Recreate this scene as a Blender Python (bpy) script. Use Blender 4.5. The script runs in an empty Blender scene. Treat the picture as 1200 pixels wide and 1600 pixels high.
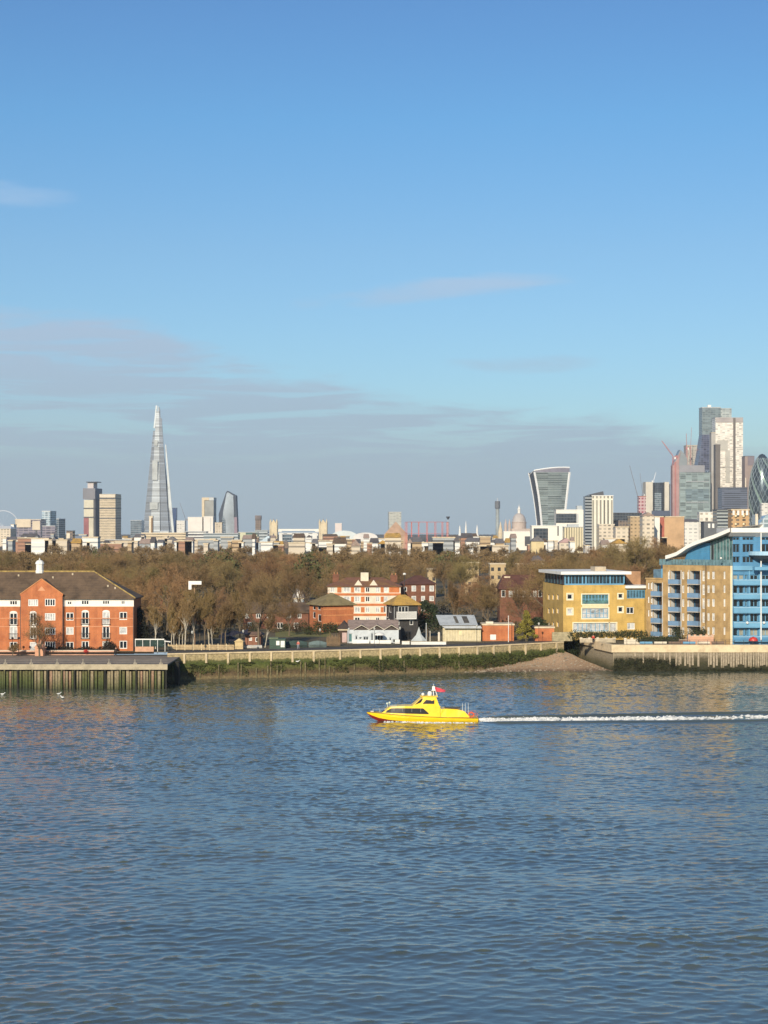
# photograph: looking across a wide river to riverside flats, a bare winter wood and a far city skyline
SKYS = 0.10
TINT = [(0.0, (.73, .86, .97)), (.27, (.69, .86, .97)), (.5, (.68, .86, .96)), (.73, (.57, .87, 1.02)), (.94, (.54, .79, .99)), (1.0, (.54, .79, .99))]
CLOUD = [(0.0, (.37, .46, .54)), (0.35, (.35, .45, .55)), (0.62, (.38, .48, .62)), (1.0, (.5, .6, .74))]
WSLOPE = 0.092; WBODY = (0.076, 0.092, 0.068); WROUGH = 0.04; WBUMP = 0.02
EXPO = 0.25
HAZE = 0.00006
import bpy, math, random
import numpy as np
from mathutils import Matrix, Vector

R = math.radians
random.seed(11); rng = np.random.default_rng(5)
scene = bpy.context.scene
C = scene.collection

# ------------------------------------------------------------------ camera, sky, sun, exposure
F = 2700.0; HZ = 830.0; CH = 28.0          # focal length in photo pixels, horizon row, eye height (m)
cam = bpy.data.objects.new('camera', bpy.data.cameras.new('camera')); C.objects.link(cam)
cam.location = (0, 0, CH); cam.rotation_euler = (R(90), 0, 0)
cam.data.sensor_fit = 'VERTICAL'; cam.data.sensor_height = 24.0
cam.data.lens = 24.0 * F / 1600.0
cam.data.shift_y = 30.0 / 1600.0
cam.data.clip_start = 0.5; cam.data.clip_end = 30000
scene.camera = cam
scene.render.resolution_x = 768; scene.render.resolution_y = 1024
scene.view_settings.view_transform = 'Standard'; scene.view_settings.look = 'None'
scene.view_settings.exposure = EXPO; scene.view_settings.gamma = 1.0

SUN_EL, SUN_OFF = 23.0, 14.0               # elevation; degrees to the left of straight behind the camera
ce = math.cos(R(SUN_EL))
sund = Vector((-math.sin(R(SUN_OFF))*ce, -math.cos(R(SUN_OFF))*ce, math.sin(R(SUN_EL))))
sl = bpy.data.lights.new('sun', 'SUN'); sl.energy = 4.4; sl.angle = R(0.5); sl.color = (1.0, 0.87, 0.68)
so = bpy.data.objects.new('sun', sl); C.objects.link(so)
so.rotation_euler = sund.to_track_quat('Z', 'Y').to_euler(); so.location = (0, 0, 300)

def math_node(nt, op, a, b=None, c=None, clamp=False):
    n = nt.nodes.new('ShaderNodeMath'); n.operation = op; n.use_clamp = clamp
    for i, v in enumerate((a, b, c)):
        if v is None: continue
        if isinstance(v, (int, float)): n.inputs[i].default_value = v
        else: nt.links.new(v, n.inputs[i])
    return n.outputs[0]
def mix_col(nt, f, a, b, mode='MIX'):
    n = nt.nodes.new('ShaderNodeMix'); n.data_type = 'RGBA'; n.blend_type = mode
    for i, v in ((0, f), (6, a), (7, b)):
        if isinstance(v, (int, float)): n.inputs[i].default_value = v
        elif isinstance(v, (tuple, list)): n.inputs[i].default_value = (*v[:3], 1)
        else: nt.links.new(v, n.inputs[i])
    return n.outputs[2]
def noise(nt, vec, scale, detail=4, rough=0.55, dist=0.0):
    n = nt.nodes.new('ShaderNodeTexNoise'); n.inputs['Scale'].default_value = scale
    n.inputs['Detail'].default_value = detail; n.inputs['Roughness'].default_value = rough
    n.inputs['Distortion'].default_value = dist
    if vec is not None: nt.links.new(vec, n.inputs['Vector'])
    return n.outputs['Fac']
def comb(nt, x, y, z):
    n = nt.nodes.new('ShaderNodeCombineXYZ')
    for i, v in enumerate((x, y, z)):
        if isinstance(v, (int, float)): n.inputs[i].default_value = v
        else: nt.links.new(v, n.inputs[i])
    return n.outputs[0]
def smooth(nt, v, lo, hi):
    n = nt.nodes.new('ShaderNodeMapRange'); n.interpolation_type = 'SMOOTHSTEP'
    nt.links.new(v, n.inputs[0]); n.inputs[1].default_value = lo; n.inputs[2].default_value = hi
    return n.outputs[0]
def ramp(nt, v, stops):
    n = nt.nodes.new('ShaderNodeValToRGB'); nt.links.new(v, n.inputs[0])
    e = n.color_ramp.elements
    while len(e) < len(stops): e.new(0.5)
    for i, (p, c) in enumerate(stops): e[i].position = p; e[i].color = (*c, 1)
    return n.outputs[0]

world = bpy.data.worlds.new('World'); scene.world = world; world.use_nodes = True
nt = world.node_tree
bg = nt.nodes['Background']
sky = nt.nodes.new('ShaderNodeTexSky'); sky.sky_type = 'NISHITA'; sky.sun_disc = False
sky.sun_elevation = R(SUN_EL); sky.sun_rotation = math.atan2(sund.x, sund.y)
sky.altitude = 0; sky.air_density = 1.0; sky.dust_density = 0.6; sky.ozone_density = 3.0
tc = nt.nodes.new('ShaderNodeTexCoord')
sep = nt.nodes.new('ShaderNodeSeparateXYZ'); nt.links.new(tc.outputs['Generated'], sep.inputs[0])
az = math_node(nt, 'ARCTAN2', sep.outputs[0], sep.outputs[1])
el = math_node(nt, 'ARCSINE', sep.outputs[2])
# high thin stratus: wisps stretched along the horizon
cv = comb(nt, math_node(nt, 'MULTIPLY', az, 5.0), math_node(nt, 'MULTIPLY', el, 26.0), 0.3)
n1 = noise(nt, cv, 1.0, 6, 0.6, 0.4)
cv2 = comb(nt, math_node(nt, 'MULTIPLY', az, 14.0), math_node(nt, 'MULTIPLY', el, 90.0), 2.3)
n2 = noise(nt, cv2, 1.0, 5, 0.6, 0.6)
edge = math_node(nt, 'SUBTRACT', 0.088, math_node(nt, 'MULTIPLY', az, 0.17))
edge = math_node(nt, 'ADD', edge, math_node(nt, 'MULTIPLY', math_node(nt, 'SUBTRACT', n1, 0.5), 0.085))
edge = math_node(nt, 'ADD', edge, math_node(nt, 'MULTIPLY', math_node(nt, 'SUBTRACT', n2, 0.5), 0.03))
bank = smooth(nt, math_node(nt, 'SUBTRACT', edge, el), -0.006, 0.014)
n3 = noise(nt, comb(nt, math_node(nt, 'MULTIPLY', az, 9.0), math_node(nt, 'MULTIPLY', el, 120.0), 7.3), 1.0, 6, 0.62, 0.8)
low = smooth(nt, el, 0.030, 0.060)
gaps = math_node(nt, 'SUBTRACT', 1.0, math_node(nt, 'MULTIPLY', math_node(nt, 'MULTIPLY', smooth(nt, n3, 0.47, 0.62), 0.55), low))
bank = math_node(nt, 'MULTIPLY', bank, gaps)
behind = smooth(nt, sep.outputs[1], 0.0, 0.5)
def puff(a0, e0, ra, re, slope, amp):
    da = math_node(nt, 'SUBTRACT', az, a0)
    de = math_node(nt, 'SUBTRACT', math_node(nt, 'SUBTRACT', el, e0), math_node(nt, 'MULTIPLY', da, slope))
    q = math_node(nt, 'ADD', math_node(nt, 'POWER', math_node(nt, 'ABSOLUTE', math_node(nt, 'DIVIDE', da, ra)), 2.0),
                  math_node(nt, 'POWER', math_node(nt, 'ABSOLUTE', math_node(nt, 'DIVIDE', de, re)), 2.0))
    q = math_node(nt, 'SUBTRACT', 1.0, q)
    q = math_node(nt, 'ADD', q, math_node(nt, 'MULTIPLY', math_node(nt, 'SUBTRACT', n2, 0.5), 2.6))
    return math_node(nt, 'MULTIPLY', smooth(nt, q, 0.0, 1.3), amp)
p1 = puff(0.035, 0.139, 0.085, 0.0075, 0.10, 0.6)
p2 = puff(-0.215, 0.189, 0.045, 0.008, -0.05, 0.30)
p3 = puff(0.08, 0.096, 0.05, 0.006, 0.0, 0.45)
cl = math_node(nt, 'MAXIMUM', math_node(nt, 'MULTIPLY', bank, 0.84), math_node(nt, 'MAXIMUM', p1, math_node(nt, 'MAXIMUM', p2, p3)))
elc = math_node(nt, 'MAXIMUM', el, 0.0)
tint = ramp(nt, math_node(nt, 'MULTIPLY', elc, 1.0/0.32), TINT)
skyc = mix_col(nt, 1.0, sky.outputs[0], tint, 'MULTIPLY')
cloudc = ramp(nt, math_node(nt, 'MULTIPLY', elc, 1.0/0.2), CLOUD)
cloudc = mix_col(nt, 1.0, cloudc, comb(nt, 1/SKYS, 1/SKYS, 1/SKYS), 'MULTIPLY')
out = mix_col(nt, cl, skyc, cloudc)
nt.links.new(out, bg.inputs[0]); bg.inputs[1].default_value = SKYS

# ------------------------------------------------------------------ materials
MATS = {}
def new_mat(name):
    m = bpy.data.materials.new(name); m.use_nodes = True
    return m, m.node_tree, m.node_tree.nodes['Principled BSDF']
def mat(name, c, rough=0.8, var=0.18, scale=0.8, metal=0.0, c2=None, spec=0.5, per_object=0.0, bump=0.0, streak=0.0):
    """base colour mottled by world-position noise; c2: second tone; zc: list of (z, colour) laid with ragged edges"""
    if name in MATS: return MATS[name]
    m, t, b = new_mat(name)
    g = t.nodes.new('ShaderNodeNewGeometry')
    n = noise(t, g.outputs['Position'], scale, 6, 0.6)
    d = c2 or tuple(max(0, x*(1-2*var)) for x in c)
    u = tuple(min(1, x*(1+var)) for x in c)
    col = ramp(t, n, [(0.3, d), (0.52, c), (0.72, u)])
    fine = noise(t, g.outputs['Position'], scale*9, 3, 0.6)
    col = mix_col(t, 1.0, col, ramp(t, fine, [(0.25, (1-var,)*3), (0.75, (1.0,)*3)]), 'MULTIPLY')
    if streak:
        s = t.nodes.new('ShaderNodeSeparateXYZ'); t.links.new(g.outputs['Position'], s.inputs[0])
        sn = noise(t, comb(t, math_node(t, 'MULTIPLY', s.outputs[0], 1.3), math_node(t, 'MULTIPLY', s.outputs[1], 1.3), math_node(t, 'MULTIPLY', s.outputs[2], .16)), 1.0, 5, 0.65)
        col = mix_col(t, 1.0, col, ramp(t, sn, [(0.3, (1-streak, 1-streak, 1-streak*.9)), (0.6, (1.0,)*3)]), 'MULTIPLY')
        br = math_node(t, 'GREATER_THAN', math_node(t, 'FRACT', math_node(t, 'MULTIPLY', s.outputs[2], 2.2)), .82)
        col = mix_col(t, math_node(t, 'MULTIPLY', br, .10), col, (.25, .2, .15))
    if per_object:
        oi = t.nodes.new('ShaderNodeObjectInfo')
        col = mix_col(t, 1.0, col, ramp(t, oi.outputs['Random'], [(0.0, (1-per_object, 1-per_object*1.15, 1-per_object*1.2)), (0.5, (1, 1, 1)), (1.0, (1-per_object*.3, 1, 1-per_object*.6))]), 'MULTIPLY')
    t.links.new(col, b.inputs['Base Color'])
    b.inputs['Roughness'].default_value = rough; b.inputs['Metallic'].default_value = metal
    b.inputs['Specular IOR Level'].default_value = spec
    if bump:
        bn = t.nodes.new('ShaderNodeBump'); bn.inputs['Strength'].default_value = 0.6; bn.inputs['Distance'].default_value = bump
        t.links.new(fine, bn.inputs['Height']); t.links.new(bn.outputs[0], b.inputs['Normal'])
    MATS[name] = m
    return m
def facade(name, wall, glass, fh=3.5, bw=3.0, vf=0.5, hf=0.7, z0=5.0, rough=0.7, metal=0.0, gmetal=0.6, grough=0.12, var=0.15):
    """storeys and bays set from world position: glass where inside both the row and the bay"""
    if name in MATS: return MATS[name]
    m, t, b = new_mat(name)
    g = t.nodes.new('ShaderNodeNewGeometry')
    s = t.nodes.new('ShaderNodeSeparateXYZ'); t.links.new(g.outputs['Position'], s.inputs[0])
    q = t.nodes.new('ShaderNodeSeparateXYZ'); t.links.new(g.outputs['True Normal'], q.inputs[0])
    fx = math_node(t, 'GREATER_THAN', math_node(t, 'ABSOLUTE', q.outputs[0]), 0.7)
    u = math_node(t, 'ADD', math_node(t, 'MULTIPLY', s.outputs[1], fx), math_node(t, 'MULTIPLY', s.outputs[0], math_node(t, 'SUBTRACT', 1.0, fx)))
    up = math_node(t, 'LESS_THAN', math_node(t, 'ABSOLUTE', q.outputs[2]), 0.7)
    rowv = math_node(t, 'FRACT', math_node(t, 'DIVIDE', math_node(t, 'SUBTRACT', s.outputs[2], z0), fh))
    bay = math_node(t, 'FRACT', math_node(t, 'DIVIDE', u, bw))
    k = math_node(t, 'MULTIPLY', math_node(t, 'LESS_THAN', rowv, vf), math_node(t, 'LESS_THAN', bay, hf))
    k = math_node(t, 'MULTIPLY', k, up)
    rowi = math_node(t, 'FLOOR', math_node(t, 'DIVIDE', math_node(t, 'SUBTRACT', s.outputs[2], z0), fh))
    bayi = math_node(t, 'FLOOR', math_node(t, 'DIVIDE', u, bw))
    wn = t.nodes.new('ShaderNodeTexWhiteNoise'); t.links.new(comb(t, rowi, bayi, fx), wn.inputs['Vector'])
    gl = mix_col(t, wn.outputs['Value'], tuple(x*0.55 for x in glass), tuple(min(1, x*1.6) for x in glass))
    n = noise(t, g.outputs['Position'], 0.06, 6, 0.65)
    wc = ramp(t, n, [(0.3, tuple(x*(1-var) for x in wall)), (0.7, tuple(min(1, x*(1+var*.6)) for x in wall))])
    t.links.new(mix_col(t, k, wc, gl), b.inputs['Base Color'])
    for inp, a, c_ in (('Roughness', rough, grough), ('Metallic', metal, gmetal)):
        t.links.new(math_node(t, 'ADD', math_node(t, 'MULTIPLY', k, c_-a), a), b.inputs[inp])
    MATS[name] = m
    return m

GL = mat('window_glass', (0.014, 0.022, 0.032), 0.08, 0.5, 0.6, spec=0.4)
GLB = mat('blind_glass', (0.55, 0.56, 0.55), 0.25, 0.3, 0.9)
GLBLUE = mat('blue_glass', (0.06, 0.14, 0.2), 0.08, 0.4, 0.8, spec=0.8)
GLTEAL = mat('teal_glass', (0.09, 0.2, 0.2), 0.1, 0.4, 0.8, spec=0.8)
WHITE = mat('white_paint', (0.78, 0.77, 0.72), 0.5, 0.07, 0.6)
CREAM = mat('cream_render', (0.72, 0.64, 0.5), 0.8, 0.1, 0.5)
BRICK = mat('orange_red_brick', (0.54, 0.185, 0.07), 0.9, 0.2, 0.5, c2=(0.42, 0.13, 0.05), streak=.22)
BRICKD = mat('dark_red_brick', (0.2, 0.085, 0.05), 0.9, 0.2, 1.0)
YBRICK = mat('yellow_brick', (0.59, 0.39, 0.11), 0.9, 0.13, 0.5, streak=.16)
TBRICK = mat('tan_brick', (0.44, 0.295, 0.13), 0.9, 0.16, 0.6, streak=.2)
TILE = mat('brown_roof_tiles', (0.135, 0.09, 0.055), 0.9, 0.25, 0.5, streak=.2)
TILEY = mat('lichen_ridge_tiles', (0.42, 0.3, 0.1), 0.95, 0.3, 1.2)
TILEO = mat('orange_lichen_tiles', (0.5, 0.3, 0.07), 0.95, 0.3, 0.5, c2=(0.28, 0.19, 0.08))
TILEG = mat('olive_roof_tiles', (0.24, 0.19, 0.09), 0.95, 0.2, 0.6)
TILEP = mat('pinkish_grey_tiles', (0.36, 0.27, 0.22), 0.9, 0.2, 0.8)
SLATE = mat('grey_slate', (0.16, 0.15, 0.15), 0.7, 0.2, 0.7)
METAL = mat('galvanised_metal', (0.42, 0.45, 0.46), 0.45, 0.1, 0.7, metal=0.2)
IRON = mat('dark_iron', (0.03, 0.03, 0.035), 0.5, 0.2, 1)
BLACKB = mat('black_weatherboard', (0.045, 0.042, 0.04), 0.8, 0.2, 1.5)
CONC = mat('weathered_concrete', (0.5, 0.43, 0.31), 0.9, 0.2, 0.7)
STONE = mat('pale_stone', (0.66, 0.55, 0.38), 0.85, 0.12, 0.6)
ASPH = mat('asphalt', (0.075, 0.068, 0.06), 0.9, 0.25, 0.6)
BLUE = mat('blue_cladding', (0.06, 0.23, 0.41), 0.5, 0.1, 0.5, streak=.12)
BLUEL = mat('light_blue_cladding', (0.13, 0.33, 0.50), 0.5, 0.08, 0.5)
WOOD = mat('pale_fence_wood', (0.48, 0.36, 0.2), 0.9, 0.2, 1.5)
HEDGE = mat('hedge_leaves', (0.06, 0.07, 0.025), 0.9, 0.35, 1.5)
EVER = mat('evergreen_leaves', (0.035, 0.055, 0.02), 0.85, 0.35, 1.0)
GOLDL = mat('golden_green_leaves', (0.3, 0.26, 0.04), 0.85, 0.35, 1.0)
TWIG = mat('bare_twigs', (0.275, 0.178, 0.080), 0.95, 0.2, 0.05, per_object=0.25)
TWIGO = mat('olive_twigs', (0.26, 0.195, 0.082), 0.95, 0.2, 0.05, per_object=0.25)
TWIGR = mat('russet_twigs', (0.33, 0.19, 0.09), 0.95, 0.2, 0.05, per_object=0.2)
BARK = mat('grey_brown_bark', (0.17, 0.13, 0.085), 0.95, 0.25, 0.4)
BIRCH = mat('pale_birch_bark', (0.55, 0.5, 0.4), 0.85, 0.25, 1.2)
RED = mat('red_paint', (0.55, 0.04, 0.03), 0.5, 0.1, 2)
GREEN = mat('dark_green_paint', (0.03, 0.07, 0.045), 0.6, 0.15, 1)
SKIN = mat('skin', (0.5, 0.3, 0.22), 0.6, 0.05, 5)
GREYF = mat('pale_grey_paint', (0.55, 0.57, 0.56), 0.6, 0.12, 0.6)

# ------------------------------------------------------------------ mesh builder and object helpers
class MB:
    def __init__(s, M=None): s.v = []; s.f = []; s.m = []; s.M = M
    def poly(s, pts, mi=0):
        n = len(s.v); s.v += [tuple(p) for p in pts]; s.f.append(tuple(range(n, n+len(pts)))); s.m.append(mi); return s
    def box(s, x0, x1, y0, y1, z0, z1, mi=0):
        n = len(s.v)
        s.v += [(x0,y0,z0),(x1,y0,z0),(x1,y1,z0),(x0,y1,z0),(x0,y0,z1),(x1,y0,z1),(x1,y1,z1),(x0,y1,z1)]
        for q in ((0,3,2,1),(4,5,6,7),(0,1,5,4),(1,2,6,5),(2,3,7,6),(3,0,4,7)):
            s.f.append(tuple(n+i for i in q)); s.m.append(mi)
        return s
    def rbox(s, cx, cy, a, L, w, z0, z1, mi=0):
        """box of length L along heading a starting at (cx, cy), w thick towards its left"""
        c, d = math.cos(a), math.sin(a); n = len(s.v)
        p = [(cx, cy), (cx+c*L, cy+d*L), (cx+c*L-d*w, cy+d*L+c*w), (cx-d*w, cy+c*w)]
        s.v += [(x, y, z0) for x, y in p] + [(x, y, z1) for x, y in p]
        for q in ((0,3,2,1),(4,5,6,7),(0,1,5,4),(1,2,6,5),(2,3,7,6),(3,0,4,7)):
            s.f.append(tuple(n+i for i in q)); s.m.append(mi)
        return s
    def prism(s, poly, y0, y1, mi=0):
        """x-z outline (counter-clockwise seen from the front) given depth y0..y1"""
        n = len(s.v); k = len(poly)
        s.v += [(x, y0, z) for x, z in poly] + [(x, y1, z) for x, z in poly]
        s.f.append(tuple(range(n, n+k))); s.f.append(tuple(range(n+2*k-1, n+k-1, -1))); s.m += [mi, mi]
        for i in range(k):
            j = (i+1) % k; s.f.append((n+j, n+i, n+k+i, n+k+j)); s.m.append(mi)
        return s
    def tube(s, a, b, r0, r1=None, n=6, mi=0, cap=True):
        r1 = r0 if r1 is None else r1
        a = Vector(a); b = Vector(b); d = (b-a).normalized()
        u = d.orthogonal().normalized(); w = d.cross(u); k = len(s.v)
        for p, r in ((a, r0), (b, r1)):
            for i in range(n):
                t = 2*math.pi*i/n; s.v.append(tuple(p + (u*math.cos(t)+w*math.sin(t))*r))
        for i in range(n):
            j = (i+1) % n; s.f.append((k+i, k+j, k+n+j, k+n+i)); s.m.append(mi)
        if cap:
            s.f.append(tuple(range(k+n-1, k-1, -1))); s.f.append(tuple(range(k+n, k+2*n))); s.m += [mi, mi]
        return s
    def lathe(s, prof, n=16, c=(0, 0), mi=0, sx=1, sy=1):
        k = len(s.v)
        for r, z in prof:
            for i in range(n):
                t = 2*math.pi*i/n; s.v.append((c[0]+r*math.cos(t)*sx, c[1]+r*math.sin(t)*sy, z))
        for a in range(len(prof)-1):
            for i in range(n):
                j = (i+1) % n; s.f.append((k+a*n+i, k+a*n+j, k+(a+1)*n+j, k+(a+1)*n+i)); s.m.append(mi)
        s.f.append(tuple(range(k+n-1, k-1, -1))); s.f.append(tuple(range(k+(len(prof)-1)*n, k+len(prof)*n))); s.m += [mi, mi]
        return s
    def ball(s, c, r, n=10, mi=0, sz=1.0):
        return s.lathe([(max(1e-3, r*math.sin(math.pi*i/6)), c[2]-sz*r*math.cos(math.pi*i/6)) for i in range(7)], n, (c[0], c[1]), mi)
    def mesh(s, name, mats):
        me = bpy.data.meshes.new(name)
        v = s.v
        if s.M is not None: v = [tuple(s.M @ Vector(p)) for p in v]
        me.from_pydata(v, [], s.f)
        for m in (mats if isinstance(mats, (list, tuple)) else [mats]): me.materials.append(m)
        if any(s.m): me.polygons.foreach_set('material_index', s.m)
        me.update(); return me
    def build(s, name, mats, parent=None, smooth=False):
        me = s.mesh(name, mats)
        if smooth: me.polygons.foreach_set('use_smooth', [True]*len(me.polygons))
        return link(name, me, parent)
def link(name, me, parent=None):
    o = bpy.data.objects.new(name, me); C.objects.link(o)
    if parent is not None: o.parent = parent
    return o
def tag(o, label, cat, group=None):
    o['label'] = label; o['category'] = cat
    if group: o['group'] = group
    return o
def thing(name, label, cat, loc=(0, 0, 0), rz=0.0, group=None):
    o = bpy.data.objects.new(name, None); C.objects.link(o); o.location = loc; o.rotation_euler = (0, 0, rz)
    return tag(o, label, cat, group)
def struct(name, mb, m, kind='structure'):
    o = mb.build(name, m) if isinstance(mb, MB) else mb
    o['kind'] = kind; return o
def copy_tree(o, parent=None, loc=None, rz=None, scale=None, label=None):
    c = o.copy(); C.objects.link(c)
    if parent is not None: c.parent = parent
    if loc is not None: c.location = loc
    if rz is not None: c.rotation_euler = (0, 0, rz)
    if scale is not None: c.scale = scale
    if label: c['label'] = label
    for ch in [x for x in KIDS.get(o.name, [])] : copy_tree(ch, c)
    return c
KIDS = {}
def kids_of(o):
    KIDS[o.name] = list(o.children)
    for ch in o.children: kids_of(ch)
def PX(px, Y): return (px-600.0)/F*Y
def PZ(py, Y): return CH-(py-HZ)/F*Y

class Face:
    """an upright wall plane: u runs along heading a from p0; photo pixels are turned into points of this plane"""
    def __init__(s, p0, a, base): s.p = p0; s.a = a; s.c = math.cos(a); s.s = math.sin(a); s.base = base
    def u(s, px):
        k = px-600.0
        return (k*s.p[1]-F*s.p[0])/(F*s.c-k*s.s)
    def z(s, px, py): return PZ(py, s.p[1]+s.u(px)*s.s)
    def M(s): return Matrix.Translation((s.p[0], s.p[1], s.base)) @ Matrix.Rotation(s.a, 4, 'Z')
    def rect(s, x0, x1, y0, y1):
        u0, u1 = s.u(x0), s.u(x1); xm = (x0+x1)/2
        return (u0, u1, s.z(xm, y1)-s.base, s.z(xm, y0)-s.base)
def wall_cells(mb, W, z0, z1, holes, d, mi=0):
    us = sorted({0, W, *[min(max(h[0], 0), W) for h in holes], *[min(max(h[1], 0), W) for h in holes]})
    zs = sorted({z0, z1, *[min(max(h[2], z0), z1) for h in holes], *[min(max(h[3], z0), z1) for h in holes]})
    for i in range(len(us)-1):
        for j in range(len(zs)-1):
            a, b, c, e = us[i], us[i+1], zs[j], zs[j+1]; um, zm = (a+b)/2, (c+e)/2
            if any(h[0] < um < h[1] and h[2] < zm < h[3] for h in holes): continue
            mb.poly([(a,0,c),(b,0,c),(b,0,e),(a,0,e)], mi)
    for h in holes:
        a, b, c, e = h[:4]; dd = h[4] if len(h) > 4 else d
        mb.poly([(a,0,c),(a,0,e),(a,dd,e),(a,dd,c)], mi); mb.poly([(b,0,c),(b,dd,c),(b,dd,e),(b,0,e)], mi)
        mb.poly([(a,0,e),(b,0,e),(b,dd,e),(a,dd,e)], mi); mb.poly([(a,0,c),(a,dd,c),(b,dd,c),(b,0,c)], mi)
        mb.poly([(a,dd,c),(b,dd,c),(b,dd,e),(a,dd,e)], mi)
WC = {}
def window(parent, M, w, h, nx=2, ny=1, fm=None, gm=None, ft=0.13, name='window', surround=None):
    """frame with mullions and a pane as its child, set just in front of the plane M at its lower left"""
    fm = fm or WHITE; gm = gm or GL
    w, h = round(w, 1), round(h, 1)
    key = (w, h, nx, ny, fm.name, gm.name, ft, surround.name if surround else None)
    if key not in WC:
        f = MB()
        f.box(0, w, -0.07, -0.003, 0, ft).box(0, w, -0.07, -0.003, h-ft, h)
        for i in range(nx+1):
            x = (w-ft)*i/nx; f.box(x, x+ft, -0.066, -0.004, ft+.002, h-ft-.002)
        for j in range(1, ny):
            z = h*j/ny; 
            for i in range(nx):
                xa = (w-ft)*i/nx+ft; xb = (w-ft)*(i+1)/nx; f.box(xa+.001, xb-.001, -0.06, -0.005, z-ft*.4, z+ft*.4)
        g = MB().box(ft*.5, w-ft*.5, -0.03, -0.012, ft*.5, h-ft*.5)
        WC[key] = (f.mesh('window', fm), g.mesh('pane', gm))
    a, b = WC[key]
    o = link(name, a, parent); o.matrix_local = M
    link('pane', b, o)
    return o
def put_windows(root, face, specs, d, minw=0.0):
    """specs: (px0, px1, py0, py1, nx, ny, frame, glass) -> windows at the back of their holes; returns the holes"""
    Ri = Matrix.Translation(root.location).to_4x4() @ Matrix.Rotation(root.rotation_euler[2], 4, 'Z'); Ri.invert()
    holes = []
    for s in specs:
        u0, u1, z0, z1 = face.rect(*s[:4]); holes.append((u0, u1, z0, z1))
        window(root, Ri @ face.M() @ Matrix.Translation((u0, d, z0)), u1-u0, z1-z0, s[4], s[5],
               s[6] if len(s) > 6 else None, s[7] if len(s) > 7 else None)
    return holes
def rel(root, face):
    Ri = Matrix.Translation(root.location) @ Matrix.Rotation(root.rotation_euler[2], 4, 'Z'); Ri.invert()
    return Ri @ face.M()
def hip_roof(mb, x0, x1, y0, y1, z0, h, inset, ov=0.4, mi=0, gable=False, th=0.15):
    x0 -= ov; x1 += ov; y0 -= ov; y1 += ov; ym = (y0+y1)/2
    a, b = (x0, x1) if gable else (x0+inset, x1-inset)
    A = [(x0,y0,z0),(x1,y0,z0),(x1,y1,z0),(x0,y1,z0)]; r0 = (a, ym, z0+h); r1 = (b, ym, z0+h)
    mb.poly([A[0], A[1], r1, r0], mi).poly([A[2], A[3], r0, r1], mi).poly([A[1], A[2], r1], mi).poly([A[3], A[0], r0], mi)
    mb.box(x0, x1, y0, y1, z0-th, z0-.001, mi)
    return mb
# ------------------------------------------------------------------ ground, river, banks
GZ = 5.0                                    # street level; the river surface is z = 0
WALL = [(PX(262,324), 324.0), (PX(500,333), 333.0), (PX(740,345), 345.0), (PX(881,359), 359.0)]
QX, QY = PX(958, 346), 346.0                # corner of the right-hand quay
WING = (PX(894, 374), 374.0)
shore = [(-4000, 328), (PX(262,324)-.5, 328), *WALL, (WALL[-1][0]+1.2, 374.0), WING, (QX+.3, QY+.3), (4000, QY+.3)]
g = MB()
gp = [(x, y, GZ) for x, y in shore]
g.poly(gp + [(9000, 12000, GZ), (-9000, 12000, GZ)])
EARTH = mat('earth_and_rough_grass', (0.13, 0.10, 0.05), 0.95, 0.3, 0.12, c2=(0.07, 0.075, 0.03))
struct('ground', g, EARTH)
# riverside road between the wall and the gardens
r = MB()
off = lambda L, d: [(x-d*0.09, y+d) for x, y in L]
Lf = off(WALL, 0.6); Lb = off(WALL, 9.0)
for i in range(3):
    r.poly([(*Lf[i], GZ+.004), (*Lf[i+1], GZ+.004), (*Lb[i+1], GZ+.004), (*Lb[i], GZ+.004)])
struct('riverside_road', r, ASPH)
r = MB().poly([(QX+1, QY+1, GZ+.004), (130, QY+1, GZ+.004), (130, QY+6, GZ+.004), (QX-2, QY+6, GZ+.004)])
struct('quay_path', r, mat('pale_paving', (0.36, 0.3, 0.22), 0.9, 0.15, 0.7))
r = MB().poly([(PX(430,376),376,GZ+.006),(PX(517,376),376,GZ+.006),(PX(517,398),398,GZ+.006),(PX(430,400),400,GZ+.006)])
struct('lawn', r, mat('olive_grass', (0.2, 0.19, 0.05), 0.95, 0.25, 0.6))
r = MB().poly([(-90,328,GZ-.006-.5),(PX(208,329),328,GZ-.006-.5),(PX(208,329),328.4,GZ-.006-.5),(-90,328.4,GZ-.5)])

bb = MB().box(WALL[-1][0]-.4, WING[0]+1.5, 372.2, 373.2, -1, 5.0); 
tag(bb.build('outfall_wall', CONC), 'small dark back wall of the inlet where the two river walls meet', 'wall')

# ---- water: one sheet, finely rippled where it is seen, from a wind-sea spectrum
NT, DX = 1024, 0.2
LT = NT*DX
kx = np.fft.fftfreq(NT, DX)*2*np.pi; KX, KY = np.meshgrid(kx, kx, indexing='ij')
KK = np.hypot(KX, KY); KK[0, 0] = 1
def spectrum(kp, p, spread_dir, power, seed, kmax):
    r = np.random.default_rng(seed)
    c = (KX*math.cos(spread_dir)+KY*math.sin(spread_dir))/KK
    P = np.exp(-1.0*(kp/KK)**2)*KK**(-p)*(0.16+np.abs(c)**power)*np.exp(-(KK/kmax)**2); P[0, 0] = 0
    h = np.fft.ifft2((r.normal(size=P.shape)+1j*r.normal(size=P.shape))*np.sqrt(P)).real
    return h
H = spectrum(2*np.pi/1.7, 4.0, R(96), 2.0, 3, 2*np.pi/0.5)
gx, gy = np.gradient(H, DX); H *= WSLOPE/np.sqrt((gx**2+gy**2).mean())
H2 = spectrum(2*np.pi/18.0, 4.5, R(75), 2.0, 8, 2*np.pi/6.0)
gx, gy = np.gradient(H2, DX); H += H2*0.02/np.sqrt((gx**2+gy**2).mean())
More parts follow.
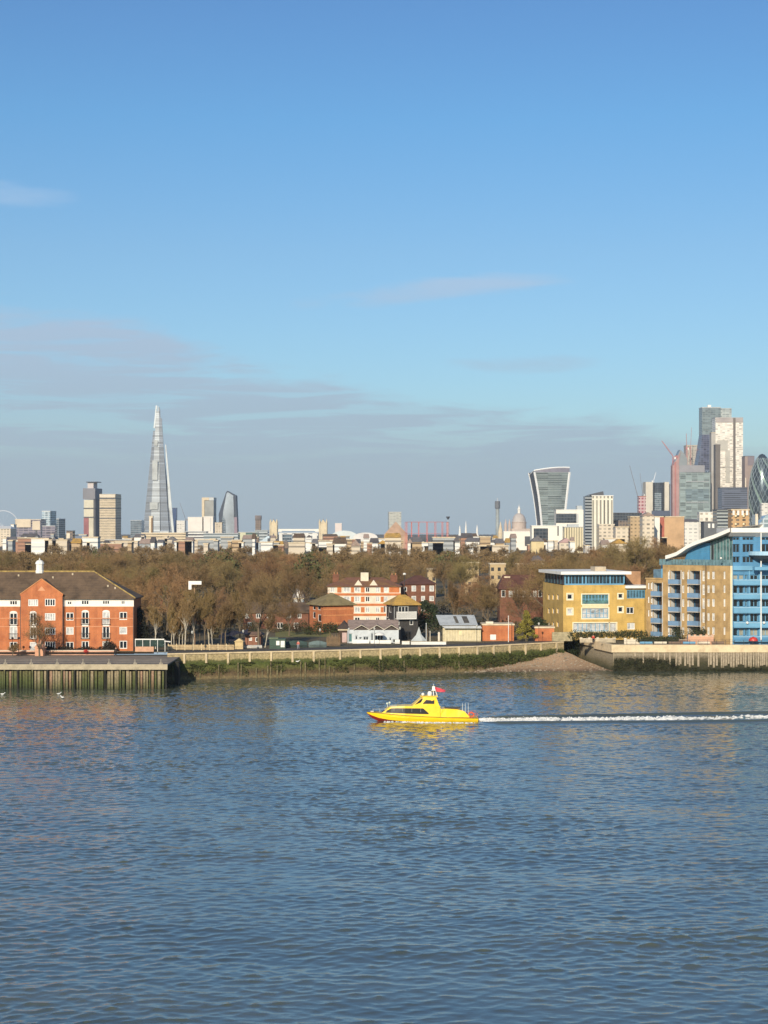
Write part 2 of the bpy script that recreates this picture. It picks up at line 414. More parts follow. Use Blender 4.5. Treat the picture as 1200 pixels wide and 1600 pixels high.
# choppy horizontal pull sharpens the crests
Dx = np.fft.ifft2(-1j*KX/KK*np.fft.fft2(H)).real*3.2; Dy = np.fft.ifft2(-1j*KY/KK*np.fft.fft2(H)).real*3.2
xs_f = np.arange(-460, 461)*DX; ys_f = np.arange(440, 1780)*DX
BOWX, BY = PX(573, 254.5), 254.5; STX = PX(746, 254.5)
WK = lambda x: BY + (x-STX)*0.112 + 0.3      # centre line of the wake
def damp(x, y):
    d = y-WK(x); s_ = np.clip((x-STX)/6.0, 0, 1)
    w = 1.9+np.clip((x-STX), 0, 90)*0.03
    calm = np.exp(-((np.abs(d)-w*1.9)/(w*1.0))**2)*s_
    return 1-0.72*calm
xs = np.concatenate([[-4000, -900, -300, -150, -110], xs_f, [110, 150, 300, 900, 4000]])
ys = np.concatenate([[-60, 20, 60, 80], ys_f, [362, 375, 392]])
ix = np.round(xs/DX).astype(int) % NT; iy = np.round(ys/DX).astype(int) % NT
XX, YY = np.meshgrid(xs, ys, indexing='ij')
G3 = spectrum(2*np.pi/45.0, 4.5, R(40), 1.0, 15, 2*np.pi/9.0); G3 /= G3.std()
inside = ((np.abs(XX) < 91) & (YY > 87.5) & (YY < 355.5)).astype(float)
sel = np.ix_(ix, iy)
A = damp(XX, YY)*inside*np.clip(1+.2*G3[sel], .5, 1.6)
def wave_patch(X_, Y_): ...
ZZ = H[sel]*A; XD = XX-Dx[sel]*A; YD = YY-Dy[sel]*A
# low ridges either side of the wake, and the hump of the wake itself
dd = YY-WK(XX); s1 = np.clip((XX-STX+1)/5, 0, 1)*inside
ww = 2.3+np.clip(XX-STX, 0, 90)*0.035
ZZ += s1*(0.42*np.exp(-((dd-ww*1.4)/0.9)**2)+0.34*np.exp(-((dd+ww*1.4)/0.9)**2))
nx_, ny_ = XX.shape
verts = np.stack([XD, YD, ZZ], -1).reshape(-1, 3).astype(np.float32)
idx = np.arange(nx_*ny_).reshape(nx_, ny_)
fq = np.stack([idx[:-1, :-1], idx[1:, :-1], idx[1:, 1:], idx[:-1, 1:]], -1).reshape(-1, 4).astype(np.int32)
def np_mesh(name, verts, fq, mats, smooth=True, mi=None):
    me = bpy.data.meshes.new(name); k = fq.shape[1]
    me.vertices.add(len(verts)); me.vertices.foreach_set('co', np.ascontiguousarray(verts, np.float32).ravel())
    me.loops.add(fq.size); me.loops.foreach_set('vertex_index', fq.ravel().astype(np.int32))
    me.polygons.add(len(fq)); me.polygons.foreach_set('loop_start', (np.arange(len(fq))*k).astype(np.int32))
    me.polygons.foreach_set('loop_total', np.full(len(fq), k, np.int32))
    for m in mats: me.materials.append(m)
    if mi is not None: me.polygons.foreach_set('material_index', mi.astype(np.int32))
    me.polygons.foreach_set('use_smooth', np.full(len(fq), smooth))
    me.update(calc_edges=True); return me
wm, t, b = new_mat('river_water')
b.inputs['Base Color'].default_value = (*WBODY, 1)
b.inputs['Roughness'].default_value = WROUGH; b.inputs['IOR'].default_value = 1.8
geo = t.nodes.new('ShaderNodeNewGeometry')
sp = t.nodes.new('ShaderNodeSeparateXYZ'); t.links.new(geo.outputs['Position'], sp.inputs[0])
v1 = comb(t, math_node(t, 'MULTIPLY', sp.outputs[0], 0.4), sp.outputs[1], 0.0)
na = noise(t, v1, 1.5, 4, 0.62, 0.5); nb_ = noise(t, v1, 5.0, 3, 0.6, 0.3)
hh = math_node(t, 'ADD', math_node(t, 'MULTIPLY', na, 1.0), math_node(t, 'MULTIPLY', nb_, 0.3))
# patches of calmer and rougher water
pt = noise(t, comb(t, math_node(t, 'MULTIPLY', sp.outputs[0], 0.5), sp.outputs[1], 4.0), 0.05, 3, 0.5)
hh = math_node(t, 'MULTIPLY', hh, math_node(t, 'ADD', 0.65, math_node(t, 'MULTIPLY', pt, 0.7)))
bn = t.nodes.new('ShaderNodeBump'); bn.inputs['Strength'].default_value = 1.0; bn.inputs['Distance'].default_value = WBUMP
t.links.new(hh, bn.inputs['Height']); t.links.new(bn.outputs[0], b.inputs['Normal'])
bt_ = noise(t, comb(t, math_node(t, 'MULTIPLY', sp.outputs[0], 0.35), sp.outputs[1], 9.0), 0.12, 5, 0.6)
t.links.new(ramp(t, bt_, [(.36, tuple(x*.8 for x in WBODY)), (.5, WBODY), (.66, (WBODY[0]*1.25, WBODY[1]*1.12, WBODY[2]))]), b.inputs['Base Color'])
wo = link('river', np_mesh('river', verts, fq, [wm])); wo['kind'] = 'structure'

def water_z(x, y):
    return float(H[int(round(x/DX)) % NT, int(round(y/DX)) % NT])*float(damp(np.array(x), np.array(y)))
# foam of the wake: broken lumps of white water riding on the surface
FOAM = mat('white_foam', (0.66, 0.67, 0.66), 0.7, 0.25, 1.6, c2=(.22, .27, .3))
fm_ = MB(); rr = random.Random(4)
x = STX-1.5
while x < 90:
    t_ = max(0.0, (x-STX))/70.0
    half = (1.4+2.3*min(1, t_*8)-1.7*min(1, max(0, t_-.2)*1.6)) if x > STX else 0.6
    dens = int(max(4, (48-42*min(1, t_*2.0))*(.55+.9*rr.random())*(.75+.5*math.sin(x*.9)+.3*math.sin(x*.37))))
    for _ in range(dens):
        q = rr.gauss(0, 0.5); 
        if abs(q) > 1: continue
        if rr.random() < min(0.55, t_*0.55) and abs(q) > .5: continue
        fx = x+rr.uniform(0, .6); fy = WK(fx)+q*half+0.25*math.sin(fx*.35)
        L = rr.uniform(.15, .5)*(1+t_*1.0); W_ = rr.uniform(.07, .2); hgt = rr.uniform(.03, .2)*(1.35-min(1, t_)*.9)
        zc = max(water_z(fx, fy), 0)+.02+0.16*math.exp(-(q*2)**2)*(1-min(.8, t_))
        a = rr.uniform(-.4, .6); ca, sa = math.cos(a), math.sin(a)
        ring = []
        for k in range(6):
            th = 2*math.pi*k/6; ex = math.cos(th)*L*rr.uniform(.7, 1.2); ey = math.sin(th)*W_*rr.uniform(.7, 1.2)
            ring.append((fx+ex*ca-ey*sa, fy+ex*sa+ey*ca, zc-.1))
        top = (fx, fy, zc+hgt)
        for k in range(6): fm_.poly([ring[k], ring[(k+1) % 6], top])
    x += 0.5
# bow wave and spray along the hull
for i in range(520):
    u = rr.random(); fx = BOWX+2.6+u*13.2; side = -1 if rr.random() < .75 else 1
    fy = BY+side*(1.35+.85*min(1, u*2.2)+rr.random()*.5*(0.4+u)); hgt = rr.uniform(.05, .30)*(1-.5*u)
    L = rr.uniform(.12, .4); W_ = rr.uniform(.05, .14)
    ring = [(fx+L*math.cos(2*math.pi*k/5), fy+W_*math.sin(2*math.pi*k/5), -.05) for k in range(5)]
    for k in range(5): fm_.poly([ring[k], ring[(k+1) % 5], (fx, fy, hgt)])
struct('foam', fm_, FOAM, 'stuff')

# ---- middle river wall: pale coping panels between posts, green weed and brown silt below
def zoned(name, stops, rag, scale=1.0, jit=0.5):
    m, t, b = new_mat(name); g = t.nodes.new('ShaderNodeNewGeometry')
    s = t.nodes.new('ShaderNodeSeparateXYZ'); t.links.new(g.outputs['Position'], s.inputs[0])
    v = comb(t, math_node(t, 'ADD', s.outputs[0], math_node(t, 'MULTIPLY', s.outputs[1], .5)), 0.0, math_node(t, 'MULTIPLY', s.outputs[2], 0.35))
    n = noise(t, v, scale, 6, 0.7); n2 = noise(t, g.outputs['Position'], 3.0, 4, 0.6); n3 = noise(t, v, 0.12, 2, 0.5)
    z = math_node(t, 'ADD', s.outputs[2], math_node(t, 'MULTIPLY', math_node(t, 'SUBTRACT', n, 0.5), rag*2))
    z = math_node(t, 'ADD', z, math_node(t, 'MULTIPLY', math_node(t, 'SUBTRACT', n3, 0.5), rag*1.2))
    c = ramp(t, math_node(t, 'DIVIDE', math_node(t, 'ADD', z, 0.5), 6.0), [((q+.5)/6.0, c) for q, c in stops])
    c = mix_col(t, 1.0, c, ramp(t, n2, [(0.25, (1-jit,)*3), (0.7, (1.0,)*3)]), 'MULTIPLY')
    t.links.new(c, b.inputs['Base Color']); b.inputs['Roughness'].default_value = 0.92
    bn = t.nodes.new('ShaderNodeBump'); bn.inputs['Distance'].default_value = 0.12; t.links.new(n2, bn.inputs['Height']); t.links.new(bn.outputs[0], b.inputs['Normal'])
    return m
# beach in the corner of the walls
b_ = MB()
nb, mb_ = 26, 8
P0 = (PX(690,341), 341.2); P1 = (WALL[-1][0]-.1, WALL[-1][1]-.1)
for i in range(nb):
    for j in range(mb_):
        def bp(i, j):
            t = i/nb; k = j/mb_
            xa = P0[0]+(QX+.2-P0[0])*t; ya = 344.0+2.0*math.sin(t*3.1)*0.6+(t-.5)*2.2-1.3
            if t < .75:
                s_ = t/.75; xb = WALL[1][0]*0+P0[0]+(P1[0]-P0[0])*s_
                yb = (WALL[2][1] + (WALL[3][1]-WALL[2][1])*max(0, (xb-WALL[2][0])/(WALL[3][0]-WALL[2][0])))+0.4 if xb > WALL[2][0] else WALL[2][1]-(WALL[2][0]-xb)*.39+.4
                zb = max(0.15, 3.2*s_**1.6)
            else:
                s_ = (t-.75)/.25; xb = P1[0]+(QX+.1-P1[0])*s_; yb = 361+(QY+.2-361)*s_ + 10*math.sin(s_*math.pi)*0.25; zb = 3.2*(1-s_)**1.3
            z = -0.5+(zb+0.5)*k**0.8
            return (xa+(xb-xa)*k, ya+(yb-ya)*k, z+0.06*math.sin(xa*3+k*9)*(k))
        b_.poly([bp(i,j), bp(i+1,j), bp(i+1,j+1), bp(i,j+1)])
SAND = zoned('brown_beach', [(-.4, (.09, .065, .04)), (.12, (.2, .13, .075)), (.5, (.40, .265, .155)), (1.6, (.54, .36, .215)), (3.5, (.6, .44, .28))], .35, .9, .45)
struct('beach', b_, SAND)
peb = MB(); pr_ = random.Random(12)
for _ in range(420):
    i_ = pr_.uniform(1, nb-1); j_ = pr_.uniform(.5, mb_-.6)
    a_, b2_ = bp(i_, j_), 0; s_ = pr_.uniform(.08, .3)
    peb.poly([(a_[0]-s_, a_[1]-s_, a_[2]-.05), (a_[0]+s_, a_[1]-s_, a_[2]-.05), (a_[0]+s_*.2, a_[1], a_[2]+s_*.7)]).poly([(a_[0]+s_, a_[1]-s_, a_[2]-.05), (a_[0]+s_*.6, a_[1]+s_, a_[2]-.05), (a_[0]+s_*.2, a_[1], a_[2]+s_*.7)]).poly([(a_[0]-s_, a_[1]-s_, a_[2]-.05), (a_[0]+s_*.2, a_[1], a_[2]+s_*.7), (a_[0]+s_*.6, a_[1]+s_, a_[2]-.05)])
struct('stones', peb, mat('mixed_stones', (.34, .28, .2), .9, .4, 1.5, c2=(.12, .1, .07)), 'stuff')
WALLM = zoned('weedy_river_wall', [(-.4, (0.07, 0.05, 0.03)), (.4, (0.22, 0.17, 0.08)), (.75, (.15, .105, .05)), (1.3, (0.11, 0.075, 0.035)), (2.2, (0.12, 0.13, 0.03)), (3.0, (0.07, 0.095, 0.015)), (3.55, (0.15, 0.15, 0.05)), (3.75, (0.46, 0.37, 0.19)), (5.4, (0.54, 0.43, 0.25))], 0.6, 1.1, .68)
rw = thing('river_wall', 'long weedy river wall with pale posts and green algae below the riverside road', 'wall', (WALL[0][0], WALL[0][1], 0))
w = MB()
LW = [(x-rw.location.x, y-rw.location.y) for x, y in WALL]
for i in range(3):
    (xa, ya), (xb, yb) = LW[i], LW[i+1]; n = max(1, int(math.hypot(xb-xa, yb-ya)/1.2))
    for k in range(n):
        p = (xa+(xb-xa)*k/n, ya+(yb-ya)*k/n); q = (xa+(xb-xa)*(k+1)/n, ya+(yb-ya)*(k+1)/n)
        for z0, z1, o0, o1 in ((-1.5, 0.5, -.9, -.55), (.5, 3.3, -.55, -.1), (3.3, 3.304, -.1, -.02), (3.304, 4.85, -.02, 0)):
            w.poly([(p[0], p[1]+o0, z0), (q[0], q[1]+o0, z0), (q[0], q[1]+o1, z1), (p[0], p[1]+o1, z1)])
    a = math.atan2(yb-ya, xb-xa)
    w.rbox(xa, ya+.02, a, math.hypot(xb-xa, yb-ya), .5, -1, 5.02)
w.build('wall_face', WALLM, rw)
pm = MB(); COP = mat('pale_coping', (0.62, 0.5, 0.31), 0.9, 0.15, 1.0)
tot = 0; seg = []
for i in range(3):
    (xa, ya), (xb, yb) = LW[i], LW[i+1]; L = math.hypot(xb-xa, yb-ya); a = math.atan2(yb-ya, xb-xa)
    cp = MB().rbox(xa, ya-.22, a, L-.01, .5, 4.85, 5.1).build('coping', COP, rw)
    d = (4.2-tot % 4.2) % 4.2 if i else 3.0
    while d < L:
        x_, y_ = xa+(xb-xa)*d/L, ya+(yb-ya)*d/L
        MB().rbox(x_, y_-.3, a, .38, .3, 3.1+rr.uniform(-.4, .4), 4.845).build('post', COP, rw)
        d += 4.2
    tot += L
rl = MB()
for i in range(3):
    (xa, ya), (xb, yb) = LW[i], LW[i+1]
    for z in (5.5, 5.85, 6.15): rl.tube((xa, ya, z), (xb, yb, z), .022, n=4)
rl.build('railing', IRON, rw)
# timber fenders standing in the weed, and the weed itself as clumps
fb = 0
for i in range(3):
    (xa, ya), (xb, yb) = LW[i], LW[i+1]; L = math.hypot(xb-xa, yb-ya); a = math.atan2(yb-ya, xb-xa)
    d = 1.0
    while d < L and fb < 30:
        if WALL[0][0]+xa+(xb-xa)*d/L < PX(735, 345):
            MB().rbox(xa+(xb-xa)*d/L, ya+(yb-ya)*d/L-.75, a, rr.uniform(.12, .3), .2, -.6, rr.uniform(.9, 3.6)).build('fender', mat('old_fender_timber', (0.2, 0.17, 0.085), .95, .4, 2.0), rw); fb += 1
        d += rr.choice((rr.uniform(.6, 1.4), rr.uniform(2.5, 6)))
def leaf_mass(name, centers, leaf, n, m, parent=None, seed=1):
    """many small leaf faces filling blobs (x, y, z, rx, ry, rz)"""
    r = np.random.default_rng(seed); V = []; 
    for (cx, cy, cz, rx, ry, rz) in centers:
        p = r.normal(size=(n, 3)); p /= np.linalg.norm(p, axis=1)[:, None]; p *= r.uniform(.45, 1.05, (n, 1))
        bump = 1+.22*np.sin(p[:, :1]*5+cx)*np.cos(p[:, 1:2]*6+cy)
        p = p*bump*np.array([rx, ry, rz])+np.array([cx, cy, cz])
        u = r.normal(size=(n, 3)); u /= np.linalg.norm(u, axis=1)[:, None]; v = np.cross(u, r.normal(size=(n, 3))); v /= np.linalg.norm(v, axis=1)[:, None]
        s_ = leaf*r.uniform(.6, 1.4, (n, 1)); V.append(np.stack([p-u*s_, p-v*s_*.5, p+u*s_, p+v*s_*.5], 1))
    V = np.concatenate(V).reshape(-1, 3); f = np.arange(len(V)).reshape(-1, 4)
    return link(name, np_mesh(name, V, f, [m], smooth=False), parent)
cs = []
for i in range(3):
    (xa, ya), (xb, yb) = LW[i], LW[i+1]; L = math.hypot(xb-xa, yb-ya); d = 0
    while d < L:
        x_, y_ = WALL[0][0]+xa+(xb-xa)*d/L, WALL[0][1]+ya+(yb-ya)*d/L
        amt = min(1.25, max(.35, (x_+12)/22+.5))
        if rr.random() < .35+.65*amt: cs += [(x_, y_-.35, rr.uniform(2.2, 3.1), rr.uniform(.5, 1.1), .25, rr.uniform(.3, .8)*amt)]+([(x_+.4, y_-.55, rr.uniform(1.1, 2.2), .9, .25, .8)] if amt > .9 or rr.random() < .3 else [])
        d += .8
wd = leaf_mass('weed', cs, .16, 70, mat('dark_green_weed', (0.075, 0.09, 0.018), .95, .45, .5, c2=(.03, .035, .012)), seed=2); wd['kind'] = 'stuff'

# ---- left: timber-piled quay
lq = thing('timber_quay', 'piled timber quay with a pale edge beam in front of the red brick flats', 'quay', (0, 0, 0))
QR = PX(261, 306)
MB().box(-82, QR, 306.1, 327.9, 4.15, 4.4).build('deck', mat('grey_deck', (0.22, 0.19, 0.155), .9, .15, .5), lq)
MB().box(-82, QR+.1, 305.7, 306.08, 3.5, 4.45).build('edge_beam', mat('beige_beam', (0.42, 0.36, 0.25), .9, .15, .9), lq)
MB().box(-82, QR-.4, 307.6, 308.0, -1.5, 4.1).build('back_wall', mat('black_shade_timber', (0.02, 0.02, 0.014), .9, .2, 1), lq)  # shade of the gaps between piles put into a near-black backing
PILE = [zoned('pale_pile', [(-.3, (.035, .045, .015)), (.7, (.15, .145, .07)), (2.2, (.30, .25, .15)), (4.5, (.40, .32, .21))], .8, 1.5),
        zoned('green_pile', [(-.3, (.02, .03, .01)), (1.2, (.08, .10, .03)), (2.6, (.13, .13, .05)), (4.5, (.2, .17, .09))], .8, 1.5),
        zoned('brown_pile', [(-.3, (.04, .04, .02)), (.9, (.18, .13, .07)), (2.2, (.36, .23, .15)), (4.5, (.42, .29, .2))], .8, 1.5)]
x = QR-.05; k = 0
while x > -76:
    if k % 5: 
        m_ = PILE[rr.choice((0, 0, 1, 1, 2))]; wd_ = rr.uniform(.3, .52); o_ = rr.uniform(0, .25)
        MB().box(x-wd_, x, 306.25+o_, 306.6+o_, -1.2, rr.uniform(3.1, 3.49)).build('pile', m_, lq); x -= wd_+rr.uniform(.05, .28)
    else:
        MB().box(x-.24, x, 305.85, 306.24, -1.2, 3.49).build('pile', PILE[1] if k % 10 else mat('black_shade_timber', (0,0,0)), lq); x -= .24+rr.uniform(.1, .3)
    k += 1
rl = MB()
for i in range(10):
    x_ = QR-1.2-i*4.6; rl.box(x_, x_+.14, 306.3, 306.44, 4.4, 5.35)
    rl.poly([(x_-.35, 306.37, 4.4), (x_+.5, 306.37, 4.4), (x_+.07, 306.37, 5.0)])
for z in (4.75, 5.05, 5.32): rl.tube((-80, 306.37, z), (QR, 306.37, z), .02, n=4)
rl.build('railing', mat('weathered_rail', (.3, .27, .22), .8, .2, 1), lq)
MB().box(QR+.1, PX(283,320), 316.0, 318.5, -1.2, 4.1).build('recess_shade', mat('black_shade_timber', (0,0,0)), lq)  # black box painted in for the shaded recess at the quay end

# ---- right quay
rq = thing('stone_quay', 'pale quay wall with a cream coping band and ragged timber facing by the blue flats', 'quay', (QX, QY, 0))
RQW = 95
w = MB(); w.box(0, RQW, 0.02, 1.5, -1.5, 4.9); w.build('wall_face', zoned('dark_quay_face', [(-.3, (.02, .02, .008)), (1.6, (.05, .048, .02)), (2.5, (.12, .1, .06)), (3.3, (.32, .27, .19)), (5, (.4, .34, .24))], .5, 1.2), rq); w = MB()
a = math.atan2(WING[1]-QY, WING[0]-QX); Lw = math.hypot(WING[0]-QX, WING[1]-QY)
RQM = zoned('stained_quay_wall', [(-.3, (.035, .03, .015)), (.5, (.09, .085, .035)), (1.4, (.2, .17, .09)), (2.4, (.36, .3, .2)), (5, (.5, .42, .29))], .9, .9)
w.rbox(0.02, 0, a, Lw, -.6, -1.5, 4.9)
w.build('wing_face', RQM, rq)
w = MB().box(-.35, RQW, -.35, 1.2, 3.75, 5.25); w.rbox(-.35, -.345, a, Lw*.42, -1.1, 3.75, 5.245); w.rbox(-.35+math.cos(a)*Lw*.42, -.345+math.sin(a)*Lw*.42, a, Lw*.58, -.9, 4.1, 5.6)
w.build('coping', mat('cream_coping', (0.68, 0.54, 0.34), .85, .13, .8), rq)
x = .1
pk = 0
PLK = zoned('pale_plank', [(-.3, (.06, .05, .03)), (.6, (.14, .12, .07)), (1.3, (.4, .33, .23)), (5, (.46, .38, .28))], .5, 1.2)
while x < 39:
    wd_ = rr.uniform(.22, .42)
    dense = x > 12
    if (dense and rr.random() < .8) or (not dense and rr.random() < .45):
        MB().box(x, x+wd_, -.2, .0, rr.uniform(.5, 1.5) if dense else rr.uniform(1.2, 3), 3.74).build('plank', PLK, rq); pk += 1
    x += wd_+rr.uniform(.03, .25 if dense else .6)
cs = [(QX+rr.uniform(.5, 12.5), QY-.14, rr.uniform(.1, 2.2), rr.uniform(.6, 1.3), .25, rr.uniform(.4, .9)) for _ in range(64)]
cs += [(QX+rr.uniform(12, 42), QY-.12, rr.uniform(0, .5), rr.uniform(.6, 1.4), .2, rr.uniform(.2, .4)) for _ in range(50)]
wd = leaf_mass('weed', cs, .14, 60, mat('black_green_weed', (0.035, 0.04, 0.014), .95, .4, .8), seed=3); wd['kind'] = 'stuff'
rl = MB()
for i in range(24): rl.box(1+i*1.8, 1.06+i*1.8, .5, .56, 5.25, 6.2)
for z in (5.55, 5.9, 6.2): rl.box(.2, 44, .51, .55, z-.02, z+.02)
rl.build('railing', IRON, rq)
# ------------------------------------------------------------------ trees
def grow(seed, h, spread, trunk_h=0.28, up=0.55, twigs=6):
    r = random.Random(seed); segs = []; tw = []
    def rv(): return Vector((r.gauss(0, 1), r.gauss(0, 1), r.gauss(0, 1)))
    def branch(p, d, L, rad, lev):
        n = 3 if lev < 3 else 2
        for i in range(n):
            d = (d + rv()*.13 + Vector((0, 0, up*.18 if lev else .06))).normalized()
            q = p + d*L/n; segs.append((p, q, rad*(1-.22*i), rad*(1-.22*(i+1)), lev)); p2 = p; p = q
            if lev < 4 and (i > 0 or lev == 3):
                k = {0: 3, 1: 2, 2: 3, 3: 2}[lev]
                for _ in range(k):
                    t = r.random(); s = p2+(p-p2)*t
                    side = rv(); side -= side.dot(d)*d; side = side.normalized()
                    nd = (d*.62+side*spread*.85+Vector((0, 0, .12))).normalized()
                    branch(s, nd, L*r.uniform(.5, .72), rad*.5, lev+1)
            if lev >= 3:
                for _ in range(twigs):
                    s = p2+(p-p2)*r.random(); nd = (d*.7+rv()*.5+Vector((0, 0, .1))).normalized()
                    tw.append((s, s+nd*L*r.uniform(.3, .75)))
    p = Vector((0, 0, 0)); d = Vector((r.gauss(0, .04), r.gauss(0, .04), 1)).normalized()
    tl = h*trunk_h; segs.append((p, p+d*tl, h*.022, h*.017, 0)); p = p+d*tl
    branch(p, d, h*.42, h*.015, 0)
    for i in range(5):
        a = 2*math.pi*(i+r.random()*.6)/5
        nd = Vector((math.cos(a)*spread, math.sin(a)*spread, 1.0+r.random()*.5)).normalized()
        branch(p-d*tl*r.random()*.2, nd, h*r.uniform(.3, .42), h*.011, 1)
    return segs, tw
def tree_meshes(seed, h, spread, tw_w=.05, **k):
    segs, tw = grow(seed, h, spread, **k)
    top = max(q.z for _, q in tw); f = h/top
    A = MB()
    for p, q, r0, r1, lev in segs:
        if lev <= 2: A.tube(p*f, q*f, max(r0*f, .03), max(r1*f, .02), 5 if lev < 2 else 3, cap=False)
    rr_ = np.random.default_rng(seed)
    P = np.array([p for p, q in tw]+[s[0] for s in segs if s[4] > 2])*f; Q = np.array([q for p, q in tw]+[s[1] for s in segs if s[4] > 2])*f
    d = Q-P; side = np.cross(d, rr_.normal(size=d.shape)); side /= np.linalg.norm(side, axis=1)[:, None]+1e-9
    wv = tw_w*rr_.uniform(.6, 1.4, (len(P), 1))
    mid = (P+Q)/2+rr_.normal(size=P.shape)*.06*np.linalg.norm(d, axis=1)[:, None]
    V = np.stack([P-side*wv*.6, mid-side*wv*.5, Q, mid+side*wv*.5], 1).reshape(-1, 3)
    return A.mesh('trunk', BARK), V
PROTO = []
for i in range(9):
    hh_ = 15.0; tm = (TWIG, TWIG, TWIGO, TWIGR)[i % 4]
    tr, V = tree_meshes(100+i, hh_, (.75, .9, .6, 1.0)[i % 4], .032, twigs=5)
    cr = np_mesh('crown', V, np.arange(len(V)).reshape(-1, 4), [tm], smooth=False)
    PROTO.append((tr, cr))
def bare_tree(x, y, h, label, group, k=None, z=GZ, wide=1.0):
    tr, cr = PROTO[k if k is not None else rng.integers(0, len(PROTO))]
    o = thing('bare_tree', label, 'tree', (x, y, z), rng.uniform(0, 6.28), group)
    s = h/15.0; w_ = s*wide*rng.uniform(.9, 1.15); o.scale = (w_, w_, s)
    link('trunk', tr, o); link('crown', cr, o)
    return o
def top_h(D): return 23.0-0.0091*D
BLD = [(480, 556, 385, 415), (508, 684, 425, 470), (375, 486, 342, 425), (530, 830, 340, 378), (840, 1300, 340, 400), (-60, 262, 300, 352), (262, 345, 425, 450), (430, 520, 370, 402), (784, 850, 418, 445), (590, 660, 378, 430), (480, 600, 340, 425), (728, 748, 480, 640), (767, 790, 480, 620), (669, 681, 480, 600)]
def blocked(px, D):
    return any(a-8 < px < b+8 and c-4 < D < d+4 for a, b, c, d in BLD)
zones = [(-30, 262, 'behind the red brick flats'), (262, 385, 'behind the pale wooden fence'), (385, 505, 'behind the long low brick terrace'),
         (505, 690, 'behind the orange-striped flats'), (690, 845, 'behind the metal barn and brick shed'), (845, 1060, 'behind the yellow brick block'), (1060, 1240, 'behind the blue riverside flats')]
cnt = 0
def zone(px):
    for a, b, s in zones:
        if a <= px < b: return s
    return zones[-1][2]
tr_rng = random.Random(21)
rows = [(356, 7.5), (368, 8.0), (381, 8.5), (396, 9), (412, 10), (430, 11), (450, 12), (474, 13), (500, 15), (530, 17), (565, 19), (605, 22), (650, 25), (700, 28)]
for D, stepm in rows:
    px = -22.0 + tr_rng.uniform(0, 30)
    while px < 1215:
        Dj = D+tr_rng.uniform(-6, 6)
        front = D < 400
        if not blocked(px, Dj) and cnt < 292 and not (front and px > 262 and tr_rng.random() < .42) and not (px > 1060 and D < 420):
            hm = top_h(Dj)
            if px < 255 and D < 400: hm *= .8
            if 262 < px < 420 and D < 400: hm *= .72
            if 640 < px < 845 and D < 490: hm *= .66
            h = hm*tr_rng.uniform(.72, 1.0)
            if 930 < px < 1062 and 430 < D < 560: h = (22.5+ (CH-GZ-22.5))*tr_rng.uniform(.86, 1.05)
            if 505 < px < 690 and D < 440: h = min(h, 9)
            kk = int(rng.integers(0, len(PROTO))); tone = ('brown', 'greyish brown', 'olive brown', 'russet')[kk % 4]; rr2 = h/hm
            size = 'tall' if rr2 > .92 else ('short' if rr2 < .8 else 'mid-sized')
            dep = 'near' if D < 390 else ('mid-wood' if D < 480 else 'far')
            bare_tree(PX(px, Dj), Dj, h, '%s %s bare tree, %s rows, %s' % (size, tone, dep, zone(px)), '%s %s bare trees in the %s rows %s' % (size, tone, dep, zone(px)), k=kk, wide=1.15)
            cnt += 1
        px += stepm*F/D*tr_rng.uniform(.75, 1.25)
# the wood beyond, one mass
bases = []
for i in range(4):
    tr, V = tree_meshes(300+i, 12.0, .95, .16, twigs=1)
    bases.append(V)
VV = []
wr = np.random.default_rng(9)
for D in (760, 820, 890, 970, 1060, 1160, 1280, 1420, 1600):
    px = -40.0
    while px < 1240:
        Dj = D+wr.uniform(-20, 20); h = max(6, min(15, 21.5-.0092*Dj))*wr.uniform(.75, 1.05); s = h*(wr.choice((1.0, 1.0, 1.3, 1.6)) if D > 1200 else 1)/12.0
        a = wr.uniform(0, 6.28); ca, sa = math.cos(a), math.sin(a); B = bases[wr.integers(0, 4)]
        W_ = s*1.5
        VV.append(np.stack([(B[:, 0]*ca-B[:, 1]*sa)*W_+PX(px, Dj), (B[:, 0]*sa+B[:, 1]*ca)*W_+Dj, B[:, 2]*s+GZ], 1))
        px += 13.0*F/D*wr.uniform(.7, 1.2)
VV = np.concatenate(VV)
fw = link('distant_wood', np_mesh('distant_wood', VV, np.arange(len(VV)).reshape(-1, 4), [TWIG], smooth=False)); fw['kind'] = 'stuff'
del VV
# brushwood and undergrowth on the floor of the wood
cs = []
for _ in range(420):
    D = wr.uniform(350, 640); px = wr.uniform(-30, 1060)
    if blocked(px, D) : continue
    cs.append((PX(px, D), D, GZ+.7, wr.uniform(1.5, 4), wr.uniform(1, 2), wr.uniform(.8, 2.2)))
us = leaf_mass('undergrowth', cs, .35, 130, mat('brown_brush', (0.12, 0.09, 0.045), .95, .3, .1, c2=(.06, .06, .025)), seed=5); us['kind'] = 'stuff'

# single trees one can tell apart
def slim_tree(px, D, h, label, m, seed, spread=.45, lean=0, group=None, tw=.05):
    tr, V = tree_meshes(seed, h, spread, tw, trunk_h=.4, twigs=3)
    tr.materials[0] = m
    o = thing('slim_tree', label, 'tree', (PX(px, D), D, GZ), 0, group); o.rotation_euler[1] = lean
    o.scale = (.75, .75, 1)
    link('trunk', tr, o)
    link('crown', np_mesh('crown', V, np.arange(len(V)).reshape(-1, 4), [TWIG], smooth=False), o)
slim_tree(289, 340, 10.5, 'tall white-barked birch standing behind the pale wooden fence', BIRCH, 41, lean=.05)
slim_tree(243, 338, 9, 'thin pale trunk beside the glazed riverside screen', BIRCH, 42)
slim_tree(345, 342, 8, 'thin tree with straight pale trunk above the yellow hut', BARK, 43)
slim_tree(332, 343, 7, 'forked pale sapling left of the yellow hut', BIRCH, 44, lean=-.04)
slim_tree(414, 341, 8.0, 'white-trunked tree leaning right beside the dark green kiosk', BIRCH, 45, lean=.18)
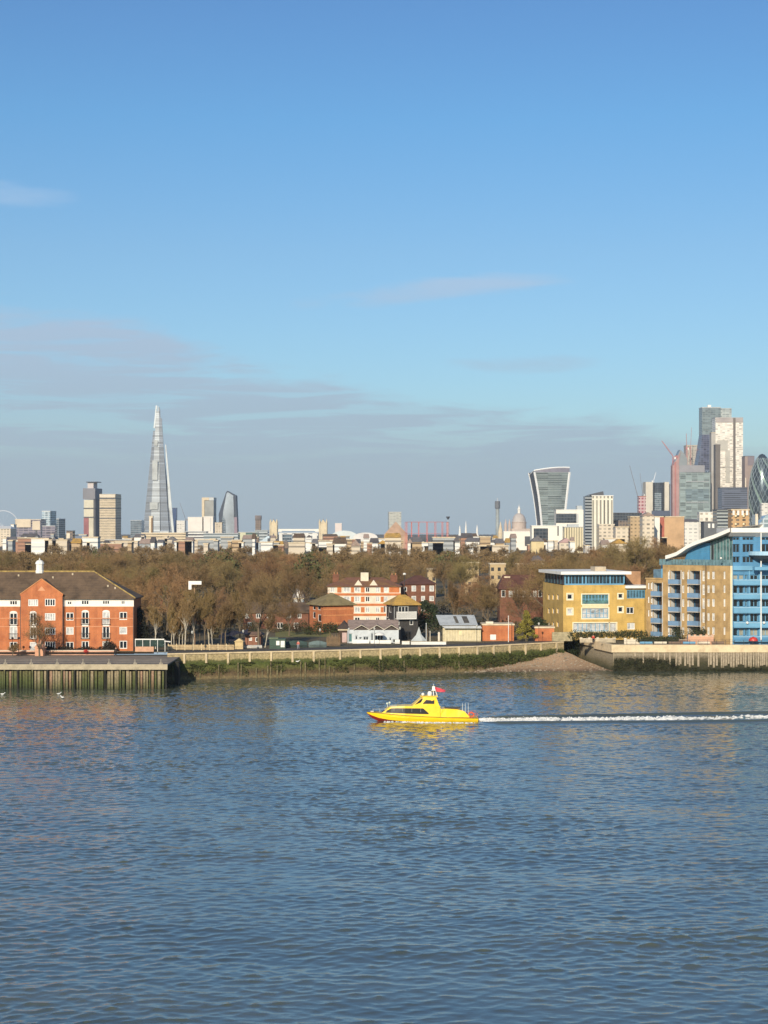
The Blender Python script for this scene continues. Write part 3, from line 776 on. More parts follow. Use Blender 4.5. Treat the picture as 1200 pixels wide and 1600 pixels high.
slim_tree(709, 380, 13, 'tall straight pole-like trunk behind the corrugated barn', BARK, 46, .3)
for k, px in enumerate((272, 280, 285)):
    slim_tree(px, 341+k, 6+k, 'thin pale sapling in the clump left of the tall birch', BIRCH, 50+k, .35, group='saplings left of the tall birch')
for k, (px, h) in enumerate(((268, 9), (276, 11), (296, 10), (303, 12), (312, 9), (320, 11), (327, 12), (352, 10), (358, 9), (366, 11), (375, 12))):
    slim_tree(px, 343+(k*3) % 7, h, 'slender bare tree in the thin row between the tall birch and brick cottage', BARK if k % 3 else BIRCH, 70+k, .4, group='slender trees between the tall birch and brick cottage', lean=.02*((k % 3)-1), tw=.04)
o = bare_tree(PX(404, 343), 343, 15.5, 'big spreading bare tree standing over the small brick cottage', None, k=1, wide=1.0)
o = bare_tree(PX(452, 380), 380, 9.0, 'small bare garden tree before the middle of the long brick terrace', None, k=0, wide=1.0)
def courtyard_tree(px, D, h, label, seed):
    tr, V = tree_meshes(seed, h, .8, .028, trunk_h=.2, twigs=2)
    o = thing('small_bare_tree', label, 'tree', (PX(px, D), D, 4.4)); o.scale = (1.1, 1.1, 1)
    link('trunk', tr, o); link('crown', np_mesh('crown', V, np.arange(len(V)).reshape(-1, 4), [TWIG], smooth=False), o)
courtyard_tree(62, 325, 9.5, 'spreading bare tree in front of the brick gable of the riverside flats', 61)
courtyard_tree(20, 325.5, 2.6, 'short bare shrub at the left end of the quay terrace', 62)

def bush(name, label, cat, blobs, m, seed, leaf=.2, n=500, trunk=None):
    o = thing(name, label, cat, (blobs[0][0], blobs[0][1], GZ if not trunk else GZ))
    bl = [(a-o.location.x, b-o.location.y, c-GZ, d, e, f) for a, b, c, d, e, f in blobs]
    leaf_mass('crown', bl, leaf, n, m, o, seed)
    MB().tube((0, 0, 0), (0.05, 0, max(.5, bl[0][2])), .16, .08).build('trunk', BARK, o)
    return o
# golden conifer: tiers of drooping fans
D = 361.0; x0 = PX(822, D)
bl = []
rc = random.Random(3)
for i in range(34):
    t_ = i/33; z = GZ+.9+t_*5.2; rad = 2.3*(1-t_)**.8+.15
    a = rc.uniform(0, 6.28); q = rad*rc.uniform(.35, .85); bl.append((x0+q*math.cos(a), D+q*math.sin(a), z+rc.uniform(-.2, .2), .75*(1-t_*.5), .75*(1-t_*.5), .42))
bush('golden_conifer', 'bright yellow-green conifer beside the small brick shed', 'tree', [(x0, D, GZ+2.6, .6, .6, 2.4)]+bl, GOLDL, 4, .13, 230)
D = 366.; bush('dark_shrub', 'dark green rounded shrub between the golden conifer and yellow block', 'shrub', [(PX(843, D), D, 8.3, 1.6, 1.3, 1.6), (PX(851, D), D, 7.6, 1.3, 1.2, 1.2), (PX(838, D), D, 8.9, 1.1, 1, .9)], EVER, 6, .16, 900)
D = 376.; bush('dark_evergreen', 'big dark evergreen tree right of the black timber house', 'tree', [(PX(668, D), D, 9.6, 2.3, 2, 2.7), (PX(658, D), D, 8.2, 1.6, 1.6, 2.4), (PX(679, D), D, 8.3, 1.9, 1.6, 2.2), (PX(664, D), D, 12, 1.2, 1.2, .9), (PX(674, D), D, 11.2, 1.3, 1.2, 1.0)], EVER, 7, .2, 900)
D = 337.; bush('black_leaf_clump', 'near-black leafy crown against the right end of the red brick flats', 'tree', [(PX(214, D), D, 9.0, 1.6, 1.5, 3.4), (PX(222, D), D, 7.8, 1.4, 1.3, 2.6), (PX(217, D), D, 11.8, .9, .9, 1.4), (PX(226, D), D, 6.4, 1.0, 1, 1.2)], mat('black_green_leaves', (.012, .016, .008), .9, .3, 1), 8, .2, 900)  # near-black leaf mass filling the dark area beside the flats
D = 392.; bush('laurel_bush', 'low green laurel bush below the lit brick wall of the hip-roofed house', 'shrub', [(PX(515, D), D, 6.0, 2.2, 1.2, 1.4), (PX(530, D), D, 5.8, 1.8, 1.2, 1.0)], HEDGE, 9, .18, 700)
for k, px in enumerate((384, 398, 428, 447, 462, 474)):
    D = 392.+(k*5) % 9; bush('garden_bush', 'dull brown-green bush in the gardens of the long brick terrace', 'shrub', [(PX(px, D), D, GZ+1.0, 1.5, 1, 1.0+.25*(k % 3))], HEDGE if k % 2 else mat('brown_bush_leaves', (.12, .08, .04), .9, .3, 1), 90+k, .16, 420)['group'] = 'bushes of the terrace gardens'
for k, (px, h) in enumerate(((483, 1.5), (496, 2.6), (560, 1.2))):
    D = 384.; bush('garden_bush', ('small dark bush left of the garden of the hip-roofed house', 'dark upright bush at the left corner of the hip-roofed house', 'low brown bush behind the white pavilions')[k], 'shrub', [(PX(px, D), D, GZ+h*.6, 1.2, 1, h*.7)], HEDGE, 12+k, .16, 600)
for k, (px, D, r_) in enumerate(((150, 660, 6), (335, 700, 7), (492, 720, 6), (700, 690, 5), (480, 500, 3.5), (352, 520, 4))):
    h = top_h(D)*.62
    bush('ivy_tree', ('green ivy-clad tree deep in the wood above the right end of the brick roof', 'rounded green tree near the skyline below the faceted glass tower', 'pale green tree near the skyline below the stone bridge', 'dull green tree below the red gasholder frame', 'dark green tree beside the small white pointed gable', 'dull green ivy tree left of the low brick terrace')[k], 'tree',
         [(PX(px, D), D, GZ+h, r_, r_*.8, h*.55), (PX(px, D)+r_*.7, D, GZ+h*.8, r_*.7, r_*.7, h*.45), (PX(px, D)-r_*.7, D+1, GZ+h*.8, r_*.7, r_*.7, h*.4)], mat('olive_green_leaves', (.11, .115, .04), .9, .3, .3), 30+k, .5, 420)
# ------------------------------------------------------------------ red brick riverside flats (left)
def wall_part(root, face, W, z0, z1, holes, d, m, name='wall'):
    mb = MB(rel(root, face)); wall_cells(mb, W, z0, z1, holes, d); return mb.build(name, m, root)
D = 332.0; S = D/F
f = Face((PX(-110, D), D), 0.0, 4.4)
rb = thing('brick_flats', 'long orange-red brick flats with brown hipped roof, central gable and white cupola', 'building', (f.p[0], D, 4.4))
fg = Face((PX(32.5, D-.9), D-.9), 0.0, 4.4)
tall = [(15, 27, 957.5, 976.5, 2, 1), (15, 27, 979.5, 998, 2, 1), (127.5, 139, 956, 975.5, 2, 1), (127.5, 139, 978.5, 997.5, 2, 1), (160, 171.5, 956, 975.5, 2, 1), (160, 171.5, 978.5, 997.5, 2, 1)]
small = [(103, 115, 957, 969.5, 2, 1), (103, 115, 980, 991.5, 2, 1), (103, 115, 1003, 1013.5, 2, 1), (186.5, 198.5, 956, 968.5, 2, 1), (186.5, 198.5, 979.5, 991, 1, 1), (186.5, 198.5, 1001, 1013.5, 2, 1),
         (127.5, 139, 1002, 1014, 2, 1), (160, 171.5, 1002, 1014, 2, 1), (15, 27, 1003, 1015, 2, 1)]
topw = [(15, 27, 938.5, 945.5, 3, 1), (105, 112.5, 939, 945, 2, 1), (127, 139, 937.5, 945, 3, 1), (160, 171.5, 938, 944.5, 3, 1), (189, 195.5, 938, 944.5, 2, 1)]
left = [(a-dx, b-dx, c, d_, e, g_) for dx in (34, 67) for a, b, c, d_, e, g_ in (tall[0], tall[1], small[8], topw[0])]
W = f.u(209)
SURR = mat('brick_arch', (0.62, 0.3, 0.16), .9, .1, 1.0)
main = tall+small+left
BL = lambda s_, i: (s_+(WHITE, (GLB if (i*7) % 3 == 1 else GL)))
h1 = put_windows(rb, f, [BL(s_, i) for i, s_ in enumerate(main)], .14)
zb = f.z(100, 947.5)-4.4; ze = f.z(100, 934.5)-4.4
wall_part(rb, f, W, 0, zb, h1, .14, BRICK)
h2 = put_windows(rb, f, [s_+(WHITE, GL) for s_ in topw+[l for l in left if l[3] < 950]], .1)
wall_part(rb, f, W, zb, ze, h2, .1, mat('white_band', (.84, .80, .70), .8, .06, .6), 'upper_wall')
# sides and back
s = MB().box(0, W-.002, .35, 10, 0, ze-.01); s.build('side_wall', BRICK, rb)
s = MB(); s.box(-.02, W+.06, -.07, -.005, zb-.12, zb-.003)
for y in (966, 979): z = f.z(100, y)-4.4; s.box(0, W, -.035, -.006, z-.06, z+.06)
s.build('string_course', SURR, rb)
# roof
zr = 5.0; md = MB()
ro = MB(); x0, x1, y0, y1 = -.5, W+.4, -.55, 10.5; ym = (y0+y1)/2; xr = f.u(147)*1.0; 
ridge_l = (x0, ym, ze+zr); ridge_r = (PX(147, D+ym)-f.p[0], ym, ze+zr)
ro.poly([(x0,y0,ze), (x1,y0,ze), ridge_r, ridge_l]).poly([(x1,y0,ze), (x1,y1,ze), ridge_r]).poly([(x1,y1,ze), (x0,y1,ze), ridge_l, ridge_r]).box(x0, x1, y0, y1, ze-.2, ze-.003)
ro = ro.build('roof', TILE, rb)
ri = MB().tube(ridge_l, ridge_r, .17, n=6).tube(ridge_r, (x1, y0, ze+.05), .13, n=6); ri.build('ridge_tiles', TILEY, ro)
for k, (px, py) in enumerate(((106, 898), (165, 916), (177, 919), (21, 900), (76, 903))):
    zz = PZ(py, D+3)-4.4; yy = y0+(zz-ze)/zr*(ym-y0); MB().box(PX(px, D)-f.p[0], PX(px, D)-f.p[0]+.3, yy-.1, yy+.25, zz-.1, zz+.28).build('vent', mat('pale_vent', (.5, .42, .3), .8, .1, 1), ro)
# gable bay
Wg = fg.u(97.5); zs = fg.z(60, 932)-4.4; zt = fg.z(64, 905)-4.4
sp_ = [(44, 59.5, 936.5, 947, 4, 1), (70, 86.5, 935.5, 947, 4, 1), (46.5, 57, 957.5, 977, 2, 1), (70, 86.5, 958, 969.5, 4, 1), (46.5, 57, 980, 998, 2, 1), (70, 86.5, 980.5, 991.5, 4, 1), (46.5, 57, 1003, 1017, 1, 1), (70, 86.5, 1002.5, 1014.5, 4, 1)]
hg = put_windows(rb, fg, [BL(s_, i+1) for i, s_ in enumerate(sp_)], .14)
wall_part(rb, fg, Wg, 0, zs, hg, .14, BRICK, 'gable_wall')
xg = fg.p[0]-f.p[0]
g_ = MB(); g_.prism([(xg, zs+.001), (xg+Wg, zs+.001), (xg+Wg+.15, zs+.35), (xg+Wg/2, zt), (xg-.15, zs+.35)], -.9, -.5)
g_.box(xg+.01, xg+Wg-.01, -.74, .4, .01, zs-.01); g_.build('gable', BRICK, rb)
g_ = MB(); hgab = zt-zs-.25
g_.poly([(xg-.2, -.88, zs+.3), (xg+Wg/2, -.88, zt-.06), (xg+Wg/2, 5.5, zt-.06), (xg-.2, .4, zs+.3)]).poly([(xg+Wg+.2, -.88, zs+.3), (xg+Wg+.2, .4, zs+.3), (xg+Wg/2, 5.5, zt-.06), (xg+Wg/2, -.88, zt-.06)])
g_.build('gable_roof', TILE, ro)
MB().tube((xg-.15, -.93, zs+.42), (xg+Wg/2, -.93, zt+.06), .1, n=5).tube((xg+Wg+.15, -.93, zs+.42), (xg+Wg/2, -.93, zt+.06), .1, n=5).build('gable_coping', mat('orange_coping', (.6, .26, .1), .9, .1, 1), rb)
MB().prism([(xg+Wg/2-.75, zt-2.2), (xg+Wg/2+.75, zt-2.2), (xg+Wg/2, zt-1.35)], -.93, -.905).build('gable_panel', SURR, rb)
for dx in (-.12, Wg+.06): MB().box(xg+dx, xg+dx+.1, -.95, -.85, 0, zs).build('drainpipe', IRON, rb)
for px in (118, 208): MB().box(f.u(px), f.u(px)+.1, -.1, -.01, 0, zb).build('drainpipe', BRICKD if px == 118 else IRON, rb)
# arches and juliet rails of the tall windows
for s_ in tall+[l for l in left if 956 < l[2] < 985]+[(46.5, 57, 957.5, 977), (46.5, 57, 980, 998)]:
    fc = fg if 40 < s_[0] < 60 else f; dy = 0 if fc is f else -.9
    u0, u1, z0, z1 = fc.rect(*s_[:4]); o_ = fc.p[0]-f.p[0]; u0 += o_; u1 += o_
    a_ = MB(); n = 8; c_ = (u0+u1)/2; hw = (u1-u0)/2
    pts = [(c_-hw*math.cos(math.pi*i/n), z1+.34*math.sin(math.pi*i/n)) for i in range(n+1)]
    a_.prism(pts[::-1], dy-.05, dy-.004); a_.build('window_arch', WHITE, rb)
    b_ = MB()
    for i in range(13): x = u0-.15+(u1-u0+.3)*i/12; b_.box(x, x+.025, dy-.25, dy-.22, z0+.02, z0+1.0)
    b_.box(u0-.17, u1+.19, dy-.26, dy-.21, z0+1.0, z0+1.05).box(u0-.17, u1+.19, dy-.26, dy-.01, z0-.05, z0+.01)
    b_.build('juliet_rail', IRON, rb)
# cupola
cx = PX(62, D+5)-f.p[0]; cz = ze+zr-.35; cu = MB()
cu.lathe([(.85, cz), (.85, cz+.5), (.72, cz+.55), (.72, cz+1.75), (.88, cz+1.8), (.82, cz+2.1), (.55, cz+2.45), (.12, cz+2.65), (.05, cz+3.0)], 8, (cx, ym)).build('cupola', WHITE, rb)
# terrace wall, hedge, lamps
tw = thing('terrace_wall', 'low pink-rendered terrace wall in front of the red brick flats', 'wall', (PX(-110, 329), 329, 4.4))
MB().box(0, PX(178, 329)-tw.location.x, 0, .35, 0, .85).build('wall_face', mat('pink_render', (.62, .36, .25), .85, .1, .6), tw)
MB().box(-.05, PX(178, 329)-tw.location.x+.05, -.05, .4, .852, .95).build('coping', CREAM, tw)
hd = leaf_mass('hedge', [(PX(p, 330), 330.4, 5.3+.25*math.sin(p*.2), 1.1, .5, .55) for p in range(70, 176, 6)], .13, 260, mat('dark_brown_hedge', (.04, .03, .018), .9, .4, 1.4), seed=17)
tag(hd, 'long dark clipped hedge behind the pink terrace wall', 'hedge')
hd = leaf_mass('shrub', [(PX(168, 330), 330.2, 6.3, .9, .6, 1.1), (PX(174, 330), 330.2, 5.8, .8, .6, 1.0)], .14, 500, mat('dark_brown_hedge', (0,0,0)), seed=18)
tag(hd, 'dark rounded shrub at the right end of the terrace hedge', 'shrub')
hd = leaf_mass('shrub', [(PX(134, 328.4), 328.5, 5.15, .45, .3, .35)], .1, 260, mat('red_flowers', (.65, .07, .06), .8, .2, 2), seed=19)
tag(hd, 'bright red flowering shrub against the pink terrace wall', 'shrub')
tb = thing('terracotta_shelter', 'small pink clay-coloured pyramid shelter before the brick gable', 'shelter', (PX(63, 327.5), 327.5, 4.4))
MB().box(-.9, .9, -.6, .6, 0, 1.5).build('base', mat('clay_pink', (.62, .33, .2), .85, .1, .8), tb)
MB().lathe([(1.25, 1.502), (.05, 3.0)], 4, (0, 0)).build('roof', mat('clay_pink', (0,0,0)), tb)
# glazed screen at the right end
gs = thing('glazed_screen', 'white-framed glazed riverside screen on a low brick wall at the end of the flats', 'screen', (PX(211, 330), 330, 4.6))
Wc = PX(258, 330)-gs.location.x
MB().box(0, Wc*.62, 0, .3, 0, 1.35).build('base_wall', mat('pink_brick', (.58, .34, .22), .9, .1, 1), gs)
MB().box(0.02, Wc*.98, .1, .13, 1.36, 2.6).build('glass_panel', mat('dark_green_glass', (.03, .055, .045), .15, .3, 1), gs)
m_ = MB()
for i in range(5): m_.box(i*Wc/4.05, i*Wc/4.05+.09, 0, .09, 1.36 if i < 3 else 0, 2.65)
m_.box(0, Wc*.97, -.02, .1, 2.651, 2.85); m_.rbox(Wc*.97, 0, -.9, 2.2, .1, 2.3, 2.5); m_.build('frame', WHITE, gs)

# ------------------------------------------------------------------ generic small house
def house(name, label, cat, px0, px1, D, ytop, ybase_z, depth, wall, roof, ridge_py, inset, rz=0.0, wins=(), lwins=(), lpx=None, gable=False, ov=.4, d=.12, chim=(), anchor=None):
    """front face from px0 to px1 at distance D (at px0), eaves at photo row ytop, ridge row ridge_py"""
    f = Face((PX(px0, D), D), rz, ybase_z)
    root = thing(name, label, cat, (f.p[0], f.p[1], ybase_z), rz)
    W = f.u(px1); H_ = f.z((px0+px1)/2, ytop)-ybase_z
    h = put_windows(root, f, wins, d)
    wall_part(root, f, W, 0, H_, h, d, wall)
    if lwins or rz > 0.05:
        # left side wall: runs from the back to the near corner
        fl = Face((f.p[0]-math.sin(rz)*depth, f.p[1]+math.cos(rz)*depth), rz-math.pi/2, ybase_z)
        hl = put_windows(root, fl, lwins, d)
        wall_part(root, fl, depth, 0, H_, hl, d, wall, 'side_wall')
        MB().box(d+.02, W-.001, d+.02, depth, .01, H_-.01).build('rear_wall', wall, root)
    else:
        MB().box(0.001, W-.001, d+.02, depth, .01, H_-.01).build('side_wall', wall, root)
    if roof:
        Dm = D+depth/2; h_r = PZ(ridge_py, Dm)-ybase_z-H_
        r_ = MB(); hip_roof(r_, 0, W, 0, depth, H_+.01, h_r, inset, ov, gable=gable); ro = r_.build('roof', roof, root)
        if gable:
            MB().prism([(0, 0), (depth, 0), (depth/2, h_r*.97)], 0, .2).build
            g_ = MB()
            for xx in (0.02, W-.02): g_.poly([(xx, 0, H_), (xx, depth, H_), (xx, depth/2, H_+h_r-.05)])
            g_.build('gable', wall, root)
        for u_, w_, hh_ in chim:
            c_ = MB().box(u_*W, u_*W+w_, depth/2-.5, depth/2+.5, H_+h_r*.4, H_+h_r+hh_); c_.build('chimney', BRICKD if wall is not CREAM else CREAM, ro)
            p_ = MB()
            for q in (.25, .75): p_.lathe([(.14, H_+h_r+hh_), (.1, H_+h_r+hh_+.5)], 6, (u_*W+w_*q, depth/2))
            p_.build('chimney_pot', mat('clay_pot', (.5, .22, .1), .8, .1, 1), ro)
    else:
        MB().box(-.15, W+.15, -.15, depth+.15, H_+.001, H_+.3).build('parapet', STONE, root)
    return root, f, W, H_

# hip-roofed orange brick house
r_, f, W, H_ = house('brick_house', 'orange brick house with olive hipped roof and blank sunlit wall', 'house', 505, 552.5, 393, 945, GZ, 8.5, BRICK, TILEG, 926.5, 4.2, rz=0.42, ov=.7,
    lwins=[(489, 493, 946.5, 953, 1, 1), (489, 493, 956, 966, 1, 1), (496.5, 501, 946.5, 953, 1, 1), (497, 502, 960, 971, 1, 1)])
s = MB()
for z in (H_*.33, H_*.62, H_*.84): s.box(.01, W-.01, -.03, -.004, z-.07, z+.07)
s.build('string_course', mat('pale_orange_brick', (.66, .3, .12), .9, .1, 1), r_)
# long low terrace
r_, f, W, H_ = house('brick_terrace', 'long low brick terrace with plain brown roof and white windows left of the hip-roofed house', 'house', 380, 482, 408, 957, GZ, 9, BRICKD, TILE, 941, .01, gable=True,
    wins=[(383, 389, 959, 966, 2, 1), (400, 407, 958.5, 966, 2, 1), (417, 425, 958.5, 966, 2, 1), (448, 455, 958.5, 966, 2, 1, WHITE, GLB), (465, 471, 959, 966, 2, 1), (387, 393, 972, 980, 2, 1), (433, 442, 973, 982, 2, 1), (459, 466, 973, 982, 2, 1)])
s = MB(); s.box(.3, W-.3, -.06, -.004, H_-1.5, H_-.1); 
r_, f, W, H_ = house('brick_terrace', 'dim brick terrace with brown roof half hidden by bare trees above the pale fence', 'house', 262, 343, 428, 958, GZ, 9, BRICKD, TILE, 939, .01, gable=True,
    wins=[(270, 276, 960, 968, 2, 1), (292, 297, 961, 968, 2, 1), (320, 326, 958.8, 966, 2, 1), (337, 342, 959, 966, 2, 1)])
r_, f, W, H_ = house('brick_terrace', 'distant brown-roofed terrace above the right end of the red brick flats', 'house', 250, 300, 520, 908, GZ, 10, BRICKD, TILE, 897, 3, wins=[(256, 261, 910, 917, 2, 1), (284, 289, 910, 917, 2, 1)])
# striped flats
SW = mat('white_cladding', (.72, .63, .5), .8, .08, .6); SO = mat('orange_cladding', (.55, .18, .06), .85, .12, .6)
ws = []
for ry0, ry1 in ((917.5, 925.5), (932, 940.5), (948.5, 957), (964.5, 970.5)):
    for a, b in ((516, 523.5), (536.5, 547), (554, 562.5), (571, 577.5), (587, 593), (600, 606)):
        ws.append((a, b, ry0, ry1, 2, 1, WHITE, GLB if (int(a)+int(ry0)) % 3 else GL))
r_, f, W, H_ = house('striped_flats', 'four-storey flats striped white and orange with rusty hipped roof and chimneys', 'building', 512, 626, 440, 916, GZ, 11, SW, mat('rusty_roof_tiles', (.19, .09, .055), .9, .3, .35, c2=(.3, .17, .05)), 902, 5, wins=ws,
    chim=((.06, 1.6, .8), (.46, 1.2, .5), (.86, 1.8, .6)))
s = MB()
for y in (928.7, 944.8, 960.5): z = f.z(560, y)-GZ; s.box(-.02, W+.02, -.12, -.004, z-.28, z+.28)
s.build('orange_band', SO, r_)
for a, b in ((527, 533.5), (548.5, 553), (564, 569.5), (595, 599.5), (608, 624)):
    s = MB()
    for y0, y1 in ((917.4, 925.8),)+(((932.2, 940.4), (948.7, 956.8)) if a < 600 else ()):
        u0, u1, z0, z1 = f.rect(a, b, y0, y1); s.box(u0, u1, -.06, -.004, z0, z1)
    s.build('orange_panel', SO, r_)
s = MB().box(W*.45, W*.45+2.0, 3, 5, H_+1, H_+3.4); s.build('roof_tank', CREAM, r_)
for k, u_ in enumerate((.36, .57)):
    MB().prism([(W*u_, H_+.1), (W*u_+2.2, H_+.1), (W*u_+1.1, H_+1.6)], .2, 3.2).build('dormer', SW, r_)
ws = [(a, b, c, d_, 1, 1, WHITE, GLB) for a, b in ((643, 650), (658, 664), (671, 678)) for c, d_ in ((915, 924), (931, 939), (947, 955))]
ws += [(631, 636, c, d_, 1, 1, WHITE, GL) for c, d_ in ((917, 924), (932, 938), (946, 953))]
house('shaded_flats', 'shade-darkened red wing of flats with white window bays right of the striped flats', 'building', 627, 680, 452, 912.5, GZ, 11, BRICKD, mat('dark_red_tiles', (.12, .05, .035), .9, .2, .6), 899, 4, wins=ws)  # the wing's shade is put into its dark brick and tile colours

# black timber house
fl_rz = .30
r_, f, W, H_ = house('timber_house', 'black weatherboarded three-storey house with orange lichened pyramid roof and white balcony', 'house', 616, 653, 366, 944.5, GZ, 5.6, BLACKB, TILEO, 929.5, 2.45, rz=fl_rz, ov=.6, d=.08,
    wins=[(622, 638, 947.5, 957.5, 3, 1), (618.5, 624, 968.5, 976.5, 1, 1), (640, 645.5, 968.5, 976.5, 1, 1), (628, 643, 986, 999.5, 3, 1, IRON, GL)],
    lwins=[(599.5, 602, 947, 957, 1, 1), (603.5, 607, 947, 965, 1, 1), (608.5, 611.5, 947, 957, 1, 1), (606, 609, 967, 973, 1, 1)])
u0, u1, z0, z1 = f.rect(617.5, 648.5, 956, 966.5)
s = MB().box(u0, u1, -1.0, -.003, z0-.1, z0+.05)
s.build('balcony_floor', WHITE, r_)
s = MB(); n = 22
for i in range(n): x = u0+(u1-u0-.1)*i/(n-1); s.box(x, x+.13, -1.0, -.96, z0+.051, z1)
s.box(u0-.02, u1+.02, -1.04, -.94, z1+.001, z1+.09); s.build('balustrade', WHITE, r_)
s = MB(); s.box(-.05, .06, -.05, .06, 0, H_); s.build('corner_board', mat('grey_board', (.35, .36, .35), .7, .1, 1), r_)
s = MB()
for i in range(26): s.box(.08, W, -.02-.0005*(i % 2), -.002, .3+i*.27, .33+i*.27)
s.build('board_joints', mat('board_joint_line', (.09, .085, .08), .9, .1, 1), r_)  # thin joint strips, a little paler than the black boards

# white pavilions
D = 355.0
pv = thing('white_pavilion', 'row of white riverside pavilions with three small gables and pinkish roofs', 'pavilion', (PX(543, D), D, GZ))
W = PX(623, D)-pv.location.x; e = PZ(984, D)-GZ
P = lambda px: PX(px, D)-pv.location.x
Zp = lambda py: PZ(py, D)-GZ
s = MB()
fz = Face((pv.location.x, D), 0, GZ)
dk = MAT_D = mat('dark_opening', (.02, .022, .022), .6, .2, 1)
PVW = mat('pale_pavilion_paint', (.52, .56, .58), .7, .08, .8)
hs = put_windows(pv, fz, [(555, 559, 993, 1000, 1, 1, PVW, GL), (561, 565.5, 995.5, 999, 1, 1, PVW, GL), (567.5, 576, 994.5, 1000.5, 2, 1, PVW, GL), (579.5, 583, 989, 1002, 1, 1, PVW, GL), (585, 599, 989, 1001, 3, 1, PVW, GL),
    (602, 607, 999.5, 1003, 1, 1, PVW, GL), (608, 612, 996, 1006, 1, 1, PVW, GL), (613.5, 620, 998.5, 1004.5, 1, 1, PVW, GL), (544.5, 550.5, 990, 1003.5, 1, 1, PVW, GLTEAL)], .25)
wall_part(pv, fz, W, -.01, e, hs, .25, PVW)
MB().box(0, W, .4, 7, 0, e-.01).build('side_wall', PVW, pv)
for a, b in ((553, 577), (578, 600), (600.5, 623)):
    x0, x1 = P(a), P(b); c_ = (x0+x1)/2; hg = .95
    MB().poly([(x0-.1, -.35, e), (c_, -.35, e+hg), (c_, 4.2, e+hg+.2), (x0-.1, 4.2, e+.02)]).poly([(x1+.1, -.35, e), (x1+.1, 4.2, e+.02), (c_, 4.2, e+hg+.2), (c_, -.35, e+hg)]).build('gable_roof', TILEP, pv)
    MB().prism([(x0+.3, e-.05), (x1-.3, e-.05), (c_, e+hg-.3)], -.06, .0).build('gable_board', mat('dark_gable', (.08, .06, .05), .8, .2, 1), pv)
    MB().tube((x0-.1, -.36, e+.02), (c_, -.36, e+hg+.02), .07, n=4).tube((x1+.1, -.36, e+.02), (c_, -.36, e+hg+.02), .07, n=4).build('barge_board', CREAM, pv)
MB().poly([(0, .0, e+.03), (W, .0, e+.03), (W, 7, e+1.7), (0, 7, e+1.7)]).box(0, W, 6.9, 7.0, e-.1, e+1.68).build('roof', TILEP, pv)
lw = MB().box(P(551), P(577), -1.2, -.95, 0, .75).box(P(579), P(611), -1.6, -1.35, 0, .7).box(P(617), P(625), -1.2, -1.0, 0, .8); tag(lw.build('garden_wall', WHITE), 'white-painted low garden wall before the pavilions', 'wall'); bpy.data.objects['garden_wall'].location = (pv.location.x, D, GZ)
# parasol in front
ps = thing('parasol', 'open white parasol in front of the middle pavilion', 'parasol', (PX(593, 353.4), 353.4, GZ))
MB().lathe([(1.15, 1.75), (.8, 2.1), (.3, 2.35), (.03, 2.45)], 10).build('canopy', WHITE, ps); MB().tube((0, 0, 0), (0, 0, 2.5), .035).build('pole', IRON, ps)
# orange roof behind
r_, *_ = house('brick_cottage', 'low cottage with long orange tiled roof just behind the white pavilions', 'house', 541, 606, 366, 979, GZ, 7, BRICKD, mat('orange_roof_tiles', (.36, .17, .08), .9, .25, .5), 969.5, .5, ov=.3)
r_, f, W, H_ = house('boat_shed', 'dark gabled timber shed at the left end of the white pavilions', 'shed', 529, 545, 356, 985, GZ, 5, mat('dark_brown_boards', (.07, .045, .03), .9, .2, 1), None, 0, 0)
MB().prism([(-.3, H_+.3), (W+.3, H_+.3), (W/2, H_+1.9)], -.3, 5).build('roof', mat('dark_brown_roof', (.06, .045, .04), .9, .2, 1), r_)
MB().box(W*.35, W*.8, -.06, -.01, .1, 2.1).build('door', mat('pinkish_door', (.5, .36, .33), .7, .1, 1), r_)
# corrugated barn
D = 361.0
bn_ = thing('metal_barn', 'cream-walled barn with pale corrugated metal roof and two roof lights', 'barn', (PX(692, D), D, GZ))
P = lambda px, DD=361.0: PX(px, DD)-bn_.location.x
Wb = P(751.5); e = PZ(979.5, D)-GZ
s = MB().box(0, Wb, 0, 6.5, 0, e-.2); s.build('wall', mat('cream_boards', (.6, .52, .33), .85, .12, 1.5), bn_)
m_ = mat('corrugated_metal', (.5, .53, .53), .5, .1, .8, metal=.1)
zl = PZ(977, D)-GZ; zh = PZ(961, D+5)-GZ
xa0, xa1, xb0, xb1 = P(687.5), P(747), P(681, D+5), P(741, D+5)
n = 60; s = MB()
for i in range(n):
    t0, t1 = i/n, (i+1)/n; dz = .05 if i % 2 else 0
    s.poly([(xa0+(xa1-xa0)*t0, -.3, zl+dz), (xa0+(xa1-xa0)*t1, -.3, zl+.05-dz), (xb0+(xb1-xb0)*t1, 5, zh+.05-dz), (xb0+(xb1-xb0)*t0, 5, zh+dz)])
s.poly([(xb0, 5.01, zh), (xb1, 5.01, zh), (xa1, 9, zl), (xa0, 9, zl)])
ro = s.build('roof', m_, bn_)
MB().poly([(xa0+.3, -.1, zl-.1), (xa1+.5, -.1, zl-.1), (Wb+.15, -.9, e-.15), (0.3, -.9, e-.15)]).box(.2, Wb+.1, -.95, -.9, e-.25, e-.14).build('lean_to_roof', GREYF, bn_)
for a, b in ((.44, .52), (.66, .80)):
    def rp(t, k): return (xa0+(xa1-xa0)*t+(xb0-xa0)*k, -.3+5.3*k, zl+(zh-zl)*k+.09)
    MB().poly([rp(a, .2), rp(b, .2), rp(b, .85), rp(a, .85)]).build('roof_light', mat('dirty_roof_light', (.14, .12, .08), .4, .3, 1), ro)
MB().poly([(xa0, .02, zl-.05), (xb0, 5, zh-.05), (xa0, 9, zl-.05)]).build('gable', mat('dark_gable', (0,0,0)), bn_)
s = MB()
for i in range(1, 14): x = Wb*i/14; s.box(x, x+.06, -.04, -.003, .05, e-.25)
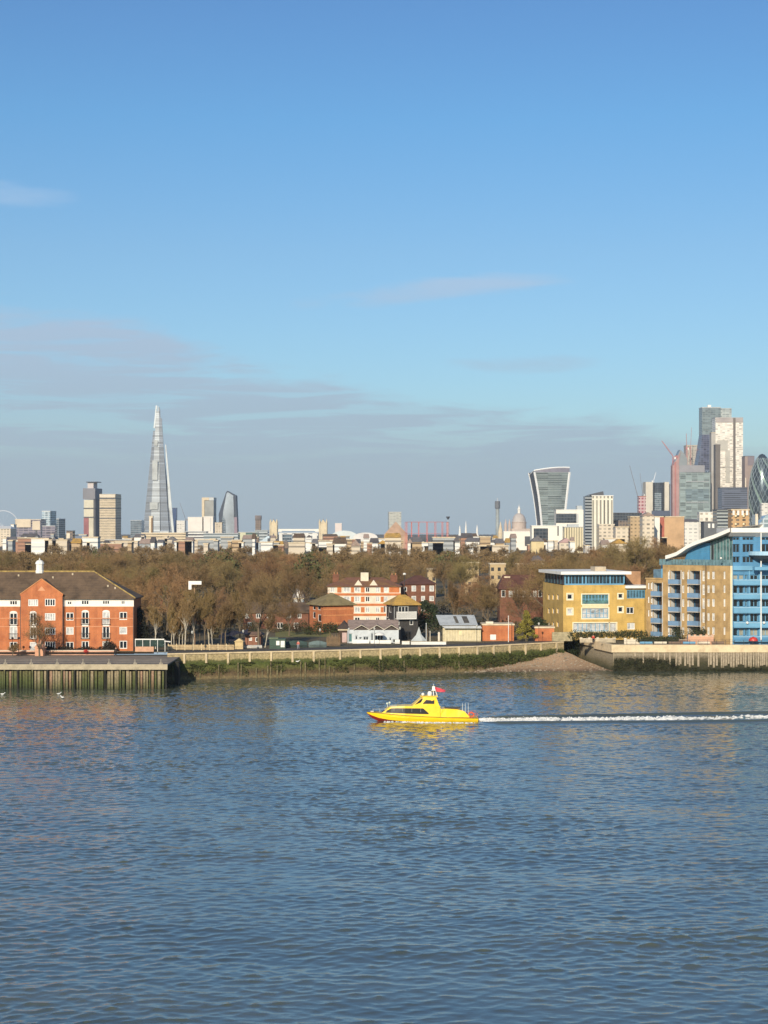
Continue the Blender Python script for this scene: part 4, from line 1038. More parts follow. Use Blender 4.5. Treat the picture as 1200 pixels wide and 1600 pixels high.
s.build('wall_batten', mat('pale_batten', (.72, .66, .5), .8, .1, 1), bn_)
MB().box(Wb*.42, Wb*.5, -.06, -.005, e*.45, e*.72).build('hatch', mat('pale_yellow_hatch', (.8, .68, .4), .8, .1, 1), bn_)
# brick sheds
r_, f, W, H_ = house('brick_shed', 'flat-roofed orange brick shed with a white door right of the metal barn', 'shed', 754, 803, 362, 977, GZ, 6, BRICK, None, 0, 0)
u0, u1, z0, z1 = f.rect(766, 775, 991.5, 1000); MB().box(u0, u1, -.06, -.01, z0, z1).build('door', WHITE, r_)
MB().box(W*.12, W*.35, 1, 3, H_+.3, H_+.7).build('roof_vent', CREAM, r_)
r_, f, W, H_ = house('brick_shed', 'plain flat-topped orange brick outbuilding between the golden conifer and the yellow block', 'shed', 836, 866, 361.5, 981.5, GZ, 5, BRICK, None, 0, 0)
gw = MB().rbox(0, 0, .2, 4.4, .35, 0, 1.9); o = gw.build('garden_wall', mat('pale_mossy_wall', (.42, .36, .22), .9, .2, 1)); o.location = (PX(863, 361), 361, GZ); tag(o, 'pale mossy boundary wall joining the outbuilding to the yellow block', 'wall')
# white pointed gable among the trees
r_, f, W, H_ = house('gabled_house', 'small grey-white house with steep pointed gable peeping over the terrace roof', 'house', 459, 474, 470, 936, GZ, 6, GREYF, None, 0, 0, wins=[(464, 469, 932, 941, 1, 1, WHITE, GL)])
MB().prism([(-.5, H_+.3), (W+.5, H_+.3), (W*.52, H_+4.2)], -.3, 6).build('roof', SLATE, r_)
MB().prism([(.5, H_+.32), (W-.5, H_+.32), (W*.52, H_+3.0)], -.42, -.31).build('gable_board', WHITE, r_)
# row right: terrace with white bays under dark roof
ws = [(a, a+6, 922+k % 2, 933, 1, 1, WHITE, GLB if k % 2 else GL) for k, a in enumerate((783.5, 795, 803, 816, 824, 833, 841))]
house('dark_terrace', 'row of dark brick houses with white bay windows left of the yellow block', 'house', 781, 850, 432, 920, GZ, 10, BRICKD, mat('dark_red_tiles', (0,0,0)), 898, 1.5, wins=ws)
for k, (a, b, yt, D, lab) in enumerate(((766, 790, 882, 620, 'tall narrow beige block half hidden by bare trees left of the dark terrace'), (789, 796, 903, 436, 'yellow-brick stair tower rising by the left end of the dark terrace'),
    (668, 681, 890, 600, 'beige block showing through the trees right of the shaded flats'), (724, 748, 880, 640, 'pale block behind bare trees above the metal barn'), (808, 852, 882, 640, 'long tan terrace behind the trees left of the yellow block'))):
    f_ = facade('tan_facade', (.45, .34, .19), (.05, .05, .05), 2.9, 2.4, .45, .45, rough=.9, gmetal=0)
    r_ = thing('brick_block', lab, 'building', (PX(a, D), D, GZ))
    H_ = PZ(yt, D)-GZ; W = PX(b, D)-PX(a, D)
    MB().box(0, W, 0, 9, 0, H_).build('wall', f_, r_); MB().box(-.2, W+.2, -.2, 9.2, H_+.001, H_+.4).build('parapet', STONE, r_)
r_, f, W, H_ = house('pagoda_roofed_house', 'dark grey peaked roof with a small spike among the trees above the dark terrace', 'house', 832, 848, 640, 876, GZ, 8, SLATE, SLATE, 868, 2, ov=.9)
MB().lathe([(.25, H_+2.4), (.05, H_+4.2)], 6, (W/2, 4)).build('finial', IRON, r_)

# ------------------------------------------------------------------ yellow brick block
D = 365.0
f = Face((PX(880, D), D), R(7), GZ)
yb = thing('yellow_block', 'yellow brick block with glazed blue top storey under a white overhanging roof', 'building', (f.p[0], D, GZ), R(7))
Wm = f.u(977.5); Ww = f.u(1009.5)
zt = f.z(925, 914)-GZ; zr = f.z(925, 897.5)-GZ
WF = WHITE
spec = [(886.5, 894.5, 928, 936.5, 1, 1, WF, GL), (886.5, 894.5, 951, 960, 1, 1, WF, GLB), (909.5, 950.5, 928.8, 943.5, 8, 2, BLUEL, GLTEAL), (909.5, 950.5, 950.5, 966, 6, 2, BLUEL, GLB),
        (896, 951.5, 973.5, 986.5, 8, 1, BLUEL, GLB), (952.5, 963, 973.5, 986.5, 1, 1, WF, GLB), (966, 973, 928, 935, 1, 1, WF, GL), (966, 973, 948.5, 956.5, 1, 1, WF, GL), 
        (978.8, 990.5, 948.5, 959, 2, 1, WF, GL), (980, 992, 973, 983.5, 2, 1, WF, GLB)]
h = put_windows(yb, f, spec, .25)
zw = f.z(990, 919)-GZ
wall_part(yb, f, Wm, 0, zt, [x for x in h if x[1] < Wm], .25, YBRICK)
fw_ = Face((f.p[0]+Wm*f.c, f.p[1]+Wm*f.s), f.a, GZ)
hw = put_windows(yb, fw_, [(979.5, 1008, 921.5, 935, 6, 1, BLUEL, GLBLUE)], .2)
hw += [(x[0]-Wm, x[1]-Wm, x[2], x[3]) for x in h if x[1] >= Wm]
wall_part(yb, fw_, Ww-Wm, 0, zw, hw, .25, YBRICK, 'wing_wall')
DL = 21.0
fl = Face((PX(848.5, D+DL*.985), D+DL*.985), math.atan2(D-(D+DL*.985), f.p[0]-PX(848.5, D+DL*.985)), GZ)
LL = math.hypot(f.p[0]-fl.p[0], f.p[1]-fl.p[1])
ls = [(a, a+3.2, y0, y1, 1, 1, WF, GLB) for a in (855.5, 862.5, 869.5) for y0, y1 in ((928.5, 937), (950, 958.5), (971.5, 979.5))]
hl = put_windows(yb, fl, ls, .3)
wall_part(yb, fl, LL, 0, zt, hl, .3, YBRICK, 'side_wall')
lr = Matrix.Translation(yb.location) @ Matrix.Rotation(R(7), 4, 'Z'); lr.invert()
q = lr @ Vector((fl.p[0], fl.p[1], GZ)); qx, qy = q.x, q.y
core = MB().poly([(qx+.4, qy, 0), (.4, .4, 0), (Wm-.3, .4, 0), (Wm-.3, qy, 0)]).poly([(qx+.4, qy, zt-.02), (.4, .4, zt-.02), (Wm-.3, .4, zt-.02), (Wm-.3, qy, zt-.02)])
core.poly([(Wm-.002, .26, zw), (Wm-.002, qy, zw), (Wm-.002, qy, zt), (Wm-.002, 0, zt)]).poly([(Wm, qy, 0), (qx, qy, 0), (qx, qy, zt), (Wm, qy, zt)])
core.box(Wm+.01, Ww-.01, .3, qy*.8, .01, zw-.02); core.build('rear_wall', YBRICK, yb)
# glazed top storey: posts and panes
gt = MB().poly([(qx+.6, qy, zt), (.35, .3, zt), (Wm-.4, .3, zt), (Wm-.4, qy, zt)][::1])
gt = MB()
pts = [(qx+.6, qy), (.35, .3), (Wm-.4, .3), (Wm-.4, qy)]
for i in range(4):
    a, b = pts[i], pts[(i+1) % 4]; gt.poly([(*a, zt), (*b, zt), (*b, zr), (*a, zr)])
tp = gt.build('top_storey_glass', mat('dark_blue_glass', (.025, .05, .075), .08, .3, .8), yb)
fr = MB(); n = 17
for i in range(n+1):
    x = .3+(Wm-.75)*i/n; w_ = .28 if i in (0, 1, 5, 6, 13, 17) else .09; fr.box(x, x+w_, .12, .27, zt+.3, zr-.2)
fr.box(.2, Wm-.3, .1, .28, zt+.002, zt+.3).box(.2, Wm-.3, .1, .28, zr-.25, zr-.002)
fr.build('top_storey_frame', BLUEL, yb)
fr = MB(); sa = math.atan2(.3-qy, .35-qx-.6); L_ = math.hypot(.35-qx-.6, .3-qy)
for i in range(7):
    t_ = i/6; fr.rbox(qx+.5+(.3-qx-.5)*t_, qy+(.3-qy)*t_, sa, .3, -.12, zt+.05, zr-.05)
fr.build('side_frame', mat('dark_blue_frame', (.05, .11, .14), .5, .1, 1), yb)
ro = MB(); rz_ = zr; e1 = 1.0
A = [(qx-e1*.8, qy+1), (-e1*.7, -e1), (Wm+e1, -e1), (Wm+e1, qy+1)]
n0 = len(ro.v)
th = .62
ro.poly([(x, y, rz_+th) for x, y in A]).poly([(x, y, rz_) for x, y in A][::-1])
for i in range(4):
    a, b = A[i], A[(i+1) % 4]; ro.poly([(*a, rz_), (*b, rz_), (*b, rz_+th), (*a, rz_+th)])
ro.build('roof', mat('white_roof_edge', (.8, .78, .72), .6, .05, .5), yb)
MB().box(Wm*.6, Wm*.78, 5, 9, rz_+th, rz_+th+.9).build('plant_room', mat('beige_plant', (.5, .42, .3), .8, .1, .6), yb)
MB().box(Wm-.2, Ww+.7, -.7, qy*.8, zw+.001, zw+.55).build('wing_roof', mat('white_roof_edge', (0,0,0)), yb)
MB().box(Wm+2, Wm+5.2, 7, 10, zw+.55, zw+3.4).build('stair_head', mat('terracotta_render', (.42, .24, .13), .9, .15, .5), yb)
sur = MB()
for s_ in spec:
    if s_[0] > 978: continue
    u0, u1, z0, z1 = f.rect(*s_[:4]); t_ = .22
    sur.box(u0-t_, u1+t_, -.05, -.003, z1+.001, z1+t_).box(u0-t_, u1+t_, -.05, -.003, z0-t_, z0-.001).box(u0-t_, u0-.001, -.045, -.003, z0, z1).box(u1+.001, u1+t_, -.045, -.003, z0, z1)
sur.build('window_surround', mat('cream_surround', (.82, .72, .5), .8, .06, .8), yb)
u0, u1, z0, z1 = f.rect(909.5, 950.5, 944.3, 949.6); MB().box(u0, u1, -.06, -.004, z0+.22, z1-.22).build('window_panel', mat('cream_surround', (0,0,0)), yb)
MB().tube((Ww-.25, -.08, .2), (Ww-.25, -.08, zw-.05), .06).build('drainpipe', IRON, yb)
fs = MB()
for i in range(5):
    u0, u1, z0, z1 = f.rect(909.5, 950.5, 928.8, 943.5)
fs = MB(); u0, u1, z0, z1 = f.rect(909.5, 950.5, 938.5, 943.5); fs.box(u0, u1, -.1, -.06, z0, z1); fs.build('glass_balustrade', GLTEAL, yb)

# ------------------------------------------------------------------ tan flats and blue flats (one building)
Dn = 350.0
f = Face((PX(1145, Dn), Dn), math.pi-R(42), GZ)      # heading away to the left; outward side is on the right of travel
tf = thing('riverside_flats', 'tan and bright blue riverside flats with recessed balconies and a swooping white roof', 'building', (f.p[0], Dn, GZ))
# work with a face that runs left (far) to right (near)
def far_face(px, L0=None):
    u = f.u(px); return u
uF = f.u(1035.5); uE = f.u(1009.5)
fa = Face((f.p[0]+uE*f.c, f.p[1]+uE*f.s), -R(42), GZ)
LA = uE; lF = uE-uF
z_hi = fa.z(1100, 883.5)-GZ; z_lo = fa.z(1020, 905)-GZ
rows_ = [892.5, 914, 935.5, 957.5, 979.5]      # tops of the openings
spec = []
for y in rows_:
    for a, b in ((1105, 1108.6), (1112.5, 1116.5), (1130.3, 1133.2)): spec.append((a, b, y+.3, y+12.3, 1, 1, WHITE, GLB))
    for a, b in ((1043.2, 1046.2), (1065.7, 1069), (1073.6, 1076.4)): spec.append((a, b, y+.5, y+12.5, 1, 1, WHITE, GLB))
    spec.append((1097.2, 1101, y-1, y+15.5, 1, 3, WHITE, GLB))
for y in (910.5, 932, 953):
    for a, b in ((1012.2, 1014.6), (1016.4, 1018.8)): spec.append((a, b, y, y+10, 1, 1, WHITE, GLB))
holes = put_windows(tf, fa, spec, .22)
bal = []
for y in rows_:
    for a, b in ((1048.2, 1063.0), (1078.0, 1093.5)):
        u0, u1, z0, z1 = fa.rect(a, b, y-.5, y+19.8); bal.append((u0, u1, z0, z1, 1.5))
for y in (911.5, 932.5, 953.5, 974.5):
    u0, u1, z0, z1 = fa.rect(1021, 1034, y-.5, y+19.3); bal.append((u0, u1, z0, z1, 1.5))
hA = [x for x in holes+bal if x[0] > lF-.05]; hB = [x for x in holes+bal if x[0] <= lF-.05]
mb = MB(rel(tf, fa)); 
sub = [(a-lF, b-lF, c, d_, *r__) for a, b, c, d_, *r__ in hA]
mb.M = mb.M @ Matrix.Translation((lF, 0, 0)); wall_cells(mb, LA-lF, 0, z_hi, sub, .22); mb.build('tan_wall', TBRICK, tf)
mb = MB(rel(tf, fa)); wall_cells(mb, lF, 0, z_lo, hB, .22); mb.build('tan_wall', TBRICK, tf)
Mr = rel(tf, fa)
mb = MB(Mr); mb.box(lF+.02, LA-.02, 2.35, 9, .01, z_hi-.02).box(0.02, lF, 2.35, 9, .01, z_lo-.02).box(lF, lF+.01, .01, 8.9, z_lo, z_hi-.01)
mb.build('rear_wall', TBRICK, tf)
for (u0, u1, z0, z1, dd) in bal:
    mb = MB(Mr); mb.poly([(u0+.01, .03, z0), (u0+.01, 1.46, z0), (u0+.01, 1.46, z1-.02), (u0+.01, .03, z1-.02)]).poly([(u1-.01, .03, z0), (u1-.01, 1.46, z0), (u1-.01, 1.46, z1-.02), (u1-.01, .03, z1-.02)]); mb.build('recess_wall', WHITE, tf)
    mb = MB(Mr); mb.box(u0+.02, u1-.02, 1.4, 1.48, z0+.01, z1-.02); mb.build('recess_glazing', mat('recess_shade_glass', (.03, .03, .04), .3, .2, 1), tf)  # shade of the recess put into the near-black back panel
    mb = MB(Mr)
    mb.box(u0-.12, u1+.12, -.9, 1.4, z0-.16, z0-.002)
    fl_ = mb.build('balcony_floor', mat('white_slab_edge', (.5, .46, .4), .8, .1, 1), tf)
    mb = MB(Mr); mb.box(u0-.12, u1+.12, -.9, -.86, z0+.02, z0+.9).box(u0-.12, u0-.08, -.855, -.02, z0+.02, z0+.9).box(u1+.08, u1+.12, -.855, -.02, z0+.02, z0+.9)
    mb.box(u0-.14, u1+.14, -.93, -.84, z0+.901, z0+.97); mb.build('balustrade', mat('shadow_blue_panel', (.17, .28, .42), .3, .1, .6), tf)  # blue greyed down: shadow on the balustrade put into its colour
    mb = MB(Mr); mb.box(u0+.3, u0+.4, 1.3, 1.395, z0+.02, z1-.05).box(u0+.4, u1-.4, 1.3, 1.395, z1-.16, z1-.05); mb.build('door_frame', BLUE, tf)
    for ua in (u0-.3, u1+.14): mb = MB(Mr); mb.box(ua, ua+.16, -.06, -.004, z0-.1, z1+.15); mb.build('side_strip', mat('pale_strip', (.5, .5, .48), .6, .05, 1), tf)
mb = MB(Mr); u_ = fa.u(1103.3); mb.tube((u_, -.08, 0), (u_, -.08, z_hi), .07); mb.build('drainpipe', IRON, tf)
mb = MB(Mr); mb.box(LA-.55, LA+.05, -.05, -.004, 0, z_hi); mb.build('corner_pier', mat('cream_pier', (.78, .66, .45), .8, .06, .6), tf)
mb = MB(Mr); mb.box(-.1, lF, -.15, .3, z_lo+.002, z_lo+.3); mb.build('parapet', TBRICK, tf)
# glazed penthouse behind a teal balustrade
mb = MB(Mr); 
for i in range(22): u_ = fa.u(1030)+(LA-fa.u(1030))*i/22; mb.box(u_, u_+(LA-fa.u(1030))/22-.08, .06, .1, z_hi+.02, z_hi+1.2)
mb.build('glass_balustrade', mat('grey_teal_glass', (.14, .24, .27), .15, .2, 1), tf)
# roof profile along the tan face, then level over the blue front
prof = [(1044, 865.5), (1052, 863.2), (1061, 860), (1069, 855), (1077, 849.5), (1086, 845), (1096, 841), (1108, 837), (1120, 833), (1132, 828), (1147, 822.5)]
rp_ = []
for px, py in prof:
    u_ = fa.u(px) if px < 1145 else LA; rp_.append((u_, fa.z(px, py+2.5)-GZ))
top = MB(Mr)
dep = 12.0; thk = .75
for i in range(len(rp_)-1):
    (ua, za), (ub, zb_) = rp_[i], rp_[i+1]
    y0_ = -1.1
    P1_ = [(ua, y0_, za), (ub, y0_, zb_), (ub, dep, zb_+.8), (ua, dep, za+.8)]
    P2_ = [(ua, y0_, za-thk), (ub, y0_, zb_-thk), (ub, dep, zb_+.8-thk), (ua, dep, za+.8-thk)]
    top.poly(P1_).poly(P2_[::-1]).poly([P2_[0], P2_[1], P1_[1], P1_[0]]).poly([P2_[3], P1_[3], P1_[2], P2_[2]])
top.poly([(rp_[0][0], -1.1, rp_[0][1]-thk), (rp_[0][0], -1.1, rp_[0][1]), (rp_[0][0], dep, rp_[0][1]+.8), (rp_[0][0], dep, rp_[0][1]+.8-thk)])
top.build('curved_roof', mat('white_metal_roof', (.75, .73, .68), .5, .05, .5), tf)
zc = rp_[-1][1]
WB = 24.0
MB().box(-.6, WB, -1.4, 14, zc-.9, zc+.02).build('flat_roof', mat('white_metal_roof', (0,0,0)), tf)
s = MB(); s.poly([(-.6, -1.41, zc-.9), (WB, -1.41, zc-.9), (WB, -.2, zc-1.7), (-.6, -.2, zc-1.7)]).poly([(-.6, -1.41, zc-.9), (-.6, -.2, zc-1.7), (-.6, 14, zc-1.7), (-.6, 14, zc-.9)]); s.build('soffit', mat('grey_white_soffit', (.55, .54, .52), .6, .05, .5), tf)
# penthouse under the roof curve: blue infill then glass
mb = MB(Mr); uu = [(u_, z_) for u_, z_ in rp_ if u_ <= fa.u(1104)]; um = fa.u(1104)
poly = [(fa.u(1062), z_hi), (um, z_hi), (um, uu[-1][1]-thk+.15)]+[(u_, max(z_hi+.01, z_-thk)) for u_, z_ in reversed(uu) if u_ > fa.u(1062)]
mb.prism(poly, 1.2, 8.9); mb.build('blue_infill', BLUE, tf)
mb = MB(Mr); uu = [(u_, z_) for u_, z_ in rp_ if u_ > um]; poly = [(um+.01, z_hi), (LA-.02, z_hi)]+[(u_-.02, z_-thk-.02) for u_, z_ in reversed(uu)]+[(um+.01, rp_[6][1]-thk+.35)]
mb.prism(poly, 1.5, 8.9); mb.build('penthouse_glass', GLTEAL, tf)
mb = MB(Mr)
for k in range(9): 
    u_ = um+.05+(LA-um-.3)*k/8; zt_ = np.interp(u_, [a for a, b in rp_], [b for a, b in rp_])-thk-.05; mb.box(u_, u_+.12, 1.42, 1.49, z_hi+.01, zt_)
mb.build('penthouse_frame', mat('grey_frame', (.3, .36, .38), .5, .1, 1), tf)
mb = MB(Mr); mb.box(fa.u(1106.5), fa.u(1109.5), 1.3, 1.4, z_hi+.5, z_hi+4.2); mb.build('vent_grille', IRON, tf)
mb = MB(Mr); mb.box(fa.u(1012), fa.u(1032), 2.2, 6, z_lo+.02, z_lo+2.0); mb.build('blue_penthouse', mat('grey_blue_glass', (.12, .2, .27), .2, .2, 1), tf)
mb = MB(Mr); mb.box(fa.u(1024.5), fa.u(1035), 1.6, 6.3, z_lo+2.9, z_lo+3.5); mb.build('white_canopy', WHITE, tf)
mb = MB(Mr); mb.box(fa.u(1025), fa.u(1033), 1.9, 6, z_lo+.03, z_lo+2.89); mb.build('stair_head', BLUEL, tf)
# blue front
fb = Face((f.p[0], Dn), 0.0, GZ); Zb = lambda py: PZ(py, Dn)-GZ; Ub = lambda px: PX(px, Dn)-f.p[0]
spec = []
rowsB = [(898, 906), (914.5, 927.5), (936.5, 948.5), (958.5, 972), (981.5, 994)]
for y0, y1 in rowsB:
    dark = y0 < 990
    g1 = GL if y0 > 900 else mat('beige_blind', (.3, .3, .24), .5, .2, 1)
    if y0 > 980: g1 = mat('beige_blind', (0,0,0))
    for a, b, n in ((1144.5, 1153, 1), (1154.5, 1162, 1), (1172, 1184.5, 2), (1190.5, 1202, 2), (1208, 1220, 2), (1226, 1238, 2), (1244, 1256, 2), (1262, 1274, 2)):
        spec.append((a, b, y0, y1, n, 1, BLUEL, GL if (y0 < 980 and (y0 > 900 or a > 1165)) or a == 1144.5 and y0 > 980 else g1))
    spec.append((1164, 1168, y0, y1-.5, 1, 1, BLUEL, GLBLUE))
for y0, y1 in ((839, 844.5), (850, 863.5), (869.5, 879.5)):
    for a, b, n in ((1145, 1155.5, 2), (1160, 1177.5, 3), (1189.5, 1203, 2), (1208, 1222, 2), (1228, 1240, 2), (1246, 1260, 2)): spec.append((a, b, y0, y1, n, 1, BLUE, GL))
hb = put_windows(tf, fb, spec, .35)
ztop = zc-1.75
wall_part(tf, fb, WB, 0, ztop, hb, .35, BLUE, 'blue_wall')
MB().box(.4, WB, .4, 14, 0, ztop-.02).build('blue_side_wall', BLUE, tf)
for y0, y1 in ((906.5, 913.8), (928.3, 935.5), (949.3, 957.5), (973, 980), (995, 1002)):
    MB().box(.05, WB, -1.1, -.004, Zb(y1)-.05, Zb(y1)+.1).build('balcony_floor', BLUEL, tf)
    s = MB().box(.05, WB, -1.1, -1.06, Zb(y1)+.12, Zb(y0)); s.build('balcony_panel', BLUEL if y0 < 990 else BLUE, tf)
    MB().box(.0, WB, -1.16, -1.02, Zb(y0)+.01, Zb(y0)+.12).build('handrail', mat('pale_blue_rail', (.35, .55, .7), .4, .05, 1), tf)
for a, b in ((1143.2, 1144.3), (1169.8, 1171.3), (1185.6, 1188.6), (1205, 1207), (1223, 1225), (1241, 1243)):
    MB().box(max(.02, Ub(a)), Ub(b), -.2, -.006, .1, Zb(884)).build('pilaster', BLUEL, tf)
MB().tube((Ub(1187), -1.3, Zb(1000)), (Ub(1187), -1.3, zc-1.0), .13, n=8).build('white_column', WHITE, tf)
s = MB(); cxb = Ub(1200)
s.lathe([(4.0, Zb(867.5)), (4.0, Zb(861.5))], 28, (cxb, 0)); s.build('bow_balcony', mat('pale_blue_rail', (0,0,0)), tf)
s = MB(); s.lathe([(1.8, Zb(878)), (3.1, Zb(873)), (3.9, Zb(867.5)-.01)], 28, (cxb, 0)); s.build('bow_balcony_base', mat('soffit_shade', (.06, .08, .1), .6, .1, 1), tf)  # shade under the balcony put into the dark base colour
MB().box(Ub(1175.5), WB, -2.2, -1.2, Zb(890.5), Zb(885.5)).build('balcony_panel', BLUEL, tf)
MB().box(.02, Ub(1175), -.5, -.005, Zb(891), Zb(884)).build('spandrel', BLUEL, tf)
for px in (1165.5, 1191.5, 1212): MB().ball((Ub(px), -1.35, Zb(972.5)), .28).build('globe_light', WHITE, tf)
MB().ball((Ub(1125), -1.0, Zb(872)), .22).build('globe_light', WHITE, tf)
rc_ = thing('red_canopy', 'small domed red canopy at the foot of the blue flats', 'canopy', (PX(1177, 348.5), 348.5, GZ))
MB().lathe([(.95, .9), (.85, 1.3), (.5, 1.6), (.05, 1.72)], 12).build('dome', RED, rc_); MB().tube((0, 0, 0), (0, 0, 1.0), .06).build('stem', IRON, rc_)

# gardens before the yellow and tan blocks
gw = [('low cream garden wall along the quay below the tan flats', 975, 1020, 352, .9, CREAM), ('pinkish stepped garden wall beside the corner of the tan flats', 1075, 1115, 350.5, 1.7, mat('pink_brick', (0,0,0))),
      ('pale retaining wall at the head of the inlet before the yellow block', 906, 962, 357, .75, CONC), ('low brown planter wall under the balconies of the tan flats', 1020, 1074, 352.5, .8, mat('brown_planter', (.26, .15, .1), .9, .2, 1))]
for k, (lab, a, b, D, h, m_) in enumerate(gw):
    r_ = thing('garden_wall', lab, 'wall', (PX(a, D), D, GZ))
    MB().box(0, PX(b, D)-PX(a, D), 0, .4, 0, h).build('wall_face', m_, r_)
    s = MB()
    for i in range(5): x = (PX(b, D)-PX(a, D)-.5)*i/4; s.box(x, x+.5, -.06, .46, 0, h+.35)
    s.build('pier', m_, r_)
    MB().box(-.05, PX(b, D)-PX(a, D)+.05, -.08, .3, h+.002, h+.1).build('coping', CREAM, r_)
hs_ = [('long dark hedge under the ground floor of the yellow block', [(PX(p, 361), 361, GZ+1.3, 1.6, .7, .9+.3*math.sin(p)) for p in range(900, 948, 9)]),
       ('green hedge before the right wing of the yellow block', [(PX(p, 360), 360, GZ+1.5, 1.4, .7, .9) for p in range(960, 1012, 9)]),
       ('low ragged hedge on the quay garden below the tan balconies', [(PX(p, 352), 351.6, GZ+1.0, 1.3, .6, .7+.2*math.sin(p*2)) for p in range(1003, 1052, 8)]),
       ('dark bushes against the ground floor of the tan flats', [(PX(p, 354), 354, GZ+1.9, 1.2, .7, 1.5) for p in (1056, 1062, 1082, 1090, 1098)]),
       ('dark bush filling the head of the beach inlet', [(PX(p, 367), 367, z__, 1.2, .8, 1.5) for p in (884, 889, 894, 898) for z__ in (2.9, 4.5)])]
for k, (lab, bl_) in enumerate(hs_):
    o = leaf_mass('hedge', bl_, .14, 420, HEDGE if k != 4 else EVER, seed=60+k); tag(o, lab, 'hedge')
bl = thing('boat_cover', 'long blue-grey and pale striped bench row on the quay beside the hedge', 'bench', (PX(1000, 348.6), 348.6, GZ))
for i in range(6):
    MB().box(i*2.9, i*2.9+2.5, 0, .5, .25, .7).build('seat', (BLUEL, CREAM, IRON)[i % 3] if i % 3 != 2 else mat('brown_bench', (.2, .14, .1), .8, .1, 1), bl)
bl.name = 'bench_row'
# ------------------------------------------------------------------ small things on the middle bank
def ground_D(px):  # centre of the riverside road at this column
    return float(np.interp(px, [265, 500, 740, 881], [325, 333, 345, 359]))+4
def person(px, D, z, label, coat, legs, seed, h=1.72, arm=0.0, walk=.12):
    o = thing('person', label, 'person', (PX(px, D), D, z), random.Random(seed).uniform(-.6, .6))
    def skin(name, pts, edges, rad, m, sub=1):
        me = bpy.data.meshes.new(name); me.from_pydata([(x*h, y*h, z_*h) for x, y, z_ in pts], edges, []); me.materials.append(m)
        b = link(name, me, o); md = b.modifiers.new('skin', 'SKIN'); md.use_smooth_shade = True
        for i, r_ in enumerate(rad):
            v = me.skin_vertices[0].data[i]; v.radius = (r_[0]*h, r_[1]*h) if isinstance(r_, tuple) else (r_*h, r_*h)
        me.skin_vertices[0].data[0].use_root = True
        s_ = b.modifiers.new('sub', 'SUBSURF'); s_.levels = sub; s_.render_levels = sub
        return b
    w_ = walk
    P_ = [(0,0,.53), (0,0,.64), (0,0,.78), (0,0,.85), (0,-.01,.90), (0,-.01,.955),
          (-.055,0,.50), (-.06,-w_*.4,.28), (-.06,-w_*.6+.03,.045), (-.06,-w_*.6-.05,.02),
          (.055,0,.50), (.06,w_*.3,.28), (.06,w_*.9,.05), (.06,w_*.9-.07,.02),
          (-.11,0,.80), (-.14,.02+arm*.2,.63), (-.13,-.06-arm,.50+arm*.6), (-.13,-.08-arm,.46+arm*.7),
          (.11,0,.80), (.14,-.02,.63), (.13,-.08,.50), (.13,-.10,.46)]
    E_ = [(0,1),(1,2),(2,3),(3,4),(4,5),(0,6),(6,7),(7,8),(8,9),(0,10),(10,11),(11,12),(12,13),(2,14),(14,15),(15,16),(16,17),(2,18),(18,19),(19,20),(20,21)]
    Rr = [(.075,.055), (.068,.05), (.08,.055), .032, .048, .045, .048, .032, .022, .02, .048, .032, .022, .02, .03, .024, .018, .016, .03, .024, .018, .016]
    skin('body', P_, E_, Rr, SKIN)
    ci = [0,1,2,14,15,16,18,19,20]; mp = {a: i for i, a in enumerate(ci)}
    skin('coat', [P_[i] for i in ci], [(mp[a], mp[b]) for a, b in E_ if a in mp and b in mp], [(.092,.075), (.088,.07), (.09,.066), .042, .036, .028, .042, .036, .028], coat)
    ci = [0,6,7,8,10,11,12]; mp = {a: i for i, a in enumerate(ci)}
    skin('trousers', [P_[i] for i in ci], [(mp[a], mp[b]) for a, b in E_ if a in mp and b in mp], [(.08,.062), .06, .045, .032, .06, .045, .032], legs)
    MB().ball((0, 0, 0), .056*h, 10).build('hair', mat('dark_hair', (.04, .025, .015), .8, .1, 5), o).location = (0, .012*h, .955*h)
    return o
NAVY = mat('navy_cloth', (.03, .035, .06), .9, .1, 5); BLK = mat('black_cloth', (.02, .02, .02), .9, .1, 5); PINK = mat('pink_red_cloth', (.62, .16, .12), .9, .1, 5); REDC = mat('bright_red_cloth', (.6, .04, .03), .9, .1, 5); JEAN = mat('pale_denim', (.3, .33, .38), .9, .1, 5)
person(62.5, 327.2, 4.4, 'person in dark clothes standing before the pyramid shelter on the timber quay', BLK, NAVY, 1)
person(181, 327.0, 4.4, 'person in black at the right end of the pink terrace wall', BLK, BLK, 2, arm=.12)
person(466, 336.5, GZ, 'person in a pink-red jacket walking on the riverside road', PINK, JEAN, 3, h=1.75)
person(927, 356.0, GZ, 'person in a bright red coat by the retaining wall of the inlet', REDC, BLK, 4)

ff = thing('wooden_fence', 'pale wooden panel fence along the road below the birches', 'fence', (PX(263, 334), 334, GZ))
Wf = PX(368, 336)-ff.location.x
for i in range(8):
    x = Wf*i/8; MB().box(x+.1, x+Wf/8-.1, 0, .06, .1, 1.05).build('panel', WOOD, ff)
    MB().box(x-.08, x+.09, -.05, .12, 0, 1.25).build('post', mat('pale_post', (.62, .5, .3), .9, .1, 1), ff)
yh = thing('garden_hut', 'little straw-yellow hut at the right end of the pale fence', 'hut', (PX(367, 337), 337, GZ))
Wh = PX(380, 337)-yh.location.x
MB().box(0, Wh, 0, 1.6, 0, 1.45).build('wall', mat('straw_wall', (.6, .46, .24), .9, .15, 1.2), yh); MB().prism([(-.2, 1.452), (Wh+.2, 1.452), (Wh/2, 2.1)], -.2, 1.8).build('roof', mat('straw_wall', (0,0,0)), yh)
